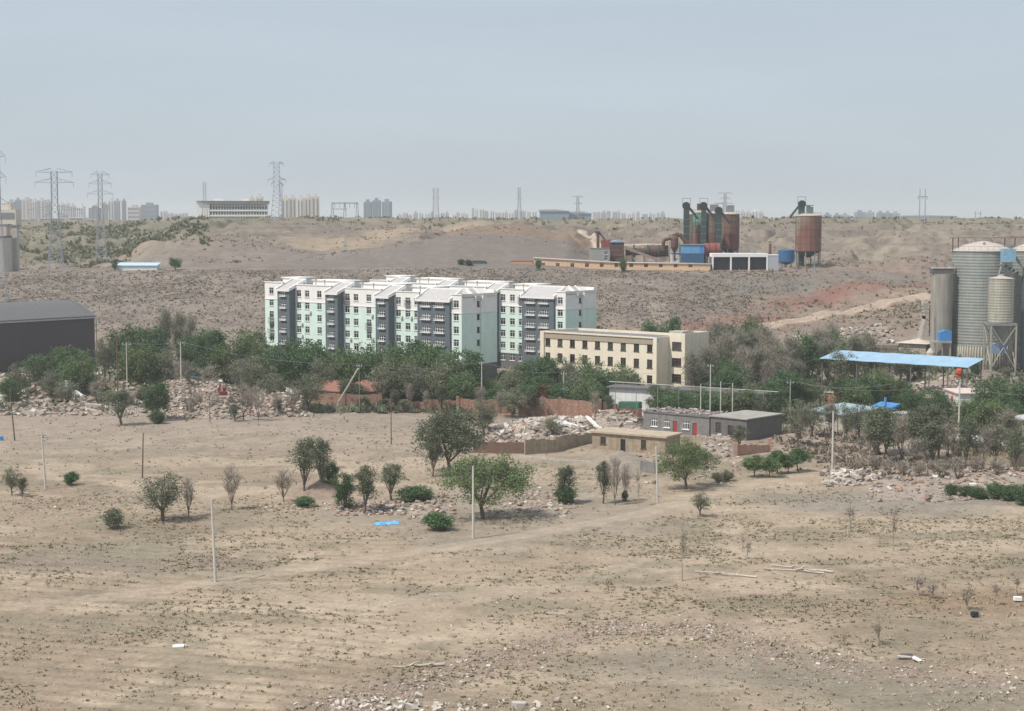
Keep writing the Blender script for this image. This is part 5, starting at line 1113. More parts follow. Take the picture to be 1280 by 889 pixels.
# ------------------------------------------------------------ walls
def wall(name, label, cat, pts, h, m_, th=.35, ragged=.6, pillars=0, seed=1, caps=False):
    random.seed(seed); b = thing(name, label, cat, (pts[0].x, pts[0].y, pts[0].z)); o = pts[0]; m = MB(); pl = []
    for a, c in zip(pts[:-1], pts[1:]):
        d = Vector((c.x - a.x, c.y - a.y, 0)); L_ = d.length; n = max(1, int(L_ / .8)); d.normalize(); nrm = Vector((d.y, -d.x, 0)) * (th / 2)
        hh = h
        for k in range(n):
            s0, s1 = L_ * k / n, L_ * (k + 1) / n; hh = max(h * (1 - ragged), min(h, hh + U(-.35, .35) * ragged * 2)); q0 = a.lerp(c, k / n) - o; q1 = a.lerp(c, (k + 1) / n) - o
            zt = lambda q: q.z + hh
            v = []
            for q in (q0, q1):
                for s in (-1, 1): v += [(q.x + nrm.x * s, q.y + nrm.y * s, q.z - .8), (q.x + nrm.x * s, q.y + nrm.y * s, zt(q))]
            # order: q0- low,q0- hi,q0+ low,q0+ hi,q1-...
            m.add(v, [(2, 6, 7, 3), (4, 0, 1, 5), (3, 7, 5, 1), (0, 2, 3, 1), (6, 4, 5, 7)])
    m.build('masonry', m_, b)
    if pillars:
        Lt = sum((c - a).length for a, c in zip(pts[:-1], pts[1:])); n = int(Lt / pillars)
        for k in range(n + 1):
            t = min(k / max(1, n), .999) * (len(pts) - 1); i = int(t); q = pts[i].lerp(pts[i + 1], t - i) - o
            p = MB(); p.box(-.3, .3, -.3, .3, -.8, h + .25); p.build('pillar', m_, b, (q.x, q.y - .02, q.z))
    return b
wall('brick_wall', 'red brick wall with pillars behind the leaning pole strut', 'wall', [G(388, 508), G(430, 511), G(476, 512)], 2.9, M_brick, pillars=5, seed=2, ragged=.3)
wall('brick_wall', 'low shaded red brick wall behind a row of bushes', 'wall', [G(484, 513), G(530, 515), G(570, 515)], 2.3, M_brick, ragged=.35, seed=3)
wall('brick_wall', 'red brick wall standing behind the large left tree of the ruins', 'wall', [G(572, 516), G(640, 518)], 2.9, M_brick, ragged=.25, seed=4, pillars=6)
wall('brick_wall', 'tall weathered brick wall above the white rubble', 'wall', [G(650, 519), G(700, 521), G(750, 524)], 3.4, M_brick, ragged=.2, seed=5, pillars=6)
wall('brick_wall', 'short dark red wall stub beside the shaded yard gate', 'wall', [G(756, 522), G(800, 531)], 2.6, mat('dark_red_brick', (.20, .075, .065), var=.25, scale=3, col2=(.28, .15, .11)), ragged=.5, seed=6, pillars=3)
wall('brick_wall', 'free-standing pink brick wall below the grey workshop', 'wall', [G(919, 570), G(962, 565)], 1.9, mat('pink_brick', (.42, .23, .17), var=.2, scale=3, col2=(.5, .33, .26)), ragged=.35, seed=7, pillars=4.8)
wall('mud_wall', 'tan mud wall remnant joined to the mud-brick house', 'wall', [G(656, 569), G(693, 566), G(740, 553)], 2.5, M_mud, ragged=.35, seed=8)
wall('mud_wall', 'low brown earth wall in front of the white rubble', 'wall', [G(592, 566), G(640, 567), G(656, 567)], 1.9, mat('dark_earth', (.17, .105, .08), var=.15), ragged=.25, seed=9, th=.8)
wall('mud_wall', 'low tan wall end right of the mud-brick house', 'wall', [G(856, 556), G(893, 560)], 1.6, M_mud, ragged=.3, seed=10)
wall('kerb_wall', 'long low concrete kerb in front of the mud walls', 'wall', [G(648, 572), G(700, 577), G(740, 580)], .35, M_conc, ragged=.1, seed=11)
wall('cement_wall', 'small grey cement wall fragment right of the dirt mound', 'wall', [G(801, 590), G(820, 592)], 1.6, M_cem, ragged=.2, seed=12)
wall('wooden_fence', 'rickety pale fence at the left of the rubble field', 'fence', [G(15, 470), G(60, 468)], 1.8, M_conc, ragged=.6, seed=14, th=.1)
# dirt mound by the house
def mound(px, py, rx, ry, h, label, colr, name='dirt_mound', seed=0, stuff=False):
    p = G(px, py); n = 26; V = []; F_ = []
    m = MB(); vs_ = []
    for i in range(n + 1):
        for j in range(n + 1):
            a = (i / n * 2 - 1); c = (j / n * 2 - 1); rr = math.hypot(a, c); hh = h * max(0, 1 - rr) ** 1.0 * (1 + .0)
            x, y = p.x + a * rx, p.y + c * ry; hz = float(fbm(np.array([x / 1.7 + seed]), np.array([y / 1.7]), 3)[0]) - .5
            vs_.append((x - p.x, y - p.y, H(x, y) - p.z + hh + hz * .5 * (rr < .95) * min(1, 2 * (1 - rr)) - (.12 if rr > .93 else -.02)))
    m.add(vs_, [(i * (n + 1) + j, (i + 1) * (n + 1) + j, (i + 1) * (n + 1) + j + 1, i * (n + 1) + j + 1) for i in range(n) for j in range(n)])
    o = m.build(name, mat(colr[0], colr[1], var=.15, scale=1.5, bump=.05), None, (p.x, p.y, p.z), smooth=True); return tag(o, label, 'mound')
mound(777, 582, 5.5, 7, 2.3, 'smooth grey conical dirt mound in front of the mud-brick house', ('grey_dirt', (.27, .225, .18)))
mound(400, 616, 5.0, 5, 1.9, 'brown earth mound between the young trees', ('brown_dirt', (.27, .20, .155)), seed=5)
mound(1140, 560, 7, 8, 1.2, 'low pinkish earth mound among bushes at the right', ('pink_dirt', (.29, .23, .19)), seed=9)

# ------------------------------------------------------------ rubble (uncountable)
def scatter_boxes(mb, pts, smin, smax, flat=.5, dz=0.):
    for x, y, z in pts:
        s = smin + (smax - smin) * R() ** 3.2; rot = Matrix.Rotation(U(0, 6.3), 3, 'Z') @ Matrix.Rotation(U(-.6, .6), 3, 'X') @ Matrix.Rotation(U(-.5, .5), 3, 'Y')
        mb.obox((x, y, z + s * .12 + dz), s, s * U(.45, .9), s * U(.2, flat), rot)
RM = [mat('rubble_stone_a', (.29, .235, .19), var=.2, scale=.8, col2=(.40, .335, .275)), mat('rubble_pale', (.52, .465, .405), var=.1, scale=.8), mat('rubble_brick', (.33, .185, .135), var=.25, scale=.8, col2=(.42, .30, .23)), mat('rubble_dark', (.17, .145, .125), var=.2)]
def heap(px0, px1, py0, py1, h, n, mix=(.55, .2, .15, .1), smax=1.3, seed=1, smin=.2, noisy=True):
    random.seed(seed); bs = [MB() for _ in RM]; A_, B_ = G((px0 + px1) / 2, py1), G((px0 + px1) / 2, py0); y0, y1 = A_.y, B_.y
    # mound surface
    nx, ny = max(8, int((px1 - px0) / 3)), 16; grid = {}
    def hz(u, v):
        e = max(0, 1 - abs(2 * u - 1) ** 4) * max(0, 1 - abs(2 * v - 1) ** 2.2); x_ = u * (px1 - px0) / 18 + seed * 7; return h * e * (.35 + 1.1 * float(fbm(np.array([x_]), np.array([v * 2.2 + seed]), 3)[0]) - .0)
    if h > .3:
        m = MB(); vs_ = []
        for j in range(ny + 1):
            for i in range(nx + 1):
                u, v = i / nx, j / ny; y = y0 + (y1 - y0) * v; x = X_(px0 + (px1 - px0) * u, y); vs_.append((x, y, H(x, y) + hz(u, v) - .08))
        m.add(vs_, [(j * (nx + 1) + i, j * (nx + 1) + i + 1, (j + 1) * (nx + 1) + i + 1, (j + 1) * (nx + 1) + i) for i in range(nx) for j in range(ny)])
        tag(m.build('rubble', mat('rubble_dust', (.31, .255, .21), var=.2, scale=.7, bump=.1)), kind='stuff')
    for i in range(n):
        u, v = R(), R() 
        if h <= .3: v = min(1, max(0, random.gauss(.5, .22)))
        y = y0 + (y1 - y0) * v; x = X_(px0 + (px1 - px0) * u, y); r_ = R(); c = 0
        while c < 3 and r_ > mix[c]: r_ -= mix[c]; c += 1
        scatter_boxes(bs[c], [(x, y, H(x, y) + (hz(u, v) if h > .3 else 0))], smin, smax)
    for c, mb in enumerate(bs):
        if mb.v: tag(mb.build('rubble', RM[c]), kind='stuff')
heap(-40, 135, 468, 521, 1.7, 2400, (.58, .14, .13, .15), 1.4, 1)
heap(128, 185, 480, 522, 1.5, 350, (.6, .12, .18, .1), 1.2, 2)
heap(190, 300, 482, 524, 3.8, 2600, (.80, .09, .07, .04), 1.1, 3)
heap(292, 388, 492, 522, 2.6, 1200, (.6, .2, .12, .08), 1.3, 4)
heap(606, 668, 534, 560, 1.2, 700, (.45, .48, .04, .03), 1.3, 5, smin=.15)
heap(640, 745, 526, 547, 1.3, 1100, (.5, .38, .07, .05), 1.5, 6, smin=.15)
heap(738, 806, 522, 540, 2.0, 260, (.5, .4, .1, 0), 1.3, 7)
heap(600, 720, 606, 648, .1, 700, (.5, .25, .2, .05), .8, 8, smin=.12)
heap(415, 505, 630, 645, .6, 260, (.3, .25, .4, .05), .8, 9)
heap(320, 420, 628, 640, .3, 160, (.5, .4, .1, 0), .7, 10, smin=.12)
heap(508, 570, 620, 650, .4, 200, (.3, .1, .4, .2), .8, 11)
heap(1032, 1096, 592, 608, .8, 220, (.4, .5, 0, .1), 1.3, 12)
heap(1090, 1290, 585, 628, .5, 700, (.55, .15, .25, .05), .9, 13, smin=.12)
heap(1200, 1300, 590, 612, 1.2, 250, (.4, .1, .5, 0), .8, 14)
heap(800, 930, 560, 605, .3, 420, (.5, .3, .1, .1), .8, 15, smin=.12)
heap(870, 925, 545, 575, 1.2, 200, (.6, .25, .1, .05), 1.0, 16)
heap(1140, 1215, 470, 520, 1.4, 350, (.5, .4, .1, 0), 1.4, 17)
heap(1168, 1215, 437, 450, 2, 120, (.5, .5, 0, 0), 1.6, 18)
heap(985, 1010, 428, 442, 2.5, 150, (.3, .7, 0, 0), 1.6, 19)
heap(1040, 1120, 408, 436, 1.6, 300, (.8, .2, 0, 0), 1.6, 20)
heap(10, 180, 610, 660, .1, 200, (.6, .3, .1, 0), .5, 21, smin=.1)
heap(440, 640, 560, 600, .1, 250, (.6, .3, .1, 0), .5, 22, smin=.1)
# stony ridge across the foreground
random.seed(99); bs = [MB() for _ in RM]
for i in range(5200):
    t = R() * (len(RUB) - 1); k = int(t); q = Vector((RUB[k][0], RUB[k][1])).lerp(Vector((RUB[k + 1][0], RUB[k + 1][1])), t - k)
    wd = 2.0 if k < 6 else 3.6
    x = q.x + random.gauss(0, wd * .7); y = q.y + random.gauss(0, wd); 
    if y < 112: continue
    c = random.choices(range(4), (.56, .18, .19, .07))[0]; scatter_boxes(bs[c], [(x, y, H(x, y))], .06, .34, .8)
for i in range(2600):
    y = 128 + 130 * R() ** 1.3; x = U(-.33, .33) * y; scatter_boxes(bs[random.choices(range(4), (.5, .3, .12, .08))[0]], [(x, y, H(x, y))], .05, .22, .8)
for px_, py_, n_ in ((470, 884, 260), (650, 887, 90)):
    p = G(px_, py_)
    for i in range(n_): scatter_boxes(bs[random.choice((0, 1, 1))], [(p.x + random.gauss(0, 2.8), p.y + random.gauss(0, 1.0), H(p.x, p.y))], .08, .6, .8)
for c, mb in enumerate(bs): tag(mb.build('pebbles', RM[c]), kind='stuff')

# ------------------------------------------------------------ single things lying about
def slab_thing(name, label, cat, px, py, sx, sy, sz, yaw, tilt, m_, dz=0, roll=0, group=None):
    p = G(px, py); m = MB(); n = 3; random.seed(int(px * 7 + py))
    rot = Matrix.Rotation(yaw, 3, 'Z') @ Matrix.Rotation(tilt, 3, 'Y') @ Matrix.Rotation(roll, 3, 'X'); pts = [(-.5, -.42), (-.2, -.5), (.38, -.47), (.5, -.1), (.46, .44), (.05, .5), (-.44, .4)]
    pts = [(a * U(.88, 1.08), c * U(.85, 1.1)) for a, c in pts]; k = len(pts); v = []
    for z in (-.5, .5):
        for a, c in pts: q = rot @ Vector((a * sx, c * sy, z * sz)); v.append((q.x, q.y, q.z))
    m.add(v, [tuple(range(k - 1, -1, -1)), tuple(range(k, 2 * k))] + [(i, (i + 1) % k, k + (i + 1) % k, k + i) for i in range(k)])
    return tag(m.build(name, m_, None, (p.x, p.y, p.z + dz)), label, cat, group)
MW = mat('bright_white_plaster', (.82, .80, .77), var=.04)
slab_thing('broken_slab', 'large upright white slab in the left rubble heap', 'slab', 86, 500, 2.2, .9, 2.6, .3, .35, MW, 2.4)
slab_thing('broken_slab', 'tilted white slab just right of the upright one in the left rubble', 'slab', 97, 503, 2.2, 1.6, .6, -.5, .5, MW, 1.6)
slab_thing('broken_slab', 'white broken block at the far left edge of the rubble', 'slab', 6, 507, 2.1, 1.2, 1.5, .2, .2, MW, 1.2)
slab_thing('broken_slab', 'white bent sheet in the rubble near the left edge', 'slab', 24, 503, 2.4, 1.0, .5, .7, -.5, MW, 1.6)
slab_thing('broken_slab', 'long pale slab lying at the foot of the left rubble', 'slab', 117, 512, 3.4, 1.4, .5, .2, .12, RM[1], .8)
slab_thing('white_board', 'white tilted board on the rubble heap left of the two red-roofed huts', 'board', 357, 503, 4.2, 1.8, .35, -.3, .3, MW, 2.2, roll=.7)
slab_thing('broken_slab', 'long white beam lying slanted across the white rubble', 'slab', 712, 540, 6.2, .8, .4, -.35, .2, MW, 1.3)
slab_thing('broken_slab', 'white slab leaning steeply on the white rubble near the mud-brick house', 'slab', 741, 540, 3.6, .5, .4, -.9, .5, MW, 1.7)
slab_thing('broken_slab', 'flat pale slab left of the slanted white beam', 'slab', 700, 540, 3.2, 1.4, .4, .2, .05, MW, 1.3)
def tarp(px, py, s):
    p = G(px, py); n = 16; v = []; random.seed(4)
    for i in range(n + 1):
        for j in range(n + 1):
            a, c = i / n * 2 - 1, j / n * 2 - 1; e = .75 + .45 * float(fbm(np.array([a * 1.7 + 5]), np.array([c * 1.7 + 2]), 2)[0]); x, y = a * s * 1.25 * e, c * s * e + .25 * a
            q = float(fbm(np.array([x * 2.1 + 9]), np.array([y * 2.1]), 3)[0]); v.append((x, y, H(p.x + x, p.y + y) - p.z + .03 + .55 * max(0, q - .35) * (1 - max(abs(a), abs(c)) ** 4)))
    m = MB(); m.add(v, [(i * (n + 1) + j, (i + 1) * (n + 1) + j, (i + 1) * (n + 1) + j + 1, i * (n + 1) + j + 1) for i in range(n) for j in range(n)])
    tag(m.build('blue_tarp', mat('blue_tarp', (.13, .38, .66), var=.3, scale=2.5), None, p), 'crumpled bright blue tarpaulin on the ground', 'tarpaulin')
tarp(484, 655, 1.25)
slab_thing('white_sheet', 'small white sheet lying on bare soil at the lower left', 'sheet', 224, 809, 1.2, .9, .08, .2, 0, MW, .05)
slab_thing('broken_board', 'pale grey board on the litter pile at the lower right', 'board', 1130, 824, 1.3, .5, .12, .1, .1, RM[1], .2)
slab_thing('broken_board', 'small white tilted board beside the litter pile', 'board', 1146, 828, .75, .6, .1, -.6, .4, MW, .25)
slab_thing('broken_board', 'dark board under the litter pile at the lower right', 'board', 1133, 820, 1.1, .6, .15, .3, .05, M_cem2, .1)
slab_thing('dark_block', 'dark broken crate beside the gully at the right', 'crate', 1218, 773, .8, .55, .4, .3, .1, mat('black_plastic', (.035, .045, .045)), .3)
slab_thing('white_block', 'small white block at the right edge by the bare saplings', 'block', 1272, 752, .8, .6, .35, .1, .05, MW, .3)
slab_thing('flat_stone', 'large pale stone at the bottom edge of the view', 'stone', 648, 886, 1.2, .7, .5, .2, .1, RM[1], .2)
slab_thing('blue_box', 'small blue object lying at the left edge', 'box', 1, 551, .9, .7, .7, .2, .1, M_blued, .35)
slab_thing('pale_sheet', 'pale flat sheet on the rubble behind the far end of the track', 'sheet', 1048, 600, 2.2, 1.0, .12, .3, .15, MW, .8)
slab_thing('pale_sheet', 'white tilted panel at the right of the small rubble heap by the track', 'sheet', 1062, 598, 2.0, .9, .15, -.5, .25, MW, .9)
slab_thing('white_rock', 'white block by the right rubble line', 'block', 1217, 609, 1.3, .7, .35, 0, .05, MW, .35)
def log(label, p, q, r0, r1, lift=.15, m_=M_palewood, branches=3, seed=1):
    random.seed(seed); A_, B_ = G(*p), G(*q); b = thing('fallen_log', label, 'log', A_); v = B_ - A_; n = 6; pts = [Vector((v.x * i / n, v.y * i / n + U(-.1, .1), v.z * i / n + lift + U(-.03, .05))) for i in range(n + 1)]
    m = MB(); m.path(pts, r0, r1, 7); m.build('trunk', m_, b)
    for k in range(branches): i = random.randint(2, n - 1); m = MB(); s = pts[i]; e = s + Vector((v.x * .18 * U(.5, 1.3), U(-1, 1), U(.05, .5))); m.path([s, (s + e) / 2 + Vector((0, 0, .08)), e], r1 * .8, .02, 5); m.build('branch', m_, b)
log('bleached fallen pole lying in the bottom centre of the field', (491, 838), (556, 834), .06, .14, seed=2, branches=2)
log('long bleached pole, upper of the two crossing ones right of centre', (962, 708), (1042, 717), .06, .12, seed=3)
log('long bleached pole, lower of the two crossing ones right of centre', (955, 712), (1030, 718), .05, .12, seed=4)
log('single fallen branch left of the crossing poles', (868, 717), (946, 723), .05, .11, seed=5)
log('thin dead branch lying near the dirt track', (682, 769), (706, 771), .04, .08, seed=6, branches=1)
# red machine, orange machines, car
def excavator(px, D, label, m_, s=1., rz=.4):
    p = GP(px, D); b = thing('excavator', label, 'excavator', (p.x, p.y, p.z + 0.0), rz); b.scale = (s, s, s)
    for y in (-1.1, 1.1): m = MB(); m.prism([(-1.8, .35), (-1.5, 0), (1.5, 0), (1.8, .35), (1.5, .8), (-1.5, .8)], y - .3, y + .3); m.build('track', M_cem2, b)
    m = MB(); m.box(-1.8, 1.0, -1.2, 1.2, 1.0, 2.1); m.box(-.6, .6, -.9, .9, .8, .99); m.build('body', m_, b)
    m = MB(); m.box(-.2, 1.2, -1.15, -.1, 2.11, 3.1); m.build('cab', m_, b); m = MB(); m.box(1.21, 1.24, -1.0, -.2, 2.3, 2.95); m.box(0, 1.0, -1.18, -1.16, 2.3, 2.95); m.build('pane', M_glass, b)
    m = MB(); m.tube((1.0, .4, 1.9), (2.6, .4, 4.3), .22, n=5); m.tube((2.6, .4, 4.3), (4.0, .4, 2.6), .18, n=5); m.build('boom', m_, b)
    m = MB(); m.prism([(3.7, 2.6), (4.3, 2.5), (4.4, 1.8), (3.8, 1.6)], .0, .9); m.build('bucket', M_cem2, b); return b
ex = excavator(276, 322, 'red excavator standing on the rubble heap', mat('machine_red', (.20, .035, .035), var=.15), .62, 1.9); ex.location.z += 2.3
def mixer(px, D, label, dz=0):
    p = GP(px, D); b = thing('mixing_machine', label, 'machine', (p.x, p.y, p.z + dz)); b.scale = (.75, .75, .75); om = mat('orange_red_paint', (.45, .085, .05), var=.1)
    m = MB(); m.lathe([(.45, 1.2), (1.0, 1.9), (1.0, 2.8), (.55, 3.4)], 16); m.build('drum', om, b)
    for s in ((-.7, -.5), (.7, -.5), (.7, .5), (-.7, .5)): m = MB(); m.tube((s[0], s[1], -.3), (s[0] * .7, s[1] * .7, 1.9), .09, n=5); m.build('leg', M_steel, b)
    m = MB(); m.box(-.8, .8, -.6, .6, .7, 1.19); m.build('frame', om, b)
mixer(1202, 368, 'orange-red mixing machine seen above the light blue shed roof', 0.6); mixer(1197, 325, 'orange-red mixing machine under the right end of the light blue roof', 0)
def car(px, D, label, m_, rz=0.1):
    p = GP(px, D); b = thing('parked_car', label, 'car', (p.x, p.y, p.z), rz, 'cars behind the brick wall')
    m = MB(); m.prism([(-2.1, .35), (2.1, .35), (2.15, .8), (1.3, .98), (-2.1, 1.0), (-2.15, .6)], -.85, .85); m.build('body', m_, b)
    m = MB(); m.prism([(-1.7, 1.003), (1.2, 1.003), (.6, 1.48), (-1.2, 1.5)], -.72, .72); m.build('cabin', m_, b); m = MB(); m.prism([(-1.45, 1.05), (.95, 1.05), (.5, 1.4), (-1.1, 1.42)], -.74, .74); m.build('window_glass', M_glass, b)
    for x in (-1.3, 1.35):
        for y in (-.86, .86): m = MB(); m.lathe([(.33, -.1), (.33, .1)], 14); w_ = m.mesh('wheel', M_dark); o = mobj('wheel', w_, b, (x, y, .33)); o.rotation_euler = (math.pi / 2, 0, 0)
car(582, 333, 'white car parked behind the brick wall left of the concrete pole', mat('white_car_paint', (.75, .77, .8), var=.02, rough=.3)); car(592, 341, 'blue-grey car parked behind the white one', mat('blue_grey_car', (.15, .2, .27), var=.02, rough=.3), -.2)
# gravel heaps, gate, tank beside the yard
slab_thing('green_tank', 'low green tank behind the brick stub beside the grey house', 'tank', 788, 524, 4.2, 2.0, 1.6, -.1, 0, mat('green_tank_paint', (.06, .17, .11), var=.15), 2.4)
slab_thing('red_gate_post', 'bright red gate panel standing above the brick wall', 'gate', 682, 516, 2.0, .4, 3.6, 0, 0, mat('crimson_panel', (.30, .06, .08), var=.2), 3.4)
# ------------------------------------------------------------ trees
M_bark = mat('grey_brown_bark', (.16, .125, .10), var=.2, scale=4, rand=.15); M_barkp = mat('pale_bark', (.33, .285, .24), var=.15, scale=4)
M_twig = mat('dry_twigs', (.31, .27, .225), var=.15, scale=2, rand=.15)
LF = {'green': leafmat('green_leaves', (.080, .128, .056), (.185, .25, .11), .2), 'dark': leafmat('dark_leaves', (.058, .108, .050), (.130, .200, .092), .2), 'mid': leafmat('grey_green_leaves', (.095, .12, .072), (.18, .205, .13), .2),
      'olive': leafmat('olive_leaves', (.14, .16, .10), (.245, .26, .175), .15), 'dry': leafmat('dry_leaves', (.20, .165, .125), (.27, .22, .17), .1)}
def rdir(up=.0):
    t = U(0, 2 * math.pi); z = U(-1, 1); s = math.sqrt(1 - z * z); v = Vector((s * math.cos(t), s * math.sin(t), z + up)); return v.normalized()
def leaf_arrays(cs, n_each, sig, size, rng):
    """little rhomb leaf sprays around the centres cs (k,3)"""
    C_ = np.repeat(np.array(cs), n_each, 0); N = len(C_); C_ = C_ + rng.normal(0, 1, (N, 3)) * np.array(sig)
    a = rng.normal(0, 1, (N, 3)); a /= np.linalg.norm(a, axis=1)[:, None]; b = rng.normal(0, 1, (N, 3)); b -= (a * b).sum(1)[:, None] * a; b /= np.linalg.norm(b, axis=1)[:, None]
    s = size * rng.uniform(.6, 1.3, (N, 1)); V = np.stack([C_ - a * s, C_ - b * s * .45, C_ + a * s, C_ + b * s * .45], 1).reshape(-1, 3)
    return V, np.arange(4 * N).reshape(N, 4)
def gen_tree(kind, seed):
    """returns (trunk mesh, crown mesh); unit: metres at nominal height Hn"""
    global R
    random.seed(seed); rng = np.random.RandomState(seed); t = MB(); tips = []; tw = MB()
    S = dict(elm=(9, 4.6, 3.9, .17, 7, 11, 'mid'), elmg=(9, 4.6, 3.9, .18, 7, 11, 'green'), round=(9, 3.2, 4.2, .12, 6, 9, 'green'), dark=(9, 3.0, 4.3, .1, 6, 9, 'dark'), poplar=(11, 1.5, 5.0, .1, 5, 12, 'dark'), loose=(8, 2.6, 3.2, .2, 6, 8, 'olive'),
             greypop=(11, 2.3, 4.8, .12, 8, 9, 'olive'), bare=(6, 1.9, 2.4, .12, 7, 8, 'dry'), upright=(7.5, 1.9, 3.3, .16, 6, 8, 'mid'), shrub=(2.2, 1.2, .95, .03, 9, 7, 'olive'), bush=(2.2, 1.35, 1.0, .03, 9, 8, 'dark'),
             sapling=(7, .9, 2.9, .25, 3, 6, 'dry'), small=(3.6, 1.7, 1.2, .32, 5, 9, 'green'))[kind]
    Hn, rw, rh, fork, nl, nb, leaf = S; cz = Hn - rh; f = Vector((U(-.2, .2), U(-.2, .2), Hn * fork)); r0 = Hn * (.021 if kind not in ('bare', 'sapling', 'shrub', 'bush') else .012)
    if kind == 'greypop': r0 = .12
    t.path([(0, 0, -.5), (f.x * .4, f.y * .4, f.z * .5), f], r0 * 1.25, r0, 7)
    seedoff = seed * 3.7
    sub = []
    for i in range(nl):
        az = 2 * math.pi * (i + U(-.3, .3)) / nl; el = U(.75, 1.3) if kind in ('poplar', 'greypop', 'upright', 'sapling', 'bare') else U(.35, 1.15)
        if kind == 'shrub' or kind == 'bush': el = U(.2, 1.2)
        # end point on the crown envelope
        k = U(.55, .85); end = Vector((math.cos(az) * math.cos(el) * rw * k, math.sin(az) * math.cos(el) * rw * k, cz + math.sin(el) * rh * k * .9))
        if i == 0: end = Vector((U(-.2, .2) * rw, U(-.2, .2) * rw, cz + rh * .8))
        mid = f.lerp(end, .5) + Vector((math.cos(az), math.sin(az), 0)) * rw * .12 + Vector((0, 0, -rh * .05)); pts = [f, f.lerp(mid, .5) + rdir() * rw * .04, mid, mid.lerp(end, .5) + rdir() * rw * .05, end]
        t.path(pts, r0 * .62, r0 * .16, 5)
        for j in range(nb):
            u = U(.3, 1); q = u * 4; a = int(min(q, 3)); s = pts[a].lerp(pts[a + 1], q - a)
            d = rdir(.5 if kind not in ('poplar', 'greypop', 'upright', 'sapling', 'bare') else 1.6)
            ln = min(rw, rh) * U(.35, .7) * (1.25 if kind in ('greypop', 'bare', 'poplar', 'upright') else 1); e = s + Vector((d.x, d.y, d.z)) * ln
            # keep in the envelope
            ee = Vector(((e.x) / rw, e.y / rw, (e.z - cz) / rh)); 
            ev_ = .62 + .72 * float(fbm(np.array([ee.normalized().x * 1.3 + seedoff]), np.array([ee.normalized().z * 1.5 + ee.normalized().y * 1.1 + seedoff]), 2)[0])
            if ee.length > ev_: ee = ee / ev_; e = Vector((ee.x / ee.length * rw * ev_, ee.y / ee.length * rw * ev_, cz + ee.z / ee.length * rh * ev_))
            t.tube(s, e, r0 * .16, r0 * .05, 4); tips.append(e); tips.append(s.lerp(e, .6))
            sub.append((s, e))
    def env(d): return .62 + .72 * float(fbm(np.array([d.x * 1.3 + seedoff]), np.array([d.z * 1.5 + d.y * 1.1 + seedoff]), 2)[0])
    # fill: random tips in the envelope shell with gaps from noise
    fill = {'round': 120, 'dark': 130, 'elm': 170, 'elmg': 190, 'greypop': 30, 'poplar': 90, 'loose': 40, 'bush': 70, 'shrub': 45, 'small': 60, 'upright': 40}.get(kind, 0); c = 0
    while c < fill:
        d = rdir(); rr = U(.35, 1) ** .5 * env(d); p = Vector((d.x * rw * rr, d.y * rw * rr, cz + d.z * rh * rr))
        if float(fbm(np.array([p.x / rw * 1.6 + seedoff]), np.array([p.z / rw * 1.6 + p.y / rw]), 2)[0]) < .45 or p.z < Hn * fork * .5: c += .34; continue
        if kind in ('elm', 'elmg') and d.z < -.45: c += .3; continue
        tips.append(p); c += 1
    n_each = {'elm': 40, 'elmg': 44, 'round': 26, 'dark': 27, 'poplar': 24, 'loose': 24, 'greypop': 16, 'bare': 0, 'upright': 26, 'shrub': 26, 'bush': 24, 'sapling': 1, 'small': 26}[kind]
    size = {'elm': .14, 'elmg': .14, 'shrub': .085, 'bush': .10, 'small': .13, 'upright': .13, 'loose': .14, 'greypop': .13}.get(kind, .19)
    sig = {'elm': .38, 'elmg': .38, 'round': .42, 'dark': .42, 'poplar': .3, 'shrub': .16, 'bush': .19, 'small': .24, 'upright': .27, 'loose': .32, 'greypop': .35}.get(kind, .3)
    # twigs: fine upright sprays for bare and grey kinds
    ntw = {'bare': 11, 'greypop': 9, 'sapling': 4, 'loose': 3, 'shrub': 3, 'upright': 2}.get(kind, 0); sc_ = Hn / 8
    TW = MB()
    for s, e in sub:
        for k in range(ntw):
            q = s.lerp(e, U(.2, 1)); d = rdir(1.1); ln = U(.5, 1.3) * sc_ * (1.2 if kind == 'greypop' else 1); TW.tube(q, q + d * ln, .022 * sc_ + .004, .006, 3, cap=False)
    mt = t.mesh('trunk', M_barkp if kind in ('greypop', 'sapling') else M_bark)
    lm = LF[leaf]
    if n_each:
        V, F_ = leaf_arrays([tuple(p) for p in tips], n_each, (sig, sig, sig * .8), size, rng)
        V[:, 2] = np.maximum(V[:, 2], .05)
        if TW.v:
            tv = np.array(TW.v); tf = np.array([f for f in TW.f if len(f) == 4]); F_ = np.concatenate([F_, tf + len(V)]); V = np.concatenate([V, tv]); k0 = len(F_) - len(tf)
            mc = arrmesh('crown', V, F_, lm); mc.materials.append(M_twig); mi = np.zeros(len(F_), dtype=np.int32); mi[k0:] = 1; mc.polygons.foreach_set('material_index', mi)
        else: mc = arrmesh('crown', V, F_, lm)
    else:
        mc = TW.mesh('crown', M_twig)
    return mt, mc, Hn, rw
PROTO = {}
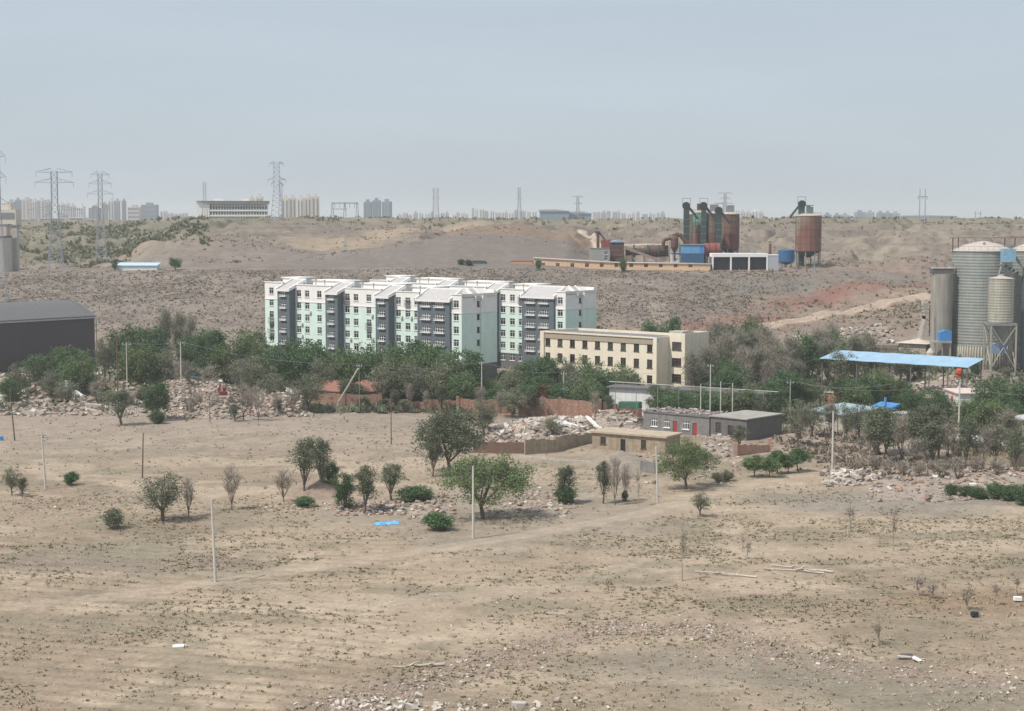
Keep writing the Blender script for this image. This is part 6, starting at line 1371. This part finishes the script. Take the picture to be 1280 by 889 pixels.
def tree(kind, px, pyb, ytop, w_=None, label='', cat='tree', group=None, name=None, D=None, var=None, rzz=None, lean=0):
    """kind at bearing px: foot at picture height pyb (or at depth D), top at ytop, crown about w_ pixels wide"""
    p = G(px, pyb) if D is None else GP(px, D); h = ZA(ytop, p.y) - p.z
    v = random.randint(0, 2) if var is None else var
    if (kind, v) not in PROTO: 
        st = random.getstate(); PROTO[(kind, v)] = gen_tree(kind, 100 + v * 17 + sum(map(ord, kind))); random.setstate(st)
    mt, mc, Hn, rw = PROTO[(kind, v)]; s = h / Hn
    nm = name or {'bush': 'bush', 'shrub': 'shrub', 'sapling': 'bare_sapling', 'bare': 'bare_tree', 'poplar': 'poplar_tree', 'greypop': 'poplar_tree', 'elm': 'elm_tree', 'elmg': 'elm_tree'}.get(kind, 'tree')
    w_ = w_ and w_ * (1.3 if kind in ('elm', 'elmg') else 1.12); b = thing(nm, label, cat, (p.x, p.y, p.z - .05), U(0, 6.3) if rzz is None else rzz, group); sw = s if w_ is None else w_ / FPX * p.y / (2.0 * rw); b.scale = (sw, sw, s)
    if lean: b.rotation_euler = (0, lean, 0)
    mobj('trunk', mt, b); mobj('crown', mc, b); return b
random.seed(2024)
# the field's own trees, each named by its looks and its neighbours
tree('elmg', 604, 649, 565, 92, 'large dark green tree with forked limbs right of the pale pole', var=0, rzz=.4)
tree('elm', 563, 592, 512, 80, 'broad grey-green tree in front of the brick wall, left of the ruins', var=1)
tree('upright', 541, 597, 543, 26, 'thin leaning tree under the left side of the broad grey-green tree', var=1)
tree('loose', 605, 547, 498, 40, 'loose olive tree directly behind the broad grey-green one', var=0)
tree('elmg', 858, 612, 550, 58, 'medium round tree in front of the mud-brick house, beside the concrete pole', var=2)
tree('upright', 706, 629, 583, 32, 'small bushy upright tree alone on the pebbly ground', cat='small tree', var=0); tree('bush', 706, 630, 606, 26, 'dark dense bush at the foot of the small upright tree', 'bush')
tree('upright', 381, 621, 547, 34, 'taller loose young tree left of the brown earth mound', var=2); tree('upright', 400, 612, 550, 34, 'leafy young tree leaning over the brown earth mound', var=0); tree('dark', 414, 616, 574, 20, 'narrow dark young tree right of the earth mound', var=0)
tree('dark', 430, 640, 588, 26, 'dense dark tree left of the upright pair near the tarpaulin', var=1); tree('upright', 455, 643, 580, 34, 'feathery upright tree above the blue tarpaulin', var=1); tree('upright', 489, 626, 580, 32, 'dark young tree right of the feathery upright tree', var=2)
tree('bush', 548, 663, 640, 38, 'low round dark green bush below the pale concrete pole', 'bush'); tree('bush', 520, 628, 608, 44, 'wide dark bush behind the blue tarpaulin', 'bush'); tree('bush', 380, 634, 620, 26, 'low green bush at the foot of the earth mound', 'bush')
tree('bare', 289, 638, 582, 36, 'bare brown tree with twin stems left of the dead grey tree', var=0); tree('bare', 355, 628, 585, 36, 'small bare grey tree with a spreading crown', var=1)
tree('loose', 203, 652, 588, 62, 'wide olive shrubby tree in the left field', var=1); tree('bare', 236, 646, 598, 30, 'bare spindly tree right of the wide olive one', var=2)
tree('shrub', 142, 661, 637, 28, 'squat olive shrub in the left field', 'shrub'); tree('bush', 88, 607, 589, 18, 'small dark green bush beside the leaning pole', 'bush'); tree('loose', 15, 620, 582, 22, 'thin olive tree at the left edge', 'tree', var=2); tree('upright', 28, 621, 597, 16, 'little leafy tree beside the thin olive one at the left edge', var=0)
tree('loose', 875, 646, 614, 26, 'small twisted olive shrub below the concrete pole', 'shrub', name='shrub', var=0); 
tree('upright', 754, 630, 574, 22, 'slim grey-green tree in front of the dirt mound', var=1); tree('bare', 769, 632, 570, 26, 'bare tree right of the slim grey-green one', var=0); tree('bare', 782, 628, 578, 20, 'bare spindly tree beside the concrete pole row', var=1); tree('sapling', 798, 633, 584, 10, 'dead stick-like sapling left of the pale pole')
tree('bush', 781, 627, 613, 8, 'tiny dark bush at the foot of the bare spindly tree', 'bush')
for k, (px, py, yt, w_) in enumerate(((943, 597, 571, 30), (962, 598, 573, 26), (972, 593, 565, 28), (985, 592, 570, 22), (997, 590, 561, 30))): tree('small', px, py, yt, w_, 'small round tree beside the track below the pink wall, %s from the left' % ORD[k], group='row of small round trees by the track')
tree('shrub', 897, 604, 590, 16, 'sparse shrub left of the row of small round trees', 'shrub'); tree('shrub', 909, 602, 588, 16, 'sparse shrub nearest the row of small round trees', 'shrub')
tree('upright', 152, 532, 488, 34, 'small tree with a visible stem before the rubble', var=0); tree('dark', 197, 526, 470, 30, 'narrow dark tree in front of the rubble heap', var=2); tree('bush', 197, 530, 513, 18, 'low green bush below the narrow dark tree', 'bush')
for k, (px, py, yt, w_, kd) in enumerate(((247, 516, 490, 22, 'bare'), (305, 526, 480, 26, 'bare'), (323, 527, 482, 24, 'bare'), (345, 521, 490, 18, 'bare'), (366, 520, 484, 26, 'bare'), (313, 522, 486, 20, 'bare'))): tree(kd, px, py, yt, w_, 'bare brown tree before the rubble heap, %s of its row' % ORD[k], group='bare brown trees before the rubble')
tree('upright', 294, 527, 504, 18, 'small leafy tree left of the bare brown trees', var=1); tree('upright', 349, 520, 500, 10, 'tiny green-tufted tree among the bare brown ones', var=2); tree('loose', 386, 516, 466, 42, 'round olive tree right of the bare brown trees', var=2)
tree('loose', 640, 522, 484, 44, 'round-topped olive tree before the brick wall', var=1); tree('loose', 690, 545, 520, 30, 'low olive tree standing in the white rubble', var=0); tree('loose', 722, 512, 466, 44, 'grey-leaved tree shading the brick wall', var=0)
for k, (px, yb, yt, w_) in enumerate(((1063, 666, 622, 20), (1117, 690, 630, 12), (853, 728, 640, 14), (1097, 808, 768, 22), (1055, 815, 785, 12), (935, 700, 668, 12), (1148, 745, 712, 26), (1165, 748, 722, 26), (1210, 765, 728, 26), (1243, 757, 722, 16), (1271, 745, 715, 14), (928, 690, 664, 9))): tree('sapling', px, yb, yt, w_, 'leafless sapling on open ground at the right, %s from the left' % ORD[sorted([1063, 1117, 853, 1097, 1055, 935, 1148, 1165, 1210, 1243, 1271, 928]).index(px)], 'sapling', 'leafless saplings in the right foreground')
# left side, before the hangar and rubble
for k, (px, D, yt, w_, kd) in enumerate(((20, 345, 452, 30, 'loose'), (45, 352, 440, 34, 'dark'), (66, 358, 432, 40, 'dark'), (90, 350, 428, 44, 'dark'), (98, 340, 440, 40, 'green'), (60, 335, 462, 40, 'loose'), (128, 372, 420, 26, 'loose'), (10, 330, 470, 26, 'dark'), (80, 328, 474, 30, 'loose'), (118, 330, 476, 30, 'bare'))):
    tree({'green': 'round'}.get(kd, kd), px, 0, yt, w_, '%s tree growing before the dark hangar, %s planted from the front' % ({'loose': 'olive', 'dark': 'dark green', 'green': 'bright green', 'bare': 'bare brown'}[kd], ORD[[345, 352, 358, 350, 340, 335, 372, 330, 328, 331].index(D) if D != 330 or px == 10 else 9]), group='trees before the dark hangar', D=D)
# belt of trees in front of the apartment blocks
belt = [(150, 378, 408, 34, 'dark'), (168, 372, 400, 40, 'dark'), (186, 366, 404, 44, 'dark'), (172, 350, 425, 46, 'round'), (205, 380, 388, 26, 'greypop'), (222, 384, 386, 24, 'greypop'), (236, 376, 394, 22, 'greypop'), (206, 352, 432, 40, 'loose'), (240, 362, 408, 42, 'dark'), (256, 355, 412, 38, 'dark'), (268, 368, 408, 30, 'poplar'), (280, 352, 424, 40, 'round'),
        (300, 356, 414, 38, 'round'), (316, 362, 410, 34, 'dark'), (330, 346, 430, 42, 'round'), (318, 334, 444, 46, 'loose'), (352, 342, 420, 44, 'dark'), (370, 346, 428, 34, 'round'), (390, 340, 424, 46, 'dark'), (402, 332, 446, 38, 'loose'), (418, 338, 434, 36, 'round'), (436, 346, 432, 40, 'dark'), (452, 336, 426, 46, 'round'), (470, 344, 430, 40, 'dark'), (340, 328, 464, 36, 'loose'),
        (486, 334, 434, 40, 'round'), (500, 344, 424, 42, 'dark'), (520, 346, 420, 30, 'poplar'), (530, 336, 432, 46, 'round'), (548, 344, 428, 40, 'dark'), (564, 332, 438, 50, 'round'), (584, 338, 434, 44, 'dark'), (512, 326, 450, 46, 'loose'), (478, 326, 452, 44, 'loose'), (545, 326, 452, 46, 'loose'), (575, 324, 462, 40, 'round'), (430, 326, 474, 26, 'upright'), (300, 340, 446, 34, 'greypop'), (226, 342, 452, 40, 'bare'), (258, 338, 456, 36, 'bare')]
ln = {'dark': 'dark green', 'round': 'full green', 'loose': 'grey-olive', 'greypop': 'half-bare grey', 'poplar': 'narrow dark', 'bare': 'bare brown', 'upright': 'slim green', 'bush': 'bushy green', 'shrub': 'scrubby'}
belt.sort(); GB = 'belt of trees before the green apartment blocks'
for k, (px, D, yt, w_, kd) in enumerate(belt): tree(kd, px, 0, yt, w_, '%s tree before the apartment blocks, %s from the left' % (ln[kd], ORD[k]), group=GB, D=D)
belt2 = [(612, 338, 470, 26, 'round'), (640, 330, 462, 40, 'loose'), (648, 338, 452, 32, 'dark'), (664, 340, 446, 34, 'dark'), (680, 334, 442, 30, 'poplar'), (694, 332, 444, 34, 'dark'), (712, 330, 452, 26, 'greypop'), (728, 330, 448, 36, 'round'), (744, 326, 452, 38, 'round'), (758, 322, 460, 36, 'dark'), (774, 328, 456, 30, 'round'), (788, 324, 462, 30, 'round'), (676, 322, 468, 44, 'dark'), (735, 316, 474, 40, 'round'),
         (700, 318, 476, 34, 'dark'), (658, 322, 474, 36, 'round'), (822, 312, 478, 26, 'dark'), (838, 310, 480, 34, 'round'), (800, 318, 470, 20, 'loose'), (620, 326, 484, 36, 'dark')]
belt2.sort()
for k, (px, D, yt, w_, kd) in enumerate(belt2): tree(kd, px, 0, yt, w_, '%s tree below the cream building, %s from the left' % (ln[kd], ORD[k]), group='trees below the cream building', D=D)
tree('dark', 826, 0, 396, 46, 'big dark round tree rising behind the cream building', D=398); tree('round', 808, 0, 404, 26, 'small green tree left of the big round one behind the cream building', D=402); tree('bush', 747, 0, 404, 22, 'small bush at the top corner of the cream building roof', 'bush', D=408); tree('bush', 843, 0, 398, 20, 'dark tree top half hidden at the right of the big round one', 'tree', D=404, name='tree')
belt3 = [(868, 318, 440, 34, 'greypop'), (884, 322, 430, 34, 'greypop'), (896, 366, 398, 36, 'greypop'), (912, 372, 402, 34, 'dark'), (906, 340, 414, 40, 'greypop'), (922, 350, 410, 38, 'greypop'), (936, 380, 398, 26, 'dark'), (948, 376, 394, 30, 'dark'), (940, 352, 410, 36, 'greypop'), (956, 360, 404, 36, 'greypop'), (930, 328, 430, 40, 'bare'), (950, 332, 430, 44, 'greypop'), (966, 344, 418, 40, 'greypop'), (916, 318, 448, 40, 'dark'), (978, 336, 430, 36, 'greypop'),
         (896, 318, 462, 34, 'dark'), (990, 350, 420, 34, 'greypop'), (1006, 356, 414, 36, 'dark'), (992, 330, 446, 36, 'greypop'), (984, 316, 458, 40, 'dark'), (1014, 358, 424, 38, 'greypop'), (1024, 366, 408, 40, 'greypop'), (1040, 372, 404, 34, 'greypop'), (1036, 360, 420, 36, 'greypop'), (1056, 366, 412, 40, 'dark'), (1054, 350, 432, 36, 'loose'), (1072, 362, 416, 34, 'greypop'), (1084, 366, 414, 30, 'greypop'), (1098, 366, 424, 36, 'loose'), (1004, 318, 470, 36, 'dark'),
         (966, 312, 472, 36, 'dark'), (940, 308, 478, 34, 'loose'), (1128, 368, 430, 40, 'loose'), (1140, 372, 436, 34, 'dark'), (1020, 322, 472, 26, 'loose'), (884, 299, 482, 38, 'dark'), (903, 300, 487, 36, 'round'), (921, 300, 482, 36, 'loose'), (943, 300, 487, 34, 'round'), (970, 302, 484, 34, 'dark'), (848, 304, 484, 34, 'dark'), (866, 302, 490, 28, 'dark'), (932, 300, 482, 30, 'dark'), (910, 302, 490, 26, 'loose'), (952, 298, 492, 24, 'loose'), (898, 328, 440, 32, 'round'), (962, 326, 452, 30, 'bare')]
belt3.sort()
for k, (px, D, yt, w_, kd) in enumerate(belt3): tree(kd, px, 0, yt, w_, '%s tree in the thicket right of the cream building, %s from left' % (ln[kd], ORD[k]), group='thicket right of the cream building', D=D)
belt4 = [(1058, 314, 468, 34, 'dark'), (1072, 312, 474, 36, 'round'), (1086, 318, 466, 34, 'dark'), (1098, 322, 462, 30, 'round'), (1108, 328, 462, 30, 'greypop'), (1118, 324, 468, 30, 'dark'), (1132, 318, 474, 26, 'dark'), (1140, 300, 482, 30, 'dark'), (1152, 308, 490, 26, 'loose'), (1170, 304, 484, 34, 'dark'), (1182, 300, 488, 28, 'dark'), (1242, 304, 466, 40, 'dark'), (1216, 290, 496, 40, 'round'), (1236, 288, 494, 44, 'round'), (1252, 318, 472, 30, 'loose'), (1272, 316, 478, 34, 'dark'), (1262, 296, 488, 34, 'dark'), (1290, 300, 476, 44, 'dark'),
         (1062, 278, 500, 22, 'loose'), (1018, 282, 500, 34, 'loose'), (1042, 284, 502, 26, 'greypop'), (1078, 280, 502, 30, 'loose'), (1000, 272, 496, 36, 'loose'), (1100, 250, 508, 42, 'upright'), (1112, 262, 504, 40, 'dark'), (1130, 255, 520, 40, 'bare'), (1092, 262, 520, 30, 'greypop'), (1148, 258, 510, 38, 'upright'), (1162, 252, 506, 46, 'upright'), (1178, 258, 512, 40, 'loose'), (1172, 246, 528, 40, 'upright'), (1192, 248, 530, 34, 'bare'), (1212, 244, 524, 34, 'upright'), (1234, 244, 532, 36, 'bare'), (1250, 246, 526, 36, 'loose'), (1268, 250, 510, 40, 'greypop'), (1276, 240, 536, 30, 'upright'), (1150, 246, 546, 40, 'bare')]
belt4.sort(key=lambda a: (a[1] < 285, a[0])); nb_ = sum(1 for a in belt4 if a[1] >= 285)
for k, (px, D, yt, w_, kd) in enumerate(belt4):
    if k < nb_: tree(kd, px, 0, yt, w_, '%s tree in the back row under the yard shed, %s from left' % (ln[kd], ORD[k]), group='back row of trees at the right', D=D)
    else: tree(kd, px, 0, yt, w_, '%s tree in the front row beyond the track end, %s from left' % (ln[kd], ORD[k - nb_]), group='front row of trees at the right', D=D)
tree('loose', 1262, 0, 458, 16, 'small tree beside the braced silo legs', D=380); tree('dark', 1222, 0, 444, 12, 'small dark round tree at the foot of the big silo', D=372)
tree('upright', 928, 0, 530, 22, 'small leafy tree against the grey workshop front', D=268, var=1)
for k, (px, py, yt, w_) in enumerate(((1190, 622, 604, 16), (1208, 622, 606, 20), (1224, 624, 608, 22), (1244, 624, 604, 24), (1264, 626, 606, 30), (1280, 632, 606, 30))): tree('bush', px, py, yt, w_, 'low green bush along the right-hand rubble line, %s from the left' % ORD[k], 'bush', 'low bushes along the right rubble')
for k, (px, py, yt, w_) in enumerate(((1075, 590, 572, 24), (1092, 592, 570, 28), (1110, 596, 575, 26), (1128, 598, 576, 30), (1150, 600, 575, 30), (1172, 600, 574, 34), (1196, 602, 572, 36), (1222, 598, 570, 34), (1246, 600, 570, 36))): tree('bare', px, py, yt, w_, 'low bare brown thicket bush beyond the end of the track, %s from the left' % ORD[k], 'bush', 'brown thicket bushes at the right', name='bare_bush')
for k, (px, py, yt, w_) in enumerate(((495, 508, 487, 30), (520, 509, 486, 32), (543, 510, 484, 32), (564, 510, 480, 36), (470, 507, 488, 26))): tree('bush', px, py, yt, w_, 'dusty green bush lining the low shaded brick wall, %s from the left' % ORD[[4, 0, 1, 2, 3].index(k) if k != 4 else 0], 'bush', 'bushes lining the low brick wall')
for k, (px, py, yt, w_) in enumerate(((420, 509, 490, 24), (448, 510, 478, 30), (505, 516, 500, 20), (480, 515, 498, 20), (455, 512, 496, 18))): tree('upright', px, py, yt, w_, 'little green tree before the pillared brick wall, %s in line' % ORD[k], 'small tree', 'little trees before the pillared wall')
for k, (px, py, yt, w_, kd) in enumerate(((8, 500, 478, 26, 'shrub'), (26, 492, 474, 22, 'bush'), (38, 504, 486, 26, 'shrub'), (52, 490, 470, 30, 'loose'), (68, 496, 478, 24, 'shrub'), (84, 488, 466, 30, 'bush'), (104, 500, 480, 26, 'shrub'), (120, 494, 470, 30, 'loose'), (134, 508, 488, 26, 'shrub'), (162, 512, 490, 26, 'bare'), (178, 506, 480, 26, 'loose'), (216, 510, 486, 26, 'bare'), (238, 520, 498, 22, 'bare'), (268, 518, 494, 22, 'bare'))):
    tree(kd, px, py, yt, w_, 'scrubby bush growing out of the left rubble field, %s from the left' % ORD[k], 'bush', 'bushes in the left rubble field', name='rubble_bush')
for k, (px, py, yt, w_) in enumerate(((494, 514, 486, 14), (512, 515, 480, 16), (532, 516, 488, 14), (552, 516, 482, 18), (600, 519, 484, 20), (626, 520, 490, 16), (662, 521, 482, 20), (678, 522, 494, 12), (744, 526, 488, 20), (762, 527, 494, 16))):
    tree('bare' if k % 3 else 'upright', px, py, yt, w_, 'thin scraggly tree right before the brick walls, %s from the left' % ORD[k], 'small tree', 'thin trees before the brick walls', name='small_tree')
# terrace trees
tree('dark', 219, 0, 320, 15, 'lone dark tree right of the long white-blue shed', D=524); tree('dark', 143, 0, 323, 7, 'small dark tree at the left end of the long white-blue shed', D=523); tree('bush', 576, 0, 323.5, 8, 'dark bush, left one beside the teal cabin', 'bush', D=527); tree('bush', 586, 0, 324.5, 10, 'dark bush, right one touching the teal cabin', 'bush', D=526); tree('bush', 673, 0, 325, 8, 'dark bush before the peach workshop left end', 'bush', D=520); tree('bush', 779, 0, 322, 9, 'dark bush before the middle of the peach workshop', 'bush', D=518)
tree('greypop', 206, 0, 386, 14, 'thin grey tree on the bank above the belt', D=424)

# ------------------------------------------------------------ ground cover (uncountable)
def scrub(n, fx, fy, smin, smax, m_, seed, dens, name='scrub', leaves=7, hgt=.55):
    rng = np.random.RandomState(seed); X_l, Y_l = [], []; got = 0
    for it in range(60):
        x, y = fx(rng, n), fy(rng, n); 
        if len(x) != len(y): continue
        xx = x * y; keep = rng.rand(n) < dens(xx, y); X_l.append(xx[keep]); Y_l.append(y[keep]); got += keep.sum()
        if got >= n: break
    x = np.concatenate(X_l)[:n]; y = np.concatenate(Y_l)[:n]; n = len(x); z = gh(x, y); s = smin + (smax - smin) * rng.rand(n) ** 2.0
    N = n * leaves; xs = np.repeat(x, leaves); ys = np.repeat(y, leaves); zs = np.repeat(z, leaves); S = np.repeat(s, leaves)
    az = rng.rand(N) * 2 * np.pi; el = rng.uniform(.25, 1.35, N); ln_ = S * rng.uniform(.5, 1.0, N); w_ = S * rng.uniform(.16, .34, N)
    ox = rng.normal(0, .28, N) * S; oy = rng.normal(0, .28, N) * S
    d = np.stack([np.cos(az) * np.cos(el), np.sin(az) * np.cos(el), np.sin(el) * hgt * 1.8], 1) * ln_[:, None]; sd_ = np.stack([-np.sin(az), np.cos(az), rng.uniform(-.3, .3, N)], 1) * w_[:, None]
    b = np.stack([xs + ox, ys + oy, zs - .02], 1); V = np.stack([b - sd_ * .6, b + sd_ * .6, b + d * .75 + sd_, b + d * 1.0 - sd_ * .5], 1).reshape(-1, 3)
    o = mobj(name, arrmesh(name, V, np.arange(4 * N).reshape(N, 4), m_)); tag(o, kind='stuff'); return o
MS1 = leafmat('field_scrub', (.265, .228, .145), (.345, .30, .20), 0, .1); MS2 = leafmat('bank_scrub', (.205, .182, .142), (.275, .242, .19), 0, .1); MS3 = leafmat('pale_dry_grass', (.33, .28, .19), (.42, .36, .26), 0, .1); MS4 = leafmat('dark_field_scrub', (.19, .172, .11), (.26, .232, .15), 0, .1)
trk = lambda x, y: 1 - np.clip(band(x, y, PATH, 2.6, .2), 0, 1)
def dfield(x, y):
    u = x / y; f = fbm(x / 7 + 3, y / 5, 4); g_ = fbm(x / 45, y / 30 + 7, 3); base = sstep(.48, .62, f) * .95 + .05
    rgt = sstep(.02, .10, u) * sstep(150, 168, y) * (1 - sstep(222, 245, y)); mid = sstep(-.08, -.02, u) * sstep(168, 180, y) * (1 - sstep(205, 222, y)); lft = (1 - sstep(-.12, -.02, u)) * sstep(168, 182, y) * (1 - sstep(215, 232, y))
    return np.clip(base * (.10 + .8 * rgt + .5 * mid + .75 * lft + .22 * sstep(.45, .6, g_)), 0, 1) * trk(x, y)
scrub(15000, lambda r, n: r.uniform(-.35, .35, n), lambda r, n: 1 / r.uniform(1 / 300., 1 / 122., n), .08, .42, MS1, 1, dfield, 'grass_tufts', 8, .42)
scrub(5000, lambda r, n: r.uniform(-.35, .35, n), lambda r, n: 1 / r.uniform(1 / 300., 1 / 122., n), .08, .36, MS4, 2, dfield, 'grass_tufts', 7, .42)
scrub(9000, lambda r, n: r.uniform(-.35, .35, n), lambda r, n: 1 / r.uniform(1 / 320., 1 / 122., n), .10, .38, MS3, 3, lambda x, y: (.25 + .75 * sstep(.45, .6, fbm(x / 10 + 40, y / 7, 3))) * trk(x, y), 'dry_grass', 6)
scrub(3500, lambda r, n: r.uniform(-.38, .38, n), lambda r, n: r.uniform(235, 420, n), .15, .5, MS1, 4, lambda x, y: .2 + .8 * sstep(.5, .62, fbm(x / 12, y / 12, 3)), 'grass_tufts', 7)
# the scrub-covered bank: evenly dotted
dbank = lambda x, y: (.45 + .55 * sstep(.42, .58, fbm(x / 14, y / 14, 3))) * (1 - .85 * sstep(.13, .18, x / y)) * (.3 + .7 * sstep(425, 450, y))
scrub(20000, lambda r, n: r.uniform(-.40, .30, n), lambda r, n: r.uniform(412, 522, n), .28, .85, MS2, 5, dbank, 'desert_scrub', 6, .45)
scrub(5000, lambda r, n: r.uniform(-.40, .30, n), lambda r, n: r.uniform(412, 522, n), .25, .7, MS4, 15, dbank, 'desert_scrub', 5, .45)
scrub(8000, lambda r, n: r.uniform(-.42, .42, n), lambda r, n: r.uniform(560, 960, n), .3, 1.3, MS2, 6, lambda x, y: .15 + .85 * sstep(.5, .62, fbm(x / 30, y / 40, 4)), 'desert_scrub', 6, .5)
scrub(2600, lambda r, n: r.uniform(-.33, -.18, n), lambda r, n: r.uniform(620, 980, n), .6, 2.4, leafmat('valley_leaves', (.15, .155, .09), (.22, .22, .14), 0, .1), 7, lambda x, y: sstep(.44, .58, fbm(x / 26, y / 40, 3)) * sstep(-.175, -.2, x / y + (y - 800) * .0001), 'valley_bushes', 10, .7)
scrub(2600, lambda r, n: r.uniform(-.36, .40, n), lambda r, n: r.uniform(770, 960, n), .4, 1.7, leafmat('hilltop_scrub', (.15, .15, .095), (.21, .205, .135), 0, .1), 8, lambda x, y: .3 + .7 * sstep(.45, .6, fbm(x / 30, y / 40, 3)), 'hilltop_scrub', 9, .7)
scrub(2200, lambda r, n: r.uniform(.13, .34, n), lambda r, n: r.uniform(425, 620, n), .3, 1.1, MS4, 9, lambda x, y: .1 + .9 * sstep(.5, .62, fbm(x / 20, y / 12, 4)), 'desert_scrub', 7, .6)
# low dry undergrowth below the tree belts
scrub(5200, lambda r, n: r.uniform(-.33, .33, n), lambda r, n: r.uniform(318, 400, n), .6, 2.0, LF['olive'], 10, lambda x, y: .25 + .75 * sstep(.45, .58, fbm(x / 14, y / 14, 3)), 'undergrowth', 10, .7)
scrub(3000, lambda r, n: r.uniform(.13, .33, n), lambda r, n: r.uniform(236, 330, n), .25, .9, leafmat('brown_undergrowth', (.22, .18, .14), (.30, .25, .20), 0, .1), 11, lambda x, y: (.2 + .8 * sstep(.45, .58, fbm(x / 14, y / 14, 3))) * sstep(.19, .215, x / y + (y - 240) * .0012), 'undergrowth', 10, .7)
